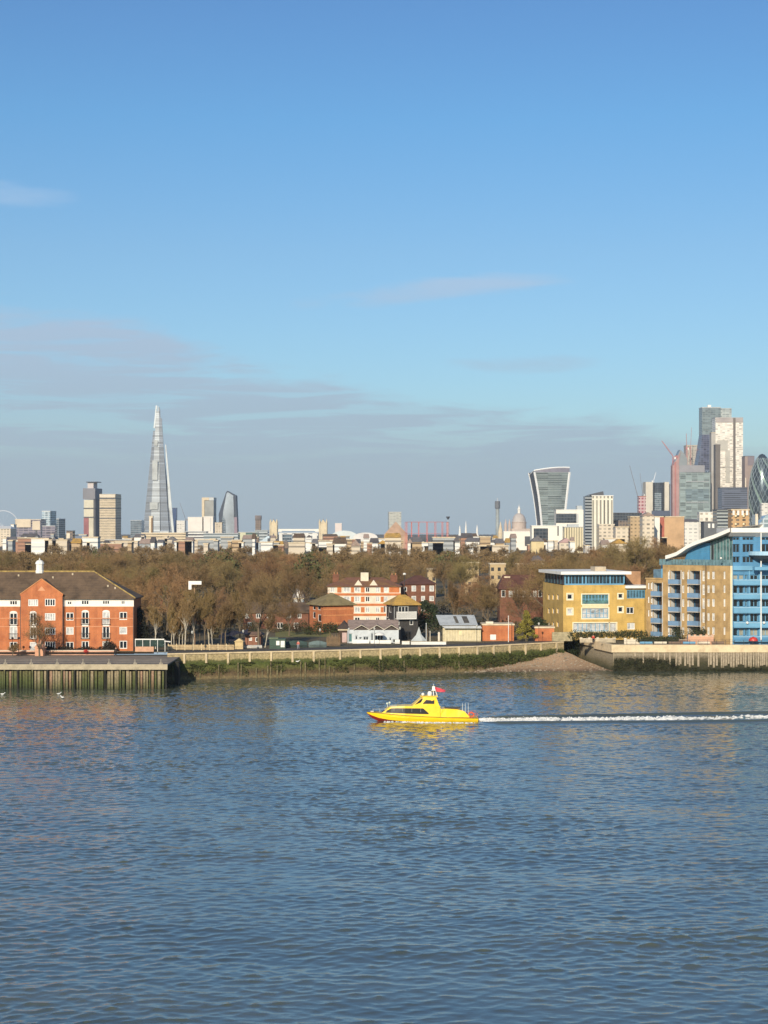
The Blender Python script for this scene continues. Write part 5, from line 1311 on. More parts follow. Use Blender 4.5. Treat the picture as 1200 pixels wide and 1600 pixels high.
r_, f, W, H_ = house('brick_cottage', 'small low brick cottage behind the leaning white-trunked tree', 'house', 383, 408, 345, 992.5, GZ, 5, mat('brown_brick', (.28, .13, .08), .9, .2, 1), mat('brown_cottage_roof', (.22, .14, .1), .9, .2, 1), 987, .6, wins=[(389, 394, 996, 1001, 2, 1), (399, 404, 996, 1003, 1, 1, WHITE, GL)])
for k, (px, dz, a, lab) in enumerate(((366, 2.4, .22, 'upper dark blue tarpaulin slung on poles left of the small brick cottage'), (362, 1.2, -.3, 'lower dark tarpaulin sagging over boats left of the small brick cottage'))):
    D = 343+k; t_ = thing('tarpaulin', lab, 'tarpaulin', (PX(px, D), D, GZ))
    s = MB()
    for i in range(8):
        for j in range(3):
            q = lambda i, j: (-2.6+i*.65, j*.8, dz+a*(i-4)*.35+.18*math.sin(i*1.4+j)+.2*j)
            s.poly([q(i, j), q(i+1, j), q(i+1, j+1), q(i, j+1)])
    s.build('sheet', mat('dark_blue_sheet', (.03, .03, .05), .6, .2, 1), t_)
    s = MB()
    for i in (0, 5): s.tube((-2.5+i*.9, .2, 0), (-2.5+i*.9, .2, dz+.1), .05)
    s.build('pole', IRON, t_)
for k, (px, lab) in enumerate(((352, 'small white dinghy under the tarpaulins'), (396, 'upturned white dinghy in front of the small brick cottage'))):
    D = 339.5; d_ = thing('dinghy', lab, 'boat', (PX(px, D), D, GZ+.05))
    s = MB(); st = [(-1.8, .1), (-1.2, .5), (0, .7), (1.2, .6), (1.7, .4)]
    for i in range(4):
        (x0, w0), (x1, w1) = st[i], st[i+1]
        for sg in (-1, 1): s.poly([(x0, sg*w0, .55), (x1, sg*w1, .55), (x1, sg*w1*.45, 0), (x0, sg*w0*.45, 0)])
        s.poly([(x0, -w0, .55), (x1, -w1, .55), (x1, w1, .55), (x0, w0, .55)])
    s.build('hull', WHITE, d_); MB().box(-.3, .1, -.55, .55, .552, .6).build('thwart', WOOD, d_)
kk = thing('green_kiosk', 'dark green kiosk with two white panels beside the riverside road', 'kiosk', (PX(421, 338), 338, GZ))
Wk = PX(446, 338)-kk.location.x
MB().box(0, Wk, 0, 2.4, 0, 1.95).build('wall', GREEN, kk); MB().box(-.15, Wk*.55, -.15, 2.5, 1.952, 2.15).build('roof', mat('mossy_roof', (.16, .2, .12), .9, .2, 1), kk)
for a, b in ((.42, .63), (.70, .95)): MB().box(Wk*a, Wk*b, -.05, -.005, .3 if a > .6 else .7, 1.55).build('panel', WHITE, kk)
for k, (a, b, D, h, m_, lab) in enumerate(((446, 480, 341, 1.4, mat('dark_green_cover', (.04, .07, .06), .8, .2, .8), 'long dark green covered boat right of the kiosk'), (482, 510, 341.5, 1.3, mat('grey_green_cover', (.14, .19, .18), .8, .2, .8), 'grey-green tarpaulined boat by the road right of the walking person'))):
    d_ = thing('covered_boat', lab, 'boat', (PX(a, D), D, GZ)); L = PX(b, D)-PX(a, D); s = MB(); n = 8
    for i in range(n):
        def c_(i): t = i/n; w = .9*math.sin(math.pi*(.12+.8*t))**.5; return L*t, w, h*(.72+.28*math.sin(math.pi*t))
        (x0, w0, h0), (x1, w1, h1) = c_(i), c_(i+1)
        for sg in (-1, 1):
            s.poly([(x0, 1+sg*w0, .5), (x1, 1+sg*w1, .5), (x1, 1, h1), (x0, 1, h0)]); s.poly([(x0, 1+sg*w0, .5), (x1, 1+sg*w1, .5), (x1, 1+sg*w1*.6, .0), (x0, 1+sg*w0*.6, .0)])
    s.build('cover', m_, d_); MB().box(L*.1, L*.9, .7, 1.3, .55, h*.6).build('hull', GREYF, d_)
bf = thing('brushwood_fence', 'brown brushwood fence left of the dark gabled shed', 'fence', (PX(510, 346), 346, GZ))
s = MB(); rb_ = random.Random(8)
for i in range(40): x = i*.07; s.box(x, x+.04, rb_.uniform(0, .1), rb_.uniform(.11, .2), 0, rb_.uniform(1.6, 2.6))
s.build('sticks', mat('brown_sticks', (.26, .17, .09), .95, .2, 1), bf)
wc = thing('peaked_canopy', 'pale grey peaked canopy beside the foot of the black timber house', 'canopy', (PX(657, 354), 354, GZ))
s = MB(); ap = (-.3, .8, 3.4)
base = [(-2.0, -.4), (-.9, -.9), (.4, -.9), (1.3, -.3), (1.3, 1.6), (-1.6, 1.8)]
for i in range(6):
    a, b = base[i], base[(i+1) % 6]; m1 = ((a[0]+ap[0]*2)/3, (a[1]+ap[1]*2)/3, 1.75); m2 = ((b[0]+ap[0]*2)/3, (b[1]+ap[1]*2)/3, 1.75)
    s.poly([(*a, .55), (*b, .55), m2, m1]); s.poly([m1, m2, ap])
s.build('canvas', mat('pale_grey_canvas', (.45, .48, .47), .8, .1, 1), wc)
s = MB()
for a in base: s.tube((*a, 0), (*a, .56), .04)
s.build('leg', IRON, wc)
for k, (px, D, h, lab) in enumerate(((666, 352, 4.2, 'tall plain grey pole right of the peaked canopy'), (672, 351.5, 2.6, 'short pale post right of the tall grey pole'), (794.5, 358, 5.4, 'slender white flagpole left of the golden conifer'), (686, 352, 2.2, 'stout cream post before the metal barn'))):
    s = MB().tube((0, 0, 0), (0, 0, h), .09 if k < 3 else .25, .06 if k < 3 else .25, 8).ball((0, 0, h), .11 if k < 3 else .28, 8); o = s.build('post', (GREYF, CREAM, WHITE, CREAM)[k]); o.location = (PX(px, D), D, GZ); tag(o, lab, 'post')
for k, (a, b, D, h, lab) in enumerate(((628, 640, 351, .6, 'short white kerb wall at the foot of the black timber house'), (642, 697, 350.5, .55, 'long low white wall between the peaked canopy and the metal barn'))):
    W = PX(b, D)-PX(a, D); r_ = thing('low_wall', lab, 'wall', (PX(a, D), D, GZ)); MB().box(0, W, 0, .35, 0, h).build('wall_face', WHITE, r_); MB().box(-.04, W+.04, -.04, .39, h+.002, h+.08).build('coping', CREAM, r_)
for k, (px, D, z) in enumerate(((691, 356, 3.4), (681, 357, 2.2))):
    pass
# lamps along the riverside road
lp = thing('street_lamp', 'slim black street lamp on the riverside road', 'lamp', (PX(300, 326.5), 326.8, GZ), group='lamps along the riverside road')
MB().tube((0, 0, 0), (0, 0, 3.6), .05, .035, 6).build('post', IRON, lp); MB().lathe([(.08, 3.6), (.2, 3.85), (.22, 4.0), (.03, 4.2)], 8).build('lantern', mat('lamp_glass', (.5, .5, .45), .3, .1, 1), lp)
kids_of(lp)
for px in (380, 500, 545, 585, 625, 745, 842):
    copy_tree(lp, loc=(PX(px, ground_D(px)-2.6), ground_D(px)-2.6, GZ))
lp = thing('quay_lamp', 'black lamp standard on the timber quay before the brick flats', 'lamp', (PX(19.5, 326.5), 326.5, 4.4), group='lamps on the timber quay')
MB().tube((0, 0, 0), (0, 0, 3.2), .06, .04, 6).build('post', IRON, lp); MB().ball((0, 0, 3.4), .24, 8).build('lantern', IRON, lp)
kids_of(lp); copy_tree(lp, loc=(PX(29.5, 326.5), 326.5, 4.4))
# white board on a mast in the wood, floodlight
fm = thing('mast_sign', 'white box-shaped board on a thin mast against the bare trees', 'mast', (PX(304, 347), 347, GZ))
zt = PZ(911, 347)-GZ
MB().tube((0, 0, 0), (0, 0, zt-1), .14, .1).build('mast', mat('brown_mast', (.4, .25, .15), .8, .1, 1), fm)
MB().box(-1.2, 1.4, -.25, .25, zt-.3, zt+.4).build('board', WHITE, fm); MB().box(-1.2, -.6, -.26, .24, zt-1.3, zt-.31).build('bracket', WHITE, fm)
fm = thing('floodlight', 'floodlight head on a thin mast above the orange roof of the striped flats', 'lamp', (PX(632, 425), 425, GZ)); zt = PZ(897, 425)-GZ
MB().tube((0, 0, 0), (0, 0, zt), .12, .08).build('mast', IRON, fm); MB().ball((0, -.1, zt), .42, 8, sz=.7).build('lamp_head', WHITE, fm)
# gulls
def gull(px, py, label, z=None, D=None, rz=0.0):
    D = D or CH*F/(py-HZ); z = 0.08 if z is None else z
    o = thing('gull', label, 'bird', (PX(px, D), D, z), rz)
    prof = [(-.24, .01, .03), (-.16, .055, .02), (-.05, .085, 0), (.08, .08, .01), (.15, .055, .06), (.19, .04, .12), (.23, .045, .15), (.27, .03, .15), (.33, .008, .14)]
    s = MB(); n = 8
    for x, r_, zc in prof:
        for i in range(n): t = 2*math.pi*i/n; s.v.append((x, r_*math.cos(t), zc+.05+r_*.85*math.sin(t)))
    for a in range(len(prof)-1):
        for i in range(n): j = (i+1) % n; s.f.append((a*n+i, a*n+j, (a+1)*n+j, (a+1)*n+i)); s.m.append(0)
    s.f.append(tuple(range(n))); s.m.append(0); s.f.append(tuple(range((len(prof)-1)*n, len(prof)*n))); s.m.append(0)
    b = s.build('body', mat('white_feathers', (.82, .82, .8), .8, .05, 5), o, smooth=True)
    w = MB()
    for sg in (-1, 1): w.poly([(.1, sg*.085, .1), (-.05, sg*.1, .11), (-.3, sg*.03, .1), (-.05, sg*.06, .145)])
    w.build('wings', mat('grey_feathers', (.4, .42, .44), .8, .05, 5), o)
    o.scale = (1.6, 1.6, 1.6)
gull(4, 1086, 'white gull floating alone at the left edge of the river'); gull(92, 1085.5, 'farther white gull of the pair floating before the timber quay', rz=.5); gull(97.5, 1091, 'nearer white gull of the pair floating before the timber quay', rz=2.6)
gull(465, 1039, 'white gull perched on the weedy river wall', z=3.0, D=330.6)

# ------------------------------------------------------------------ yellow patrol boat (bow to the left)
D = BY; k_ = D/F
bt = thing('patrol_boat', 'bright yellow fast patrol launch with red bow bottom heading left', 'boat', (PX(573, D), D, 0), 0)
bt.rotation_euler = (0, R(.8), R(3))
YEL = mat('yellow_hull_paint', (.9, .60, .015), .28, .06, .8); YELD = mat('yellow_deck_paint', (.84, .55, .03), .4, .05, .8)
REDH = mat('red_antifouling', (.4, .03, .02), .5, .15, 1)
st = [(0, .03, 1.2, 1.25, 1.38), (.7, .45, .55, .95, 1.38), (1.8, .95, .0, .6, 1.33), (3.5, 1.5, -.3, .35, 1.22), (6, 1.95, -.5, .2, 1.08), (9, 2.1, -.55, .12, .95), (12.5, 2.1, -.55, .1, .85), (16.3, 1.95, -.5, .1, .8)]
s = MB()
rings = []
for x, hb_, zk, zc_, zs_ in st:
    r1 = [(x, -hb_, zs_), (x, -hb_*.97, (zs_+zc_)/2+.05), (x, -hb_*.86, zc_), (x, -hb_*.5, (zc_+zk)/2), (x, 0, zk), (x, hb_*.5, (zc_+zk)/2), (x, hb_*.86, zc_), (x, hb_*.97, (zs_+zc_)/2+.05), (x, hb_, zs_)]
    rings.append(r1)
for i in range(len(rings)-1):
    for j in range(8): s.poly([rings[i][j], rings[i+1][j], rings[i+1][j+1], rings[i][j+1]], 1 if 2 <= j <= 5 else 0)
s.poly(rings[-1], 0)
s.build('hull', [YEL, REDH], bt)
s = MB()
for i in range(len(rings)-1):
    a, b = rings[i], rings[i+1]
    s.poly([(a[0][0], a[0][1]*.99, a[0][2]-.02), (b[0][0], b[0][1]*.99, b[0][2]-.02), (b[8][0], b[8][1]*.99, b[8][2]-.02), (a[8][0], a[8][1]*.99, a[8][2]-.02)])
s.build('deck', YELD, bt)
s = MB()
for i in range(len(rings)-1):
    for j in (0, 8): s.tube(rings[i][j], rings[i+1][j], .05, n=5)
s.build('rubbing_strake', mat('dark_strake', (.12, .08, .02), .6, .1, 1), bt)
def hullbox(secs):
    """secs: (x, half width bottom, half width top, z0, z1)"""
    m_ = MB()
    rg = [[(x, -a, z0), (x, -b, z1), (x, b, z1), (x, a, z0)] for x, a, b, z0, z1 in secs]
    for i in range(len(rg)-1):
        for j in range(3): m_.poly([rg[i][j], rg[i+1][j], rg[i+1][j+1], rg[i][j+1]])
    m_.poly(rg[0]).poly(rg[-1]); return m_
hullbox([(2.0, .9, .75, 1.2, 1.25), (3.4, 1.35, 1.15, 1.15, 2.28), (5.5, 1.6, 1.4, 1.05, 2.42), (8.4, 1.65, 1.45, .95, 2.48), (10.7, 1.65, 1.45, .9, 2.48)]).build('cabin', YEL, bt)
MB().poly([(3.3, -1.16, 2.3), (8.0, -1.46, 2.5), (8.0, 1.46, 2.5), (3.3, 1.16, 2.3)]).build('cabin_roof', mat('cream_deck', (.8, .72, .45), .5, .05, 1), bt)
gb = mat('black_boat_glass', (.012, .012, .015), .35, .1, 1, spec=.25)
for sg in (-1, 1):
    def cw(x, z):      # half width of the cabin side at x, z
        S_ = [(2.0, .9, .75, 1.2, 1.25), (3.4, 1.35, 1.15, 1.15, 2.28), (5.5, 1.6, 1.4, 1.05, 2.42), (8.4, 1.65, 1.45, .95, 2.48), (10.7, 1.65, 1.45, .9, 2.48)]
        a_, b_2, c_, d_ = [float(np.interp(x, [q[0] for q in S_], [q[i] for q in S_])) for i in (1, 2, 3, 4)]
        return a_+(b_2-a_)*min(1, max(0, (z-c_)/(d_-c_)))+.035
    wn_ = MB(); X_ = [2.55, 3.0, 3.5, 4.3, 5.5, 6.9, 8.2, 8.6, 9.0]
    lo_ = lambda x: 1.42-.02*(x-2.5); hi_ = lambda x: min(1.46+(x-2.5)*.62, 2.1+.004*x, 2.13-(x-8.2)*.85 if x > 8.2 else 9)
    for xa_, xb_ in zip(X_[:-1], X_[1:]):
        wn_.poly([(xa_, sg*cw(xa_, lo_(xa_)), lo_(xa_)), (xb_, sg*cw(xb_, lo_(xb_)), lo_(xb_)), (xb_, sg*cw(xb_, hi_(xb_)), hi_(xb_)), (xa_, sg*cw(xa_, hi_(xa_)), hi_(xa_))])
    wn_.build('side_window', gb, bt)
    fr = MB()
    for x in (4.3, 6.5): fr.box(x, x+.06, sg*1.63-.02, sg*1.63+.02, 1.35, 2.1)
MB().poly([(2.15, -.75, 1.38), (2.15, .75, 1.38), (3.36, 1.0, 2.22), (3.36, -1.0, 2.22)]).build('front_window', gb, bt)
hullbox([(6.7, 1.35, 1.25, 2.3, 2.52), (8.0, 1.35, 1.05, 2.3, 3.65), (8.5, 1.35, 1.05, 2.3, 3.78), (10.1, 1.35, 1.1, 1.6, 3.78), (10.7, 1.38, 1.3, 1.2, 2.2), (11.0, 1.4, 1.38, 1.0, 1.9)]).build('wheelhouse', YEL, bt)
hullbox([(7.8, 1.12, 1.12, 3.785, 3.88), (10.35, 1.2, 1.2, 3.785, 3.9)]).build('wheelhouse_roof', mat('yellow_deck_paint', (0,0,0)), bt)
for sg in (-1, 1):
    MB().poly([(8.1, sg*1.30, 2.78), (9.85, sg*1.30, 2.78), (9.85, sg*1.125, 3.5), (8.8, sg*1.10, 3.5)]).build('wheelhouse_window', gb, bt)
    MB().poly([(6.95, sg*1.33, 2.62), (7.9, sg*1.2, 2.95), (8.2, sg*1.09, 3.55), (7.95, sg*1.085, 3.55)]).build('quarter_window', gb, bt)
MB().poly([(7.05, -1.0, 2.72), (7.05, 1.0, 2.72), (7.9, .9, 3.52), (7.9, -.9, 3.52)]).build('windscreen', gb, bt)
hullbox([(10.6, 1.4, 1.3, .9, 1.95), (11.6, 1.45, 1.25, .85, 2.08), (13.3, 1.45, 1.2, .85, 1.98), (14.3, 1.45, 1.3, .85, 1.72), (15.0, 1.45, 1.4, .85, 1.0)]).build('engine_casing', YEL, bt)
MB().box(11.5, 13.8, -1.0, 1.0, 2.09, 2.16).build('casing_hatch', mat('dark_hatch', (.12, .09, .05), .6, .1, 1), bt)
MB().ball((8.2, -.5, 4.1), .24, 10).build('radar_dome', WHITE, bt); MB().tube((8.2, -.5, 3.85), (8.2, -.5, 4.0), .1).build('dome_stem', WHITE, bt)
MB().lathe([(.30, 3.9), (.34, 4.1), (.32, 4.35), (.2, 4.5), (.03, 4.53)], 12, (9.25, 0)).build('radar_dome', WHITE, bt)
s = MB().tube((9.8, -.3, 3.88), (9.75, 0, 5.25), .06).tube((10.35, .3, 3.88), (9.85, 0, 5.25), .06).tube((10.35, -.3, 3.88), (9.85, 0, 5.2), .05).box(9.6, 10.0, -.08, .08, 4.7, 5.25).box(9.45, 10.1, -.45, .45, 4.62, 4.68).tube((9.8, 0, 5.2), (9.8, 0, 5.6), .03); s.build('mast', WHITE, bt)
s = MB()
for i in range(6):
    q = lambda i: (10.0+i*.26, .12*math.sin(i*1.1), -.02*i)
    a, b = q(i), q(i+1); s.poly([(a[0], a[1], 4.45+a[2]), (b[0], b[1], 4.45+b[2]+.03*i), (b[0], b[1], 5.15+b[2]-.06*i), (a[0], a[1], 5.15+a[2]-.05*i)])
s.build('ensign', mat('red_flag', (.6, .06, .09), .8, .1, 2), bt)
for x in (14.05, 14.45, 14.9): MB().tube((x, -1.2, 1.5 if x < 14.6 else 1.0), (x-.05, -1.2, 2.95), .03, .02, 5).build('whip_aerial', WHITE, bt)
lb = MB(); n = 14
for i in range(n):
    a, b = 2*math.pi*i/n, 2*math.pi*(i+1)/n; lb.tube((15.3+.36*math.cos(a), -1.3, 1.25+.36*math.sin(a)), (15.3+.36*math.cos(b), -1.3, 1.25+.36*math.sin(b)), .09, n=6)
lb.build('lifebuoy', mat('orange_red_buoy', (.75, .1, .04), .6, .05, 2), bt)
s = MB()
for x in (15.0, 15.7, 16.2):
    for sg in (-1, 1): s.tube((x, sg*1.85, .8), (x, sg*1.85, 1.5), .025, n=4)
for z in (1.15, 1.5): s.tube((15.0, -1.85, z), (16.2, -1.85, z), .02, n=4).tube((16.2, -1.85, z), (16.2, 1.85, z), .02, n=4).tube((15.0, 1.85, z), (16.2, 1.85, z), .02, n=4)
s.build('stern_rail', mat('rust_red_rail', (.5, .12, .06), .5, .1, 1), bt)
s = MB()
for x, w_ in ((.9, .5), (1.9, .9), (2.9, 1.25)):
    for sg in (-1, 1): s.tube((x, sg*w_, 1.3), (x, sg*w_, 1.85), .02, n=4)
for sg in (-1, 1): s.tube((.9, sg*.5, 1.85), (1.9, sg*.9, 1.85), .02, n=4).tube((1.9, sg*.9, 1.85), (2.9, sg*1.25, 1.85), .02, n=4)
s.tube((.9, -.5, 1.85), (.9, .5, 1.85), .02, n=4); s.build('bow_rail', METAL, bt)
s = MB()
for x in (3.9, 5.1, 6.5, 7.8): s.box(x, x+.05, -cw(x, 1.8)-.03, -cw(x, 1.8)-.0, 1.38, 2.1)
s.build('window_bar', mat('grey_bar', (.25, .25, .24), .4, .1, 1), bt)
MB().box(.55, 1.0, -.15, .15, 1.36, 1.55).build('anchor_windlass', CREAM, bt)
s = MB().tube((3.0, -.5, 2.2), (3.0, -.5, 2.62), .04).ball((2.95, -.5, 2.7), .16, 8).tube((3.3, .3, 2.25), (3.3, .3, 2.7), .04).ball((3.35, .3, 2.75), .17, 8); s.build('searchlight', mat('pale_searchlight', (.6, .66, .55), .4, .1, 1), bt)
# ------------------------------------------------------------------ skyline
ORIG = {}
def far(name, label, cat, px0, D, rz=0.0, group=None):
    o = thing(name, label, cat, (PX(px0, D), D, GZ), rz, group); return o
def FX(px, o): return PX(px, o.location.y)-o.location.x
def FZ(py, o): return PZ(py, o.location.y)-GZ
def block(name, label, px0, px1, ytop, D, depth, wall, roofm=None, rz=0.0, cat='building', group=None, extra=(), parapet=.8, gable=0, plant=None):
    o = far(name, label, cat, px0, D, rz, group)
    W = FX(px1, o)/max(.3, math.cos(rz)); H_ = FZ(ytop, o)
    MB().box(0, W, 0, depth, 0, H_).build('wall', wall, o)
    roofm = roofm or STONE
    if gable:
        MB().prism([(-.6, H_+.01), (W+.6, H_+.01), (W/2, H_+gable)], -.6, depth+.6).build('roof', roofm, o) if gable > 0 else hip_roof(MB(), 0, W, 0, depth, H_+.01, -gable, W*.12, .6).build('roof', roofm, o)
    elif parapet: MB().box(-.4, W+.4, -.4, depth+.4, H_+.001, H_+parapet).build('parapet', roofm, o)
    if plant:
        a, b, y = plant; MB().box(W*a, W*b, depth*.25, depth*.7, H_+parapet, FZ(y, o)).build('plant_room', METAL, o)
    for nm, m_, a, b, y0, y1, pr in extra:     # proud panel on the front: fractions of the width, photo rows
        MB().box(W*a, W*b, -pr, -.02, max(.02, FZ(y1, o)), FZ(y0, o)).build(nm, m_, o)
    return o, W, H_
fcream = facade('cream_bands', (.66, .55, .38), (.2, .17, .12), 3.6, 7, .38, 1.1, rough=.8, gmetal=0)
fcreamw = facade('cream_windows', (.62, .54, .42), (.3, .27, .22), 3.5, 4.5, .45, .55, rough=.8, gmetal=0)
fwhite = facade('white_windows', (.68, .66, .6), (.42, .42, .4), 3.5, 5, .4, .6, rough=.7, gmetal=0)
fgrey = facade('grey_curtain', (.3, .33, .35), (.1, .14, .17), 3.8, 3, .75, .9, gmetal=.3)
fpurple = facade('mauve_glass', (.3, .27, .29), (.14, .13, .17), 3.8, 8, .7, .9, gmetal=.2)
fblueg = facade('pale_blue_glass', (.52, .6, .64), (.25, .33, .38), 3.8, 6, .7, .8, gmetal=.3)
fdark = facade('dark_glass', (.07, .08, .09), (.03, .04, .05), 3.8, 4, .7, .8, gmetal=.2, grough=.2)
fgreen = facade('grey_green_glass', (.24, .30, .29), (.18, .23, .23), 3.9, 12, .8, .9, gmetal=.1, grough=.4)
fbrown = facade('brown_stone', (.22, .17, .13), (.09, .08, .08), 3.7, 3.5, .5, .6, rough=.8, gmetal=0)
fbrick = facade('brick_windows', (.36, .2, .13), (.2, .12, .09), 3.1, 3.4, .4, .45, rough=.9, gmetal=0)
ftan = facade('tan_windows', (.46, .34, .2), (.22, .17, .11), 3.1, 3.4, .42, .45, rough=.9, gmetal=0)
fbeige = facade('beige_tower', (.72, .68, .6), (.60, .56, .49), 3.9, 5, .5, 1.1, rough=.6, gmetal=0)
RDARK = mat('dark_far_roof', (.1, .09, .09), .8, .2, .1); RRED = mat('rust_red_cladding', (.42, .12, .08), .8, .2, .1)
SILV = mat('silver_frame', (.85, .86, .85), .4, .05, .05)
DKF = mat('charcoal_frame', (.06, .065, .075), .5, .1, .05)

# big observation wheel
o = far('observation_wheel', 'huge pale observation wheel rim at the left end of the skyline', 'wheel', 5, 5600); s = MB(); Rw = 24/F*5600; zc = FZ(822, o); n = 48
for i in range(n):
    a, b = 2*math.pi*i/n, 2*math.pi*(i+1)/n
    s.tube((Rw*math.cos(a), 0, zc+Rw*math.sin(a)), (Rw*math.cos(b), 0, zc+Rw*math.sin(b)), 1.1, n=4)
s.build('rim', mat('pale_steel', (.7, .72, .75), .5, .05, .05), o)
s = MB()
for i in range(16): a = 2*math.pi*i/16; s.tube((0, 0, zc), (Rw*math.cos(a), 0, zc+Rw*math.sin(a)), .25, n=3)
s.tube((0, 12, 0), (0, 0, zc), 1.6, n=4); s.build('spokes', mat('pale_steel', (0,0,0)), o)
block('office_block', 'cream office block with curved top at the far left of the skyline', -20, 16.5, 826, 2600, 40, fcreamw, WHITE, gable=-4)
block('white_tower', 'narrow white slab beside the cream office block at the far left', 17, 21.5, 820, 2650, 20, WHITE)
o, W, H_ = block('office_block', 'bulky mauve glass office with cream stepped top left of the thin white tower', 23.5, 63.5, 812, 2800, 45, fpurple, CREAM, extra=[('cream_top', mat('cream_stone_far', (.66, .56, .42), .8, .1, .05), .02, .62, 811, 824, 1.5), ('cream_top', mat('cream_stone_far', (0,0,0)), .68, .98, 814, 828, 1.2), ('dark_fin', DKF, .80, .86, 826, 848, .8)])
block('glass_tower', 'pale blue-white framed tower with grey side rising behind the mauve office', 65.5, 79, 799, 3000, 26, fblueg, WHITE, rz=-.22)
block('office_block', 'low blue and grey block at the foot of the pale blue-white tower', 66, 86, 822, 2700, 20, fpurple, GREYF)
block('grey_tower', 'thin grey twin slab just right of the pale blue-white tower', 84, 92.5, 811, 3300, 26, fgrey, GREYF, rz=-.3)
block('brick_flats', 'low red brick block with dark recess below the mauve office', 17, 44, 849, 1700, 14, fbrick, BRICK)
block('brick_flats', 'small red brick block between the mauve office and cream gabled house', 58, 66, 848, 1720, 14, fbrick, BRICK)
block('brick_flats', 'maroon brick block half hidden beneath the pale blue-white tower', 67, 82, 849, 1750, 14, mat('maroon_brick', (.2, .09, .09), .9, .1, .1), RDARK)
block('gabled_house', 'cream gabled house below the thin grey twin slab', 82, 95, 852, 1640, 12, fcreamw, STONE, gable=3)
block('low_block', 'golden low block with flat roof left of the brown chimney-like tower', 80, 99, 842, 1900, 16, ftan, STONE)
block('brown_tower', 'short brown tower with a bright face midway between twin slabs and the tall hospital tower', 103.5, 113.5, 830, 2100, 16, fbrown, RDARK, extra=[('lit_face', CREAM, .05, .6, 833, 850, .8)])
block('long_hall', 'long pale low hall in front of the tall grey-topped tower', 113, 131, 841, 2300, 30, fwhite, METAL, gable=-3)

# tall tower with a grey overhanging top
D = 3900; rz = -.2
o = far('hospital_tower', 'slim tower with grey overhanging top box and cream shaft left of the cream banded tower', 'building', 131, D, rz); q = lambda px: FX(px, o)/math.cos(rz)
MB().box(0, q(146.5), 0, 40, 0, FZ(781, o)).build('shaft', mat('pale_cream_panels', (.62, .58, .45), .8, .1, .05), o)
MB().box(q(146.5)+.01, q(149.5), 1, 40, 0, FZ(764, o)).build('shade_side', mat('side_shade_grey', (.09, .09, .1), .8, .1, .05), o)  # unlit right side of the tower, its shade put into dark grey
MB().box(-1.5, q(149.8), -2, 42, FZ(780, o), FZ(763, o)).build('top_box', mat('slate_grey_panels', (.2, .2, .22), .7, .08, .05), o)
MB().box(q(135.5), q(145), 6, 30, FZ(763, o)+.01, FZ(754, o)).build('lift_housing', mat('pale_pink_grey', (.55, .5, .48), .8, .05, .05), o)
MB().box(q(134), q(151), 2, 32, FZ(753.8, o), FZ(752.5, o)).build('helipad', DKF, o)
MB().box(.1, q(139), -1, -.03, FZ(840, o), FZ(809, o)).build('red_lattice', mat('maroon_far', (.33, .12, .12), .8, .2, .1), o)
for y in (794, 808): MB().box(-.3, q(149.6), -1.2, -.05, FZ(y+1, o), FZ(y-.5, o)).build('dark_band', DKF, o)
o, W, H_ = block('banded_tower', 'broad cream tower with brown floor bands and dark right side', 155.5, 181, 772.5, 3850, 42, fcream, CREAM, rz=-.15)
for y in (778.5, 794, 809.5): MB().box(-.5, W+.5, -.8, 42.5, FZ(y+1.1, o), FZ(y-.4, o)).build('dark_band', DKF, o)
MB().box(.5, W-.5, -1.2, -.05, H_-7, H_-.5).build('top_panel', CREAM, o)
block('white_sheds', 'low white building with round window in front of the banded tower', 154, 190, 851, 1700, 15, fwhite, WHITE, gable=-2)
block('cream_house', 'small pale gabled house left of the low white building', 132, 148, 849, 1650, 12, fcreamw, STONE, gable=3)
block('long_hall', 'long dark low roof with a pale edge right of the banded tower', 164, 222, 844, 2200, 30, fbrown, METAL)

# glass spire
D = 3900
o = far('glass_spire', 'very tall tapering glass spire with splintered top', 'skyscraper', 247, D)
zT = FZ(632, o)
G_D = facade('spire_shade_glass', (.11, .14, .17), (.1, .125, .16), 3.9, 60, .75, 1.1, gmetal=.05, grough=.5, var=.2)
G_L = facade('spire_sunlit_glass', (.36, .40, .41), (.30, .335, .36), 3.9, 60, .72, 1.1, gmetal=.05, grough=.5, var=.25)  # same glass as the shaded sides, sunlight put into a paler colour
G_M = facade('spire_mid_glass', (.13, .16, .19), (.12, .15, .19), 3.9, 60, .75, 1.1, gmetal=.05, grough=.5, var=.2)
def shard(pts0, pts1, m_, name='glass_facet'):
    """slab between a lower and an upper pair of x positions, leaning back with height"""
    (xa, xb, y0, z0), (xc, xd, y1, z1) = pts0, pts1
    s = MB(); th = 4
    s.poly([(xa, y0, z0), (xb, y0, z0), (xd, y1, z1), (xc, y1, z1)]).poly([(xa, y0+th, z0), (xc, y1+th, z1), (xd, y1+th, z1), (xb, y0+th, z0)])
    s.poly([(xa, y0, z0), (xc, y1, z1), (xc, y1+th, z1), (xa, y0+th, z0)]).poly([(xb, y0, z0), (xb, y0+th, z0), (xd, y1+th, z1), (xd, y1, z1)]).poly([(xc, y1, z1), (xd, y1, z1), (xd, y1+th, z1), (xc, y1+th, z1)])
    return s.build(name, m_, o)
q = lambda px: FX(px, o)
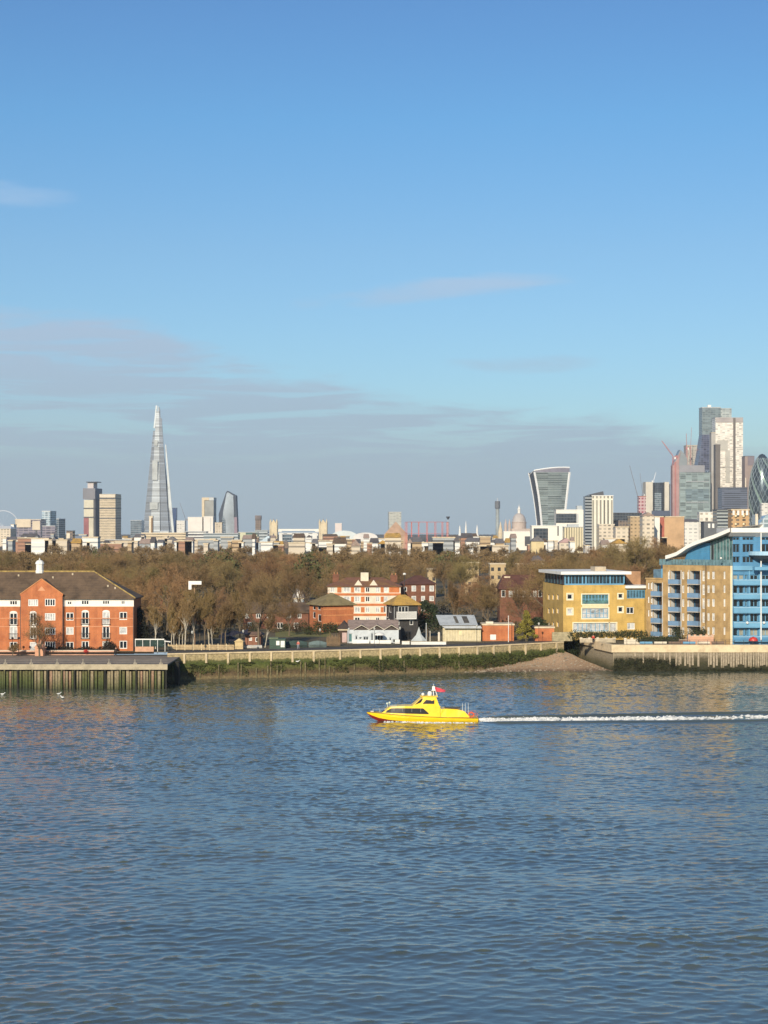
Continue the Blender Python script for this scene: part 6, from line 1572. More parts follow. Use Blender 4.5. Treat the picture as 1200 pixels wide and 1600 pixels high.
# core pyramid
s = MB(); b0 = [(q(224), 8, 0), (q(269), 8, 0), (q(266), 70, 0), (q(228), 70, 0)]; t0 = [(q(241.5), 34, zT*.93), (q(246.5), 34, zT*.93), (q(246), 40, zT*.93), (q(242), 40, zT*.93)]
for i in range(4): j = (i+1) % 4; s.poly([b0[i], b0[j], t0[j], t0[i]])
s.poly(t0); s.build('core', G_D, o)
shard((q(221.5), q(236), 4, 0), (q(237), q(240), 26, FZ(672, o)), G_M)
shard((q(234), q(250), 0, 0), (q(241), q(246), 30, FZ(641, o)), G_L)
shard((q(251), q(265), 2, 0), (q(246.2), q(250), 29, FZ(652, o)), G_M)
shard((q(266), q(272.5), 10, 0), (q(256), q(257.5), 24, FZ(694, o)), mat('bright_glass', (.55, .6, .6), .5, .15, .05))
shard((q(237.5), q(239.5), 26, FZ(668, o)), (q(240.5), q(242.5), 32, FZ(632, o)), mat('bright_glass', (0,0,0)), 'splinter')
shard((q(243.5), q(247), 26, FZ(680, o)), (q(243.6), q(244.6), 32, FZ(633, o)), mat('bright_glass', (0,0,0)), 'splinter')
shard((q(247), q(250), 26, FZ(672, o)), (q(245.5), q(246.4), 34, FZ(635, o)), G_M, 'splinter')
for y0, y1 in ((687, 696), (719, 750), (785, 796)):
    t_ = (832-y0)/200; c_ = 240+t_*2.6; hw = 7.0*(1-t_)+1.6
    MB().box(q(c_-hw), q(c_+hw*.8), FZ(y1, o)/FZ(641, o)*30-3.0, FZ(y1, o)/FZ(641, o)*30-2.0, FZ(y1, o), FZ(y0, o)).build('lit_panel', mat('lit_spire_glass', (.46, .49, .48), .6, .15, .06), o)  # pale panels painted in for sunlight on the centre strip
block('grey_block', 'squat pale grey block touching the left foot of the glass spire', 204, 221, 813.5, 3500, 40, fgrey, GREYF)
block('cream_complex', 'wide cream banded building across the foot of the glass spire', 221, 290, 833, 2400, 30, fcream, CREAM, plant=(.4, .6, 830))
block('cream_tower', 'narrow golden-cream stair tower before the glass spire', 233, 238.5, 807, 2450, 9, CREAM, STONE, extra=[('brown_strip', mat('brown_strip', (.25, .16, .08), .8, .1, .1), .55, .98, 809, 832, .4)])
block('blue_tower', 'thin navy blue tower touching the right foot of the glass spire', 269.5, 275.5, 794, 4100, 20, mat('navy_glass', (.05, .09, .2), .3, .1, .05, metal=.3), DKF)
block('white_block', 'small white cube-topped block right of the navy tower', 276, 288.5, 814, 3300, 24, fwhite, WHITE)
block('white_block', 'broad windowless white block, the left of two behind the banded halls', 293.5, 316, 808.5, 3000, 30, mat('plain_white_far', (.74, .7, .64), .8, .06, .05), WHITE)
block('white_block', 'narrower white block with a dark joint, the right of two behind the banded halls', 318, 333, 807.5, 3000, 30, mat('plain_white_far', (0,0,0)), WHITE, extra=[('dark_joint', GREYF, .68, .76, 809, 830, .4)])
o, W, H_ = block('portal_tower', 'concrete portal-framed tower above the narrower white block', 316, 334, 778, 3600, 28, mat('portal_glass', (.28, .29, .27), .5, .2, .04), STONE, rz=-.1)
MB().box(-.5, W*.2, -2, 0, 0, H_+.5).box(W*.201, W*.6, -2, 0, H_-5, H_+.5).build('portal', STONE, o); MB().box(W*.6, W+.4, -1.5, 28, H_-5.5, H_+.4).build('grey_cap', METAL, o)
o = far('faceted_tower', 'faceted glass tower with slanted top and dark edges', 'skyscraper', 341, 3900); q = lambda px: FX(px, o); z_ = lambda py: FZ(py, o)
MB().prism([(q(345), 0), (q(371), 0), (q(370), z_(808)), (q(368.5), z_(774)), (q(355), z_(767)), (q(353), z_(769)), (q(341.5), z_(803)), (q(342), z_(815))], 3, 40).build('frame', mat('steel_blue_frame', (.03, .045, .07), .6, .1, .05), o)
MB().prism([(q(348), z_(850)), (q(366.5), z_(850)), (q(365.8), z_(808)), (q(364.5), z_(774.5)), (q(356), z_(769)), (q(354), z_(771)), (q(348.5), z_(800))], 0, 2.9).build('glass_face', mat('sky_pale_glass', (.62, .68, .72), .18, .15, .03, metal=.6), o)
MB().prism([(q(366.6), z_(850)), (q(371.4), z_(850)), (q(370.2), z_(808)), (q(366), z_(808))], -.5, 2.95).build('maroon_edge', mat('mauve_edge', (.26, .18, .22), .5, .1, .05), o)
MB().prism([(q(346), z_(850)), (q(353), z_(850)), (q(352), z_(812)), (q(347), z_(806))], -1.2, -.05).build('grey_facet', fgrey, o)
block('cream_block', 'low cream block between the white blocks and the faceted tower', 334, 347, 817, 3200, 24, fcreamw, STONE)
for k, (a, b, y, D, m_, lab) in enumerate(((288, 322, 831, 2500, 'b', 'white and dark striped low hall below the two white blocks'), (318, 372, 834, 2350, 'g', 'long grey louvred hall below the faceted glass tower'), (372, 402, 832, 2500, 'c', 'green-grey glazed offices with cream bands right of the faceted tower'), (398, 418, 829, 2600, 'g', 'teal glass office under the small dark tower'))):
    m2 = {'b': facade('white_stripes', (.7, .7, .66), (.1, .1, .11), 4.2, 90, .5, 1.1, gmetal=0), 'g': facade('grey_louvres', (.42, .46, .47), (.14, .17, .18), 4.5, 90, .5, 1.1, gmetal=0), 'c': facade('green_bands', (.55, .55, .38), (.08, .13, .12), 6, 50, .6, .8, gmetal=0)}[m_]
    block('striped_hall', lab, a, b, y, D, 30, m2, METAL)
o = far('glass_wedge', 'pale blue sloping glazed roof left of the bridge tower', 'building', 404, 2000); MB().prism([(0, 0), (FX(420, o), 0), (FX(421, o), FZ(837, o)), (FX(417, o), FZ(838, o)), (0, FZ(848, o))], 0, 20).build('glass_roof', mat('pale_blue_sheet', (.5, .62, .7), .4, .1, .1), o); MB().box(FX(418, o), FX(421.5, o), -1, -.05, 0, FZ(841, o)).build('dark_end', DKF, o)
o, W, H_ = block('dark_tower', 'small dark brown tower standing alone left of the stone bridge', 399, 407.5, 812, 3700, 16, fbrown, RDARK); MB().box(-.8, W+.8, -.8, 16.8, H_+.81, H_+9).build('crown', mat('brown_crown', (.2, .17, .16), .8, .2, .1), o)

# stone bascule bridge
D = 3000
o = far('stone_bridge', 'pale stone towered bridge with high white walkway between its two towers', 'bridge', 421, D); q = lambda px: FX(px, o); z_ = lambda py: FZ(py, o)
SB = mat('bridge_stone', (.66, .56, .38), .85, .12, .1)
for a, b in ((421.5, 433), (498.5, 511)):
    x0, x1 = q(a), q(b)
    t = MB().box(x0+1, x1-1, 0, 14, 0, z_(820)); t.prism([(x0+1, z_(820)), (x1-1, z_(820)), ((x0+x1)/2+.5, z_(812)), ((x0+x1)/2-.5, z_(812))], 1, 13)
    tw_ = t.build('tower', SB, o)
    for cx in (x0+1, x1-1):
        for cy in (.5, 13.5): MB().lathe([(1.5, 0), (1.5, z_(817)), (1.7, z_(816.5)), (.05, z_(811))], 8, (cx, cy)).build('turret', SB, tw_)
    MB().box((x0+x1)/2-1, (x0+x1)/2+1, -.5, -.02, z_(844), z_(834)).build('window', DKF, tw_)
    MB().prism([(x0+2, z_(820)+.1), (x1-2, z_(820)+.1), ((x0+x1)/2, z_(810.5))], 4, 10).build('spire_roof', SLATE, tw_)
MB().box(q(433), q(498.5), 5, 9, z_(829.5), z_(826.5)).box(q(434), q(440), 4, 10, z_(831), z_(829.6)).box(q(492), q(498), 4, 10, z_(831), z_(829.6)).build('walkway', mat('white_walkway', (.75, .74, .68), .6, .05, .1), o)
block('white_offices', 'white office range with dark openings seen under the bridge walkway', 436, 497, 833, 3300, 30, facade('white_arcade', (.7, .7, .66), (.12, .14, .16), 9, 16, .6, .45, gmetal=0), WHITE)
block('glass_box', 'dark-framed glass box left part under the bridge walkway', 441, 456, 836, 2300, 14, fgrey, DKF)
block('chapel', 'orange brick chapel with dark roof below the right bridge tower', 496.5, 516, 856, 1500, 11, ftan, RDARK, gable=-7)
block('pinkish_block', 'pinkish-white box standing right of the right bridge tower', 523.5, 534, 818, 3400, 20, mat('pinkish_white', (.68, .6, .56), .8, .06, .05), WHITE)
for k, (a, b, D, lab) in enumerate(((516, 560, 2900, 'pale domed station roof just right of the stone bridge'), (552, 590, 2800, 'second flatter pale curved roof left of the brown pyramid house'))):
    o = far('curved_roof_hall', lab, 'building', a, D); W = FX(b, o); n = 10
    MB().prism([(0, 0), (W, 0)]+[(W/2+W/2*math.cos(math.pi*i/n), FZ(840, o)+(FZ(829+k*3, o)-FZ(840, o))*math.sin(math.pi*i/n)) for i in range(n+1)], 0, 40).build('roof', (mat('pale_teal_roof', (.6, .66, .66), .5, .1, .05), mat('white_sheet_roof', (.68, .66, .63), .5, .1, .05))[k], o)
    MB().box(2, W-2, -1, -.03, 0, FZ(842, o)).build('front_wall', fwhite, o)
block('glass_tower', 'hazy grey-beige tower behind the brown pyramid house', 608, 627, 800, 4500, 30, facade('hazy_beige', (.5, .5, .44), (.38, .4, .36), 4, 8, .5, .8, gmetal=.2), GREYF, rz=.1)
o, W, H_ = block('gabled_hall', 'large pinkish-brown hall with steep gable left of the red gasholder', 600, 637, 836, 2300, 26, mat('pink_brown_stone', (.48, .32, .22), .85, .15, .1), mat('pink_brown_stone', (0,0,0)), gable=18)
MB().box(W*.45, W*.6, -.6, -.03, H_*.55, H_+3).build('window', CREAM, o)
# gasholder frame
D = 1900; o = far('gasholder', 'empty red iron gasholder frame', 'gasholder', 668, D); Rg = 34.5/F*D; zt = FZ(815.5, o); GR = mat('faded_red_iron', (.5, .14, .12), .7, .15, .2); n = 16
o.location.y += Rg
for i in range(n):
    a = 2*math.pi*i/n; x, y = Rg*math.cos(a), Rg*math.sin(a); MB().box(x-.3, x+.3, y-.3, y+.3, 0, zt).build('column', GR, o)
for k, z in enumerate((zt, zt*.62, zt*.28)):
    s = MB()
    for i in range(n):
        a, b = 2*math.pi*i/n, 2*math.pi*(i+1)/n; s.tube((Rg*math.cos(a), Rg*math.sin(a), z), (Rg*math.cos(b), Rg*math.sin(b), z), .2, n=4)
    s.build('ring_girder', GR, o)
o = far('radio_mast', 'thin mast with small dark dish cluster above the right edge of the gasholder', 'mast', 700, 2600); MB().tube((0, 0, 0), (0, 0, FZ(810, o)), .6, .4, 5).build('mast', GREYF, o); MB().lathe([(.5, FZ(812, o)), (3, FZ(808, o)), (2.6, FZ(807, o))], 8).build('dish', DKF, o)
for k, (px, yt) in enumerate(((718.5, 821), (728, 814), (745.5, 820))):
    o = far('white_spire', ('short white church spire, leftmost of the three slender spires', 'tallest white church spire in the middle of the three slender spires', 'white church spire at the right of the three, nearest the communications tower')[k], 'church', px, 3300)
    MB().lathe([(4, 0), (4, FZ(838, o)), (2.2, FZ(834, o)), (2.0, FZ(828, o)), (.3, FZ(yt, o))], 8).build('spire', WHITE, o); MB().box(-5, 22, 3, 14, 0, FZ(843, o)).build('nave', STONE, o)
# communications tower
D = 5200; o = far('communications_tower', 'slender cylindrical communications tower with a wide drum near its top', 'tower', 777.3, D)
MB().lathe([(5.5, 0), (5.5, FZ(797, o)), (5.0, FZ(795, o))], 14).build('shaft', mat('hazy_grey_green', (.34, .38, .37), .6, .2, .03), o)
MB().lathe([(7, FZ(794.9, o)), (8, FZ(793, o)), (8, FZ(785, o)), (7.2, FZ(783, o))], 14).build('drum', mat('dark_drum', (.16, .17, .18), .6, .3, .05), o)
MB().tube((0, 0, FZ(783, o)), (0, 0, FZ(778, o)), 1.2).build('aerial', GREYF, o)
o = far('stone_steeple', 'small pale stone steeple below the communications tower', 'church', 782, 3000); MB().lathe([(4.5, 0), (4.5, FZ(832, o)), (3.4, FZ(828, o)), (.3, FZ(815, o))], 8).build('steeple', STONE, o); MB().box(-14, 4, 5, 14, 0, FZ(839, o)).build('nave', STONE, o)
# domed cathedral
D = 3950; o = far('domed_cathedral', 'pale stone domed cathedral with lantern', 'church', 812, D); q = lambda px: FX(px, o); z_ = lambda py: FZ(py, o)
MB().box(q(797), q(838), 0, 40, 0, z_(826)).build('nave', mat('pinkish_stone', (.55, .46, .4), .85, .12, .05), o)
MB().lathe([(16.5, 0), (16.5, z_(817)), (17.5, z_(816.5)), (17.5, z_(815.5)), (14.5, z_(815))], 20, (0, 18)).build('drum', mat('pinkish_stone', (0,0,0)), o)
MB().lathe([(15.8, z_(815.2)), (15, z_(811)), (12.8, z_(807)), (9.5, z_(804)), (5, z_(802)), (3, z_(801.6))], 20, (0, 18)).build('dome', mat('lead_grey_dome', (.5, .46, .43), .7, .1, .05), o)
MB().lathe([(3.4, z_(802)), (3.4, z_(796.5)), (4, z_(796)), (2.4, z_(793)), (.4, z_(790)), (.3, z_(787))], 10, (0, 18)).build('lantern', WHITE, o)
for px in (790, 796): MB().lathe([(3.6, 0), (3.6, z_(820)), (2, z_(816)), (.3, z_(811))], 8, (q(px), -3)).build('west_tower', mat('pinkish_stone', (0,0,0)), o)

# flared tower
D = 3800; o = far('flared_tower', 'top-heavy flared glass tower with white curved edges', 'skyscraper', 842, D); q = lambda px: FX(px, o); z_ = lambda py: FZ(py, o)
# outline rows: (photo row, left front corner, right front corner)
rows = [(832, 847, 882), (815, 846, 882.2), (795, 844, 883.5), (775, 841.5, 885.5), (755, 838, 887.5), (745, 836, 888.6), (738, 834.5, 889.5)]
s = MB(); sl_ = MB(); sr_ = MB(); e1_ = MB(); e2_ = MB(); e3_ = MB()
def depth_at(y): return 20+18*((832-y)/94)**1.5
for i in range(len(rows)-1):
    (ya, la, ra), (yb_, lb_, rb2) = rows[i], rows[i+1]; A0, B0, C0, D0 = q(la), q(ra), q(lb_), q(rb2)
    ov0, ov1 = -8*((832-ya)/94)**2, -8*((832-yb_)/94)**2
    for k in range(6):     # bowed front
        def p(t, x0, x1, ov, y): return (x0+(x1-x0)*t, ov-3.0*math.sin(math.pi*t), z_(y))
        t0, t1 = k/6, (k+1)/6
        s.poly([p(t0, A0, B0, ov0, ya), p(t1, A0, B0, ov0, ya), p(t1, C0, D0, ov1, yb_), p(t0, C0, D0, ov1, yb_)])
    lxa, lxb = q(la-(832-ya)*.045-6.2), q(lb_-(832-yb_)*.045*1-6.2*1)
    k0 = (832-ya)/94; k1 = (832-yb_)/94
    lxa = q(la-5.0-k0*1.5); lxb = q(lb_-5.0-k1*1.5)
    sl_.poly([(lxa, 34, z_(ya)), (A0, ov0, z_(ya)), (C0, ov1, z_(yb_)), (lxb, 34, z_(yb_))])
    sr_.poly([(B0, ov0, z_(ya)), (B0-4, 50, z_(ya)), (D0-4, 50, z_(yb_)), (D0, ov1, z_(yb_))])
    e1_.tube((A0, ov0-.4, z_(ya)), (C0, ov1-.4, z_(yb_)), 2.3, n=5); e2_.tube((B0, ov0-.4, z_(ya)), (D0, ov1-.4, z_(yb_)), 2.5, n=5)
    e3_.tube((lxa, 34, z_(ya)), (lxb, 34, z_(yb_)), 1.4, n=5)
s.build('glass_front', facade('flared_glass', (.36, .42, .41), (.22, .27, .27), 3.9, 30, .8, 1.1, gmetal=.55, grough=.2, var=.3), o)
for s2 in (sl_, sr_): s2.build('side_wall', mat('side_shade_glass', (.07, .09, .12), .25, .1, .05, metal=.3), o)  # unlit sides: shade put into a darker glass than the front
top = MB(); tp_ = MB(); n = 10
for i in range(n):
    def c_(t, dz): return (q(834.5+55*t), -8-3.0*math.sin(math.pi*t), z_(738-7.5*math.sin(math.pi*(.12+.46*t)))+dz)
    a, b = c_(i/n, 0), c_((i+1)/n, 0)
    top.tube(a, b, 1.6, n=5); tp_.poly([(q(834.5+55*i/n), -7.9-3.0*math.sin(math.pi*i/n), z_(738)), (q(834.5+55*(i+1)/n), -7.9-3.0*math.sin(math.pi*(i+1)/n), z_(738)), b, a])
    tp_.poly([a, b, (b[0]-3, 45, b[2]-2), (a[0]-3, 40, a[2]-2)])
top.tube((q(829.5), 34, z_(741)), (q(834.5), -8, z_(738-2.6)), 1.5, n=5)
top.build('crown_edge', SILV, o); tp_.build('sky_garden', mat('mauve_grey_glass', (.24, .23, .28), .3, .15, .05, metal=.2), o)
for s2 in (e1_, e2_, e3_): s2.build('white_fin', SILV, o)
MB().poly([(q(840), -4, z_(738)), (q(862), -6, z_(731)), (q(862), 30, z_(731)), (q(845), 30, z_(736))]).build('roof_cap', DKF, o)
# group below the flared tower
block('white_gallery', 'white building with big dark window, leftmost of the white cluster under the flared tower', 787, 831, 831, 2100, 25, mat('bright_white_far', (.8, .77, .68), .7, .05, .05), WHITE, extra=[('dark_window', DKF, .21, .40, 838, 853, .4), ('dark_window', DKF, .75, .99, 838, 853, .4)])
block('white_gallery', 'white building with a large dark glass wall directly below the flared tower', 831, 873, 822, 2000, 25, mat('bright_white_far', (0,0,0)), WHITE, extra=[('dark_glass_wall', fdark, .07, .60, 825.5, 846, .4), ('dark_slot', DKF, .95, .999, 822, 837, .4)])
block('white_gallery', 'tall white building with dark glass front right of the flared tower', 869, 913, 797, 2300, 25, mat('bright_white_far', (0,0,0)), WHITE, extra=[('dark_glass_wall', fdark, .0, .72, 802.5, 817, .5), ('grey_pier', GREYF, .73, .79, 802.5, 817, .5)], plant=(.75, .95, 790))
block('cream_offices', 'yellowish cream offices with vertical strips in front of the tall white building', 881.5, 911, 824, 1800, 16, facade('yellow_strips', (.66, .58, .38), (.25, .22, .15), 40, 2.6, .95, .4, gmetal=0), METAL, plant=(.2, .8, 819))
block('white_house', 'small pale gabled house at the centre below the flared tower', 830, 850, 846, 1450, 12, mat('pale_yellow_gable', (.66, .54, .3), .85, .1, .2), SLATE, gable=5)
block('white_house', 'pale house with pinkish gable right of the yellow gabled house', 874, 896, 848, 1450, 12, fcreamw, mat('pinkish_roof', (.45, .3, .28), .8, .1, .2), gable=4)
o, W, H_ = block('striped_tower', 'white vertically striped tower with dark glass left edge and sloping black roof', 925, 958, 775, 1950, 20, facade('white_verticals', (.74, .70, .58), (.2, .19, .16), 60, 4.2, .97, .42, gmetal=0), WHITE)
MB().box(FX(914.5, o), -.01, 1, 19, 0, FZ(775, o)).build('dark_wing', facade('dark_slats', (.35, .38, .4), (.04, .05, .06), 3.4, 40, .6, 1.1, gmetal=.1), o)
MB().prism([(FX(917, o), FZ(775, o)+.82), (FX(944, o), FZ(775, o)+.82), (FX(943, o), FZ(767.5, o)), (FX(928, o), FZ(771, o))], 2, 16).build('sloping_roof', DKF, o)
block('cream_block', 'low cream block at the right foot of the striped tower', 936, 960, 820, 1700, 16, fcreamw, CREAM)
block('long_roof', 'long dark-roofed range right of the striped tower', 958, 1003, 802, 2400, 30, fdark, RDARK)
block('brown_range', 'brown-grey range below the long dark roof', 958, 1002, 814, 2000, 22, fbrown, SLATE)
for k, (a, b, y, D, m_, lab) in enumerate(((962, 982, 824, 1500, fcreamw, 'pale beige flats among tree tops right of the striped tower'), (985, 1003, 808, 1500, ftan, 'tall tan flats behind trees left of the dark red gabled block'), (1004, 1022, 806, 1450, fcreamw, 'cream flats with terracotta gable below the round-cornered tower'), (1023, 1031, 808, 1480, mat('bright_white_far', (0,0,0)), 'narrow white stair tower right of the terracotta gable'), (1031, 1038, 808, 1500, RRED, 'narrow rust-red slab below the round-cornered tower'), (1038, 1069, 808, 1500, mat('sandy_brick_far', (.55, .36, .2), .9, .12, .1), 'broad sandy brick block below the grey-green tower'), (1070, 1092, 815, 1700, fwhite, 'grey-roofed white house right of the sandy brick block'), (1100, 1121, 816, 1500, mat('dark_slate_panels', (.13, .14, .15), .7, .1, .1), 'dark slate block with white windows left of the banded flats'))):
    o, W, H_ = block('flats_block', lab, a, b, y, D, 16, m_, TILEP if k in (2,) else (SLATE if k in (6, 7) else STONE), gable=(3 if k == 2 else (-2.5 if k == 6 else 0)))
    if k == 7:
        for x in (.3, .6): MB().box(W*x, W*x+1.8, -.5, -.03, H_-5, H_-1.2).build('window', WHITE, o)
# cranes
def crane(px, ybase, ymast, jx, jy, D, m_, lab, w=1.0, cab=True):
    o = far('tower_crane', lab, 'crane', px, D)
    zb, zm = 0, FZ(ymast, o)
    s = MB()
    for dx, dy in ((-w, -w), (w, -w), (w, w), (-w, w)): s.tube((dx, dy, 0), (dx, dy, zm), .3*w, n=4)
    nn = int(zm/(4*w)); 
    for i in range(nn):
        z0, z1 = i*zm/nn, (i+1)*zm/nn; s.tube((-w, -w, z0), (w, -w, z1), .2*w, n=3).tube((-w, w, z1), (w, w, z0), .2*w, n=3)
    s.build('mast', m_, o)
    jxx, jz = FX(jx, o), FZ(jy, o); s = MB()
    for d_ in (-w*.7, w*.7): s.tube((0, d_, zm), (jxx, d_*.4, jz), .42*w, n=4)
    s.tube((0, 0, zm+2*w), (jxx, 0, jz+w*.6), .35*w, n=4)
    s.build('jib', m_ if not isinstance(jy, str) else m_, o)
    L = math.hypot(jxx, jz-zm); bx = -jxx/L*9*w
    MB().tube((0, 0, zm), (bx, 0, zm+2*w), .6*w, n=4).box(bx-2*w, bx+w, -1.5*w, 1.5*w, zm-2*w, zm+2*w).build('counterweight', m_, o)
    if cab: MB().box(w, 3.2*w, -w, w, zm-3*w, zm).build('cab', WHITE, o)
    return o
CG = mat('grey_blue_crane', (.2, .23, .28), .6, .1, .1); CR = mat('red_crane', (.42, .17, .16), .6, .1, .1)
crane(997, 0, 778, 984, 728, 2600, CG, 'grey luffing crane with long jib raised left of the round-cornered tower', 1.1)
crane(1004, 0, 772, 1000, 740, 2650, CG, 'second grey crane with nearly upright jib beside the red scaffold core', 1.0)
crane(290, 0, 812, 281, 786, 3000, CG, 'thin grey crane leaning left right of the glass spire', .9, False)
crane(1052, 0, 714, 1034, 689, 3500, CR, 'red crane with jib raised left over the grey-green tower', 1.5)
crane(1073, 0, 700, 1072.5, 678, 3700, CR, 'red crane with upright jib behind the pointed tower top', 1.3)
crane(1079, 0, 700, 1080.5, 668, 3750, CR, 'fainter red crane right of the upright red crane', .9, False)
crane(1021, 0, 752, 1025, 738, 3400, mat('white_crane', (.75, .76, .76), .6, .05, .1), 'small white crane on the roof of the round-cornered tower', .8, False)
o, W, H_ = block('scaffold_core', 'red and white scaffolded core under construction left of the round-cornered tower', 998, 1009, 776, 2550, 12, facade('scaffold', (.5, .36, .36), (.22, .05, .07), 5, 5, .5, .6, gmetal=0), RRED)
# the city cluster
o = far('round_tower', 'tower with dark curved glass centre between beige corner strips', 'skyscraper', 1009, 3300); q = lambda px: FX(px, o); z_ = lambda py: FZ(py, o)
MB().box(q(1009), q(1020), 0, 40, 0, z_(753)).box(q(1039), q(1046), 4, 40, 0, z_(753)).build('corner_strip', mat('beige_strip', (.6, .56, .47), .7, .08, .05), o)
MB().lathe([(q(1029.5)-q(1020)+1, 0), (q(1029.5)-q(1020)+1, z_(754))], 20, (q(1029.5), 16)).build('curved_glass', fdark, o)
MB().box(q(1046), q(1048), 6, 40, 0, z_(756)).build('dark_side', DKF, o)
MB().box(q(1022.5), q(1033), -3, 0, 0, z_(770)).build('grey_panel', fgrey, o); MB().box(q(1018), q(1046), -4, -1, z_(806), z_(798)).build('blue_base', mat('navy_base', (.06, .08, .13), .5, .1, .1), o)
D = 3500; o = far('grey_green_tower', 'large grey-green glass tower with red construction core on its left edge', 'skyscraper', 1061, D); q = lambda px: FX(px, o)
MB().box(0, q(1110), 0, 45, 0, FZ(738, o)).build('glass_body', fgreen, o); MB().box(-1, q(1101), -1, 46, FZ(738, o)+.01, FZ(727, o)).build('grey_crown', mat('mauve_grey_panel', (.28, .28, .3), .6, .08, .05), o)
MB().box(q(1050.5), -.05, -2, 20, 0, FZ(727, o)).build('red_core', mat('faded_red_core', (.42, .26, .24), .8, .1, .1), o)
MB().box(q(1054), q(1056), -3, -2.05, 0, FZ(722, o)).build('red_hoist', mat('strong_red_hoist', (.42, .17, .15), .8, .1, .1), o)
for y in (752, 784.5): MB().box(q(1072), q(1107), -1.2, -.05, FZ(y+.7, o), FZ(y-.4, o)).build('floor_line', METAL, o)
MB().box(q(1071), q(1108), -.8, -.04, FZ(782, o), FZ(764, o)).build('lower_glass', facade('teal_floors', (.16, .22, .23), (.13, .18, .2), 3.9, 12, .7, .9, gmetal=.1, grough=.4), o)
o = far('pointed_tower', 'tower with pointed triangular glass top and red edge', 'skyscraper', 1052, 3600); q = lambda px: FX(px, o)
MB().prism([(q(1053), 0), (q(1074), 0), (q(1074), FZ(719, o)), (q(1070.5), FZ(710, o)), (q(1063), FZ(702.5, o)), (q(1053), FZ(724, o))], 0, 30).build('glass_body', mat('grey_glass_face', (.26, .29, .3), .35, .1, .05, metal=.2), o)
MB().prism([(q(1052.5), FZ(727, o)), (q(1060), FZ(727, o)), (q(1063), FZ(706, o))], -2, -.05).build('red_scaffold', mat('faded_red_core', (0,0,0)), o)
block('beige_tower', 'flat-topped beige-grey tower behind the pointed tower', 1072, 1092, 696, 3800, 30, facade('beige_grey_rows', (.42, .39, .33), (.32, .3, .27), 4, 4, .5, .7, gmetal=.1), STONE)
o, W, H_ = block('tallest_tower', 'tallest dark grey glass tower in the right-hand cluster', 1097, 1126, 637, 4000, 40, facade('charcoal_tower', (.2, .235, .24), (.16, .195, .2), 4, 6, .7, .9, gmetal=.3), GREYF, parapet=1.5)
MB().box(W+.02, FX(1143.5, o), 3, 38, 0, H_-1).build('pale_wing', facade('pale_grey_wing', (.46, .48, .44), (.34, .37, .36), 4, 8, .7, .9, gmetal=.3), o); MB().box(FX(1107, o), FX(1112, o), 8, 16, H_+1.51, H_+7).build('plant_room', WHITE, o)
o = far('wedge_tower', 'dark slanting wedge-shaped tower leaning against the tallest tower', 'skyscraper', 1090, 3600); q = lambda px: FX(px, o)
MB().prism([(q(1082), 0), (q(1112), 0), (q(1112), FZ(679, o)), (q(1097.5), FZ(679, o)), (q(1090), FZ(727, o))], 0, 40).build('glass_body', facade('blue_black_glass', (.13, .14, .19), (.08, .09, .14), 4, 6, .8, .9, gmetal=.3), o)
MB().box(q(1102), q(1111.5), -1.5, -.05, 0, FZ(735, o)).build('braced_core', facade('blue_lattice', (.2, .26, .33), (.08, .11, .17), 9, 5, .5, .6, gmetal=.2), o)
block('stone_strip_tower', 'narrow grey-beige slab right of the wedge tower', 1111.5, 1118, 676, 3550, 20, mat('grey_beige', (.4, .38, .34), .7, .08, .05), STONE)
block('brown_slab', 'narrow dark brown slab in front of the big cream tower', 1118, 1125.5, 695, 3400, 20, mat('dark_brown_slab', (.14, .12, .1), .6, .1, .05), RDARK)
o, W, H_ = block('cream_skyscraper', 'big cream skyscraper split by a dark vertical strip', 1118, 1161, 653, 3650, 40, fbeige, mat('mauve_crown', (.42, .38, .36), .7, .1, .05), parapet=1)
MB().box(W*.02, W-.2, -1.5, -.05, H_-9, H_-.2).build('crown_band', mat('mauve_crown', (0,0,0)), o)
MB().box(W*.635, W*.72, -2.5, -1.55, 0, H_).build('dark_strip', mat('dark_brown_slab', (0,0,0)), o)
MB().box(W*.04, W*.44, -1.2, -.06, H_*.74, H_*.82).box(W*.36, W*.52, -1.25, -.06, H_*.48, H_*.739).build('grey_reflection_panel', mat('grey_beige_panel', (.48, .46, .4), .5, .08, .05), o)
for y in (729, 735): MB().box(W*(.1 if y < 730 else .5), W*.6, -1.4, -.07, FZ(y+1.5, o), FZ(y, o)).build('dark_floor', mat('grey_beige', (0,0,0)), o)
o, W, H_ = block('brown_tower', 'brown tower with mauve top between the cream skyscraper and the bulging tower', 1164, 1178.5, 713, 3500, 30, mat('brown_mauve', (.32, .25, .22), .7, .08, .05), RDARK)
MB().box(W*.3, W+.1, -1, -.05, H_-18, H_-.3).build('mauve_top', mat('mauve_top', (.2, .17, .19), .6, .1, .1), o); MB().box(0, W*.12, -.8, -.04, 0, H_*.75).build('pale_edge', CREAM, o)
block('dark_office', 'low dark blue-grey office in front of the cream skyscraper', 1128, 1168, 762, 3200, 40, facade('dark_blue_rows', (.13, .15, .2), (.07, .08, .11), 4, 30, .6, 1.1, gmetal=.2), DKF)
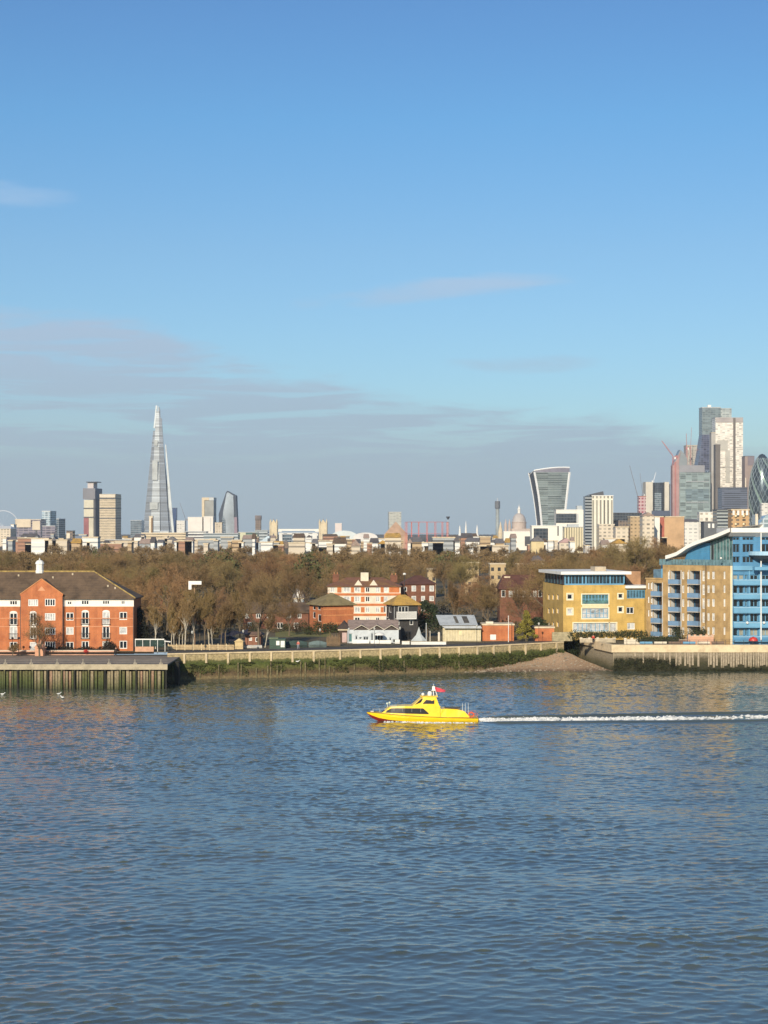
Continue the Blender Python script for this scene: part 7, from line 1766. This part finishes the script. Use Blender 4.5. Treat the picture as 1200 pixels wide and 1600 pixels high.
# bulging diagrid tower
o = far('bulging_tower', 'bullet-shaped bulging glass tower with diagonal lattice at the right edge', 'skyscraper', 1196, 3450); z_ = lambda py: FZ(py, o)
k_ = 3450/F; prof = [(17.5, 832), (19.5, 812), (20.5, 795), (21, 778), (20.5, 762), (19, 748), (16.5, 735), (12.5, 723), (8.5, 715), (4, 709.5), (.3, 708)]
MB().lathe([(r_*k_, z_(y)) for r_, y in prof], 28, (0, 30)).build('glass_skin', mat('dark_green_glass_far', (.07, .10, .12), .25, .3, .03, metal=.5), o, smooth=True)
pr = [(r_*k_*1.012, z_(y)) for r_, y in prof[:9]]; dm = MB(); dk_ = MB(); lg = MB()
def on(a, t): 
    i = min(int(t), len(pr)-2); f_ = t-i; r_ = pr[i][0]*(1-f_)+pr[i+1][0]*f_; return (r_*math.cos(a), 30+r_*math.sin(a), pr[i][1]*(1-f_)+pr[i+1][1]*f_)
for k in range(18):
    for sg in (-1, 1):
        a0 = 2*math.pi*k/18
        for i in range(16):
            t0, t1 = i*.5, (i+1)*.5; dm.tube(on(a0+sg*t0*.35, t0), on(a0+sg*t1*.35, t1), .55, n=3)
dm.build('lattice', mat('pale_lattice', (.26, .32, .34), .5, .1, .05), o)
for k in range(0, 18, 3):
    lg = MB(); a0 = 2*math.pi*k/18
    for i in range(32):
        t0, t1 = i*.25, (i+1)*.25; w_ = .17
        lg.poly([on(a0-t0*.35, t0), on(a0+w_-t0*.35, t0), on(a0+w_-t1*.35, t1), on(a0-t1*.35, t1)])
    lg.build('light_spiral', mat('pale_green_glass', (.3, .42, .34), .3, .2, .03, metal=.3), o)
# nearer things at the right, behind the blue flats
block('white_box', 'long white horizontal block with square windows above the slate block', 1093, 1132, 801, 2000, 16, facade('white_squares', (.76, .72, .62), (.4, .36, .3), 7, 6, .5, .5, gmetal=0), WHITE)
bpy.context.view_layer.update()
block('banded_flats', 'grey banded flats left of the orange balcony tower', 1120, 1146, 797, 1600, 20, facade('grey_slatted', (.34, .37, .36), (.05, .06, .07), 3.1, 30, .5, 1.1, gmetal=0), DKF)
o, W, H_ = block('balcony_tower', 'orange-brown flats with white penthouse behind the white swooping roof', 1143, 1171, 797, 1350, 14, facade('orange_balconies', (.5, .32, .15), (.1, .08, .06), 3.1, 5, .5, .5, gmetal=0), STONE)
for k in range(4): MB().box(W*(.05+.25*k), W*(.17+.25*k), -.8, -.03, H_-4, H_-.3).build('white_bay', WHITE, o)
for x in (.22, .66):
    for z in (.72, .88): MB().ball((W*x, -1.2, H_*z), 1.0, 8).build('lamp_globe', mat('pale_gold_globe', (.8, .7, .45), .5, .05, .1), o)
o = far('angular_glass', 'angular pale glass and steel building at the right edge behind the blue flats', 'building', 1180, 1500); MB().prism([(0, 0), (FX(1215, o), 0), (FX(1215, o), FZ(800, o)), (FX(1196, o), FZ(806, o)), (FX(1184, o), FZ(822, o)), (0, FZ(804, o))], 0, 14).build('glass_body', fblueg, o); MB().box(0, FX(1184, o), -1, -.04, 0, FZ(803, o)).build('cream_pier', CREAM, o)
block('white_block', 'small white banded block before the bulging tower', 1190, 1200, 787, 2200, 10, fwhite, WHITE)

# the low roofs between: countable but with nothing to tell neighbours of a stretch apart
lcream = facade('low_cream', (.60, .52, .40), (.40, .35, .28), 3.4, 60, .4, 1.1, rough=.9, gmetal=0, grough=.9); lwhite = facade('low_white', (.76, .74, .68), (.5, .52, .52), 3.4, 60, .35, 1.1, rough=.9, gmetal=0, grough=.9)
ltan = facade('low_tan', (.46, .34, .2), (.26, .19, .12), 3.2, 60, .4, 1.1, rough=.9, gmetal=0, grough=.9); lbrick = facade('low_brick', (.36, .2, .13), (.24, .14, .1), 3.2, 60, .4, 1.1, rough=.9, gmetal=0, grough=.9)
lgrey = facade('low_grey', (.36, .38, .38), (.2, .22, .23), 3.6, 60, .5, 1.1, rough=.7, gmetal=0, grough=.7); lbrown = facade('low_brown', (.2, .15, .11), (.13, .1, .08), 3.4, 60, .4, 1.1, rough=.9, gmetal=0, grough=.9)
fr_ = random.Random(77)
stretches = [(0, 120, 'low roofs below the mauve office'), (120, 225, 'low roofs below the banded tower'), (225, 330, 'low roofs below the glass spire'), (330, 430, 'low roofs below the faceted tower'),
             (430, 520, 'low roofs below the stone bridge'), (520, 600, 'low roofs right of the stone bridge'), (600, 710, 'low roofs around the red gasholder frame'), (710, 800, 'low roofs below the communications tower'), (800, 915, 'low roofs below the flared tower'), (915, 1050, 'low roofs right of the striped tower')]
mats_ = [(lcream, 'cream'), (lwhite, 'white'), (ltan, 'tan'), (lbrick, 'brick'), (lbrown, 'brown'), (lgrey, 'grey')]
for a, b, where in stretches:
    n = int((b-a)/5.5)
    for i in range(n):
        px = a+(b-a)*(i+fr_.random()*.9)/n; w = fr_.choice((fr_.uniform(4, 9), fr_.uniform(9, 18), fr_.uniform(18, 36))); D = fr_.choice((1350, 1500, 1700, 1950, 2250, 2600))
        m_, col = fr_.choices(mats_, (4, 7, 2, 1, 1, 3))[0]; y = fr_.choice((fr_.uniform(839, 845), fr_.uniform(844, 851), fr_.uniform(847, 855), fr_.uniform(847, 855)))+(1500-D)*.004
        g_ = fr_.random(); kind = 'pitched-roofed' if g_ < .5 else 'flat-roofed'
        nm = 'small_house' if g_ < .5 else 'low_block'
        block(nm, 'small %s %s building in the %s' % (col, kind, where), px, px+w, y, D, 12, m_, fr_.choice((SLATE, TILE, TILEP, RDARK, TILEO)) if g_ < .5 else STONE, gable=(-fr_.uniform(2.5, 5) if g_ < .4 else (fr_.uniform(3, 5) if g_ < .5 else 0)), group='%s %s buildings in the %s' % (col, kind, where))

# ------------------------------------------------------------------ haze over everything
if HAZE > 0:
    hz = MB().box(-3900, 3900, -70, 7400, -3, 330); ho = hz.build('haze', []) if False else link('haze', hz.mesh('haze', []))
    m = bpy.data.materials.new('haze_air'); m.use_nodes = True; t = m.node_tree
    for nd in list(t.nodes): t.nodes.remove(nd)
    om = t.nodes.new('ShaderNodeOutputMaterial'); pv_ = t.nodes.new('ShaderNodeVolumePrincipled')
    pv_.inputs['Color'].default_value = (.88, .93, 1, 1); pv_.inputs['Density'].default_value = HAZE; pv_.inputs['Anisotropy'].default_value = .2
    t.links.new(pv_.outputs[0], om.inputs['Volume']); ho.data.materials.append(m); ho['kind'] = 'stuff'
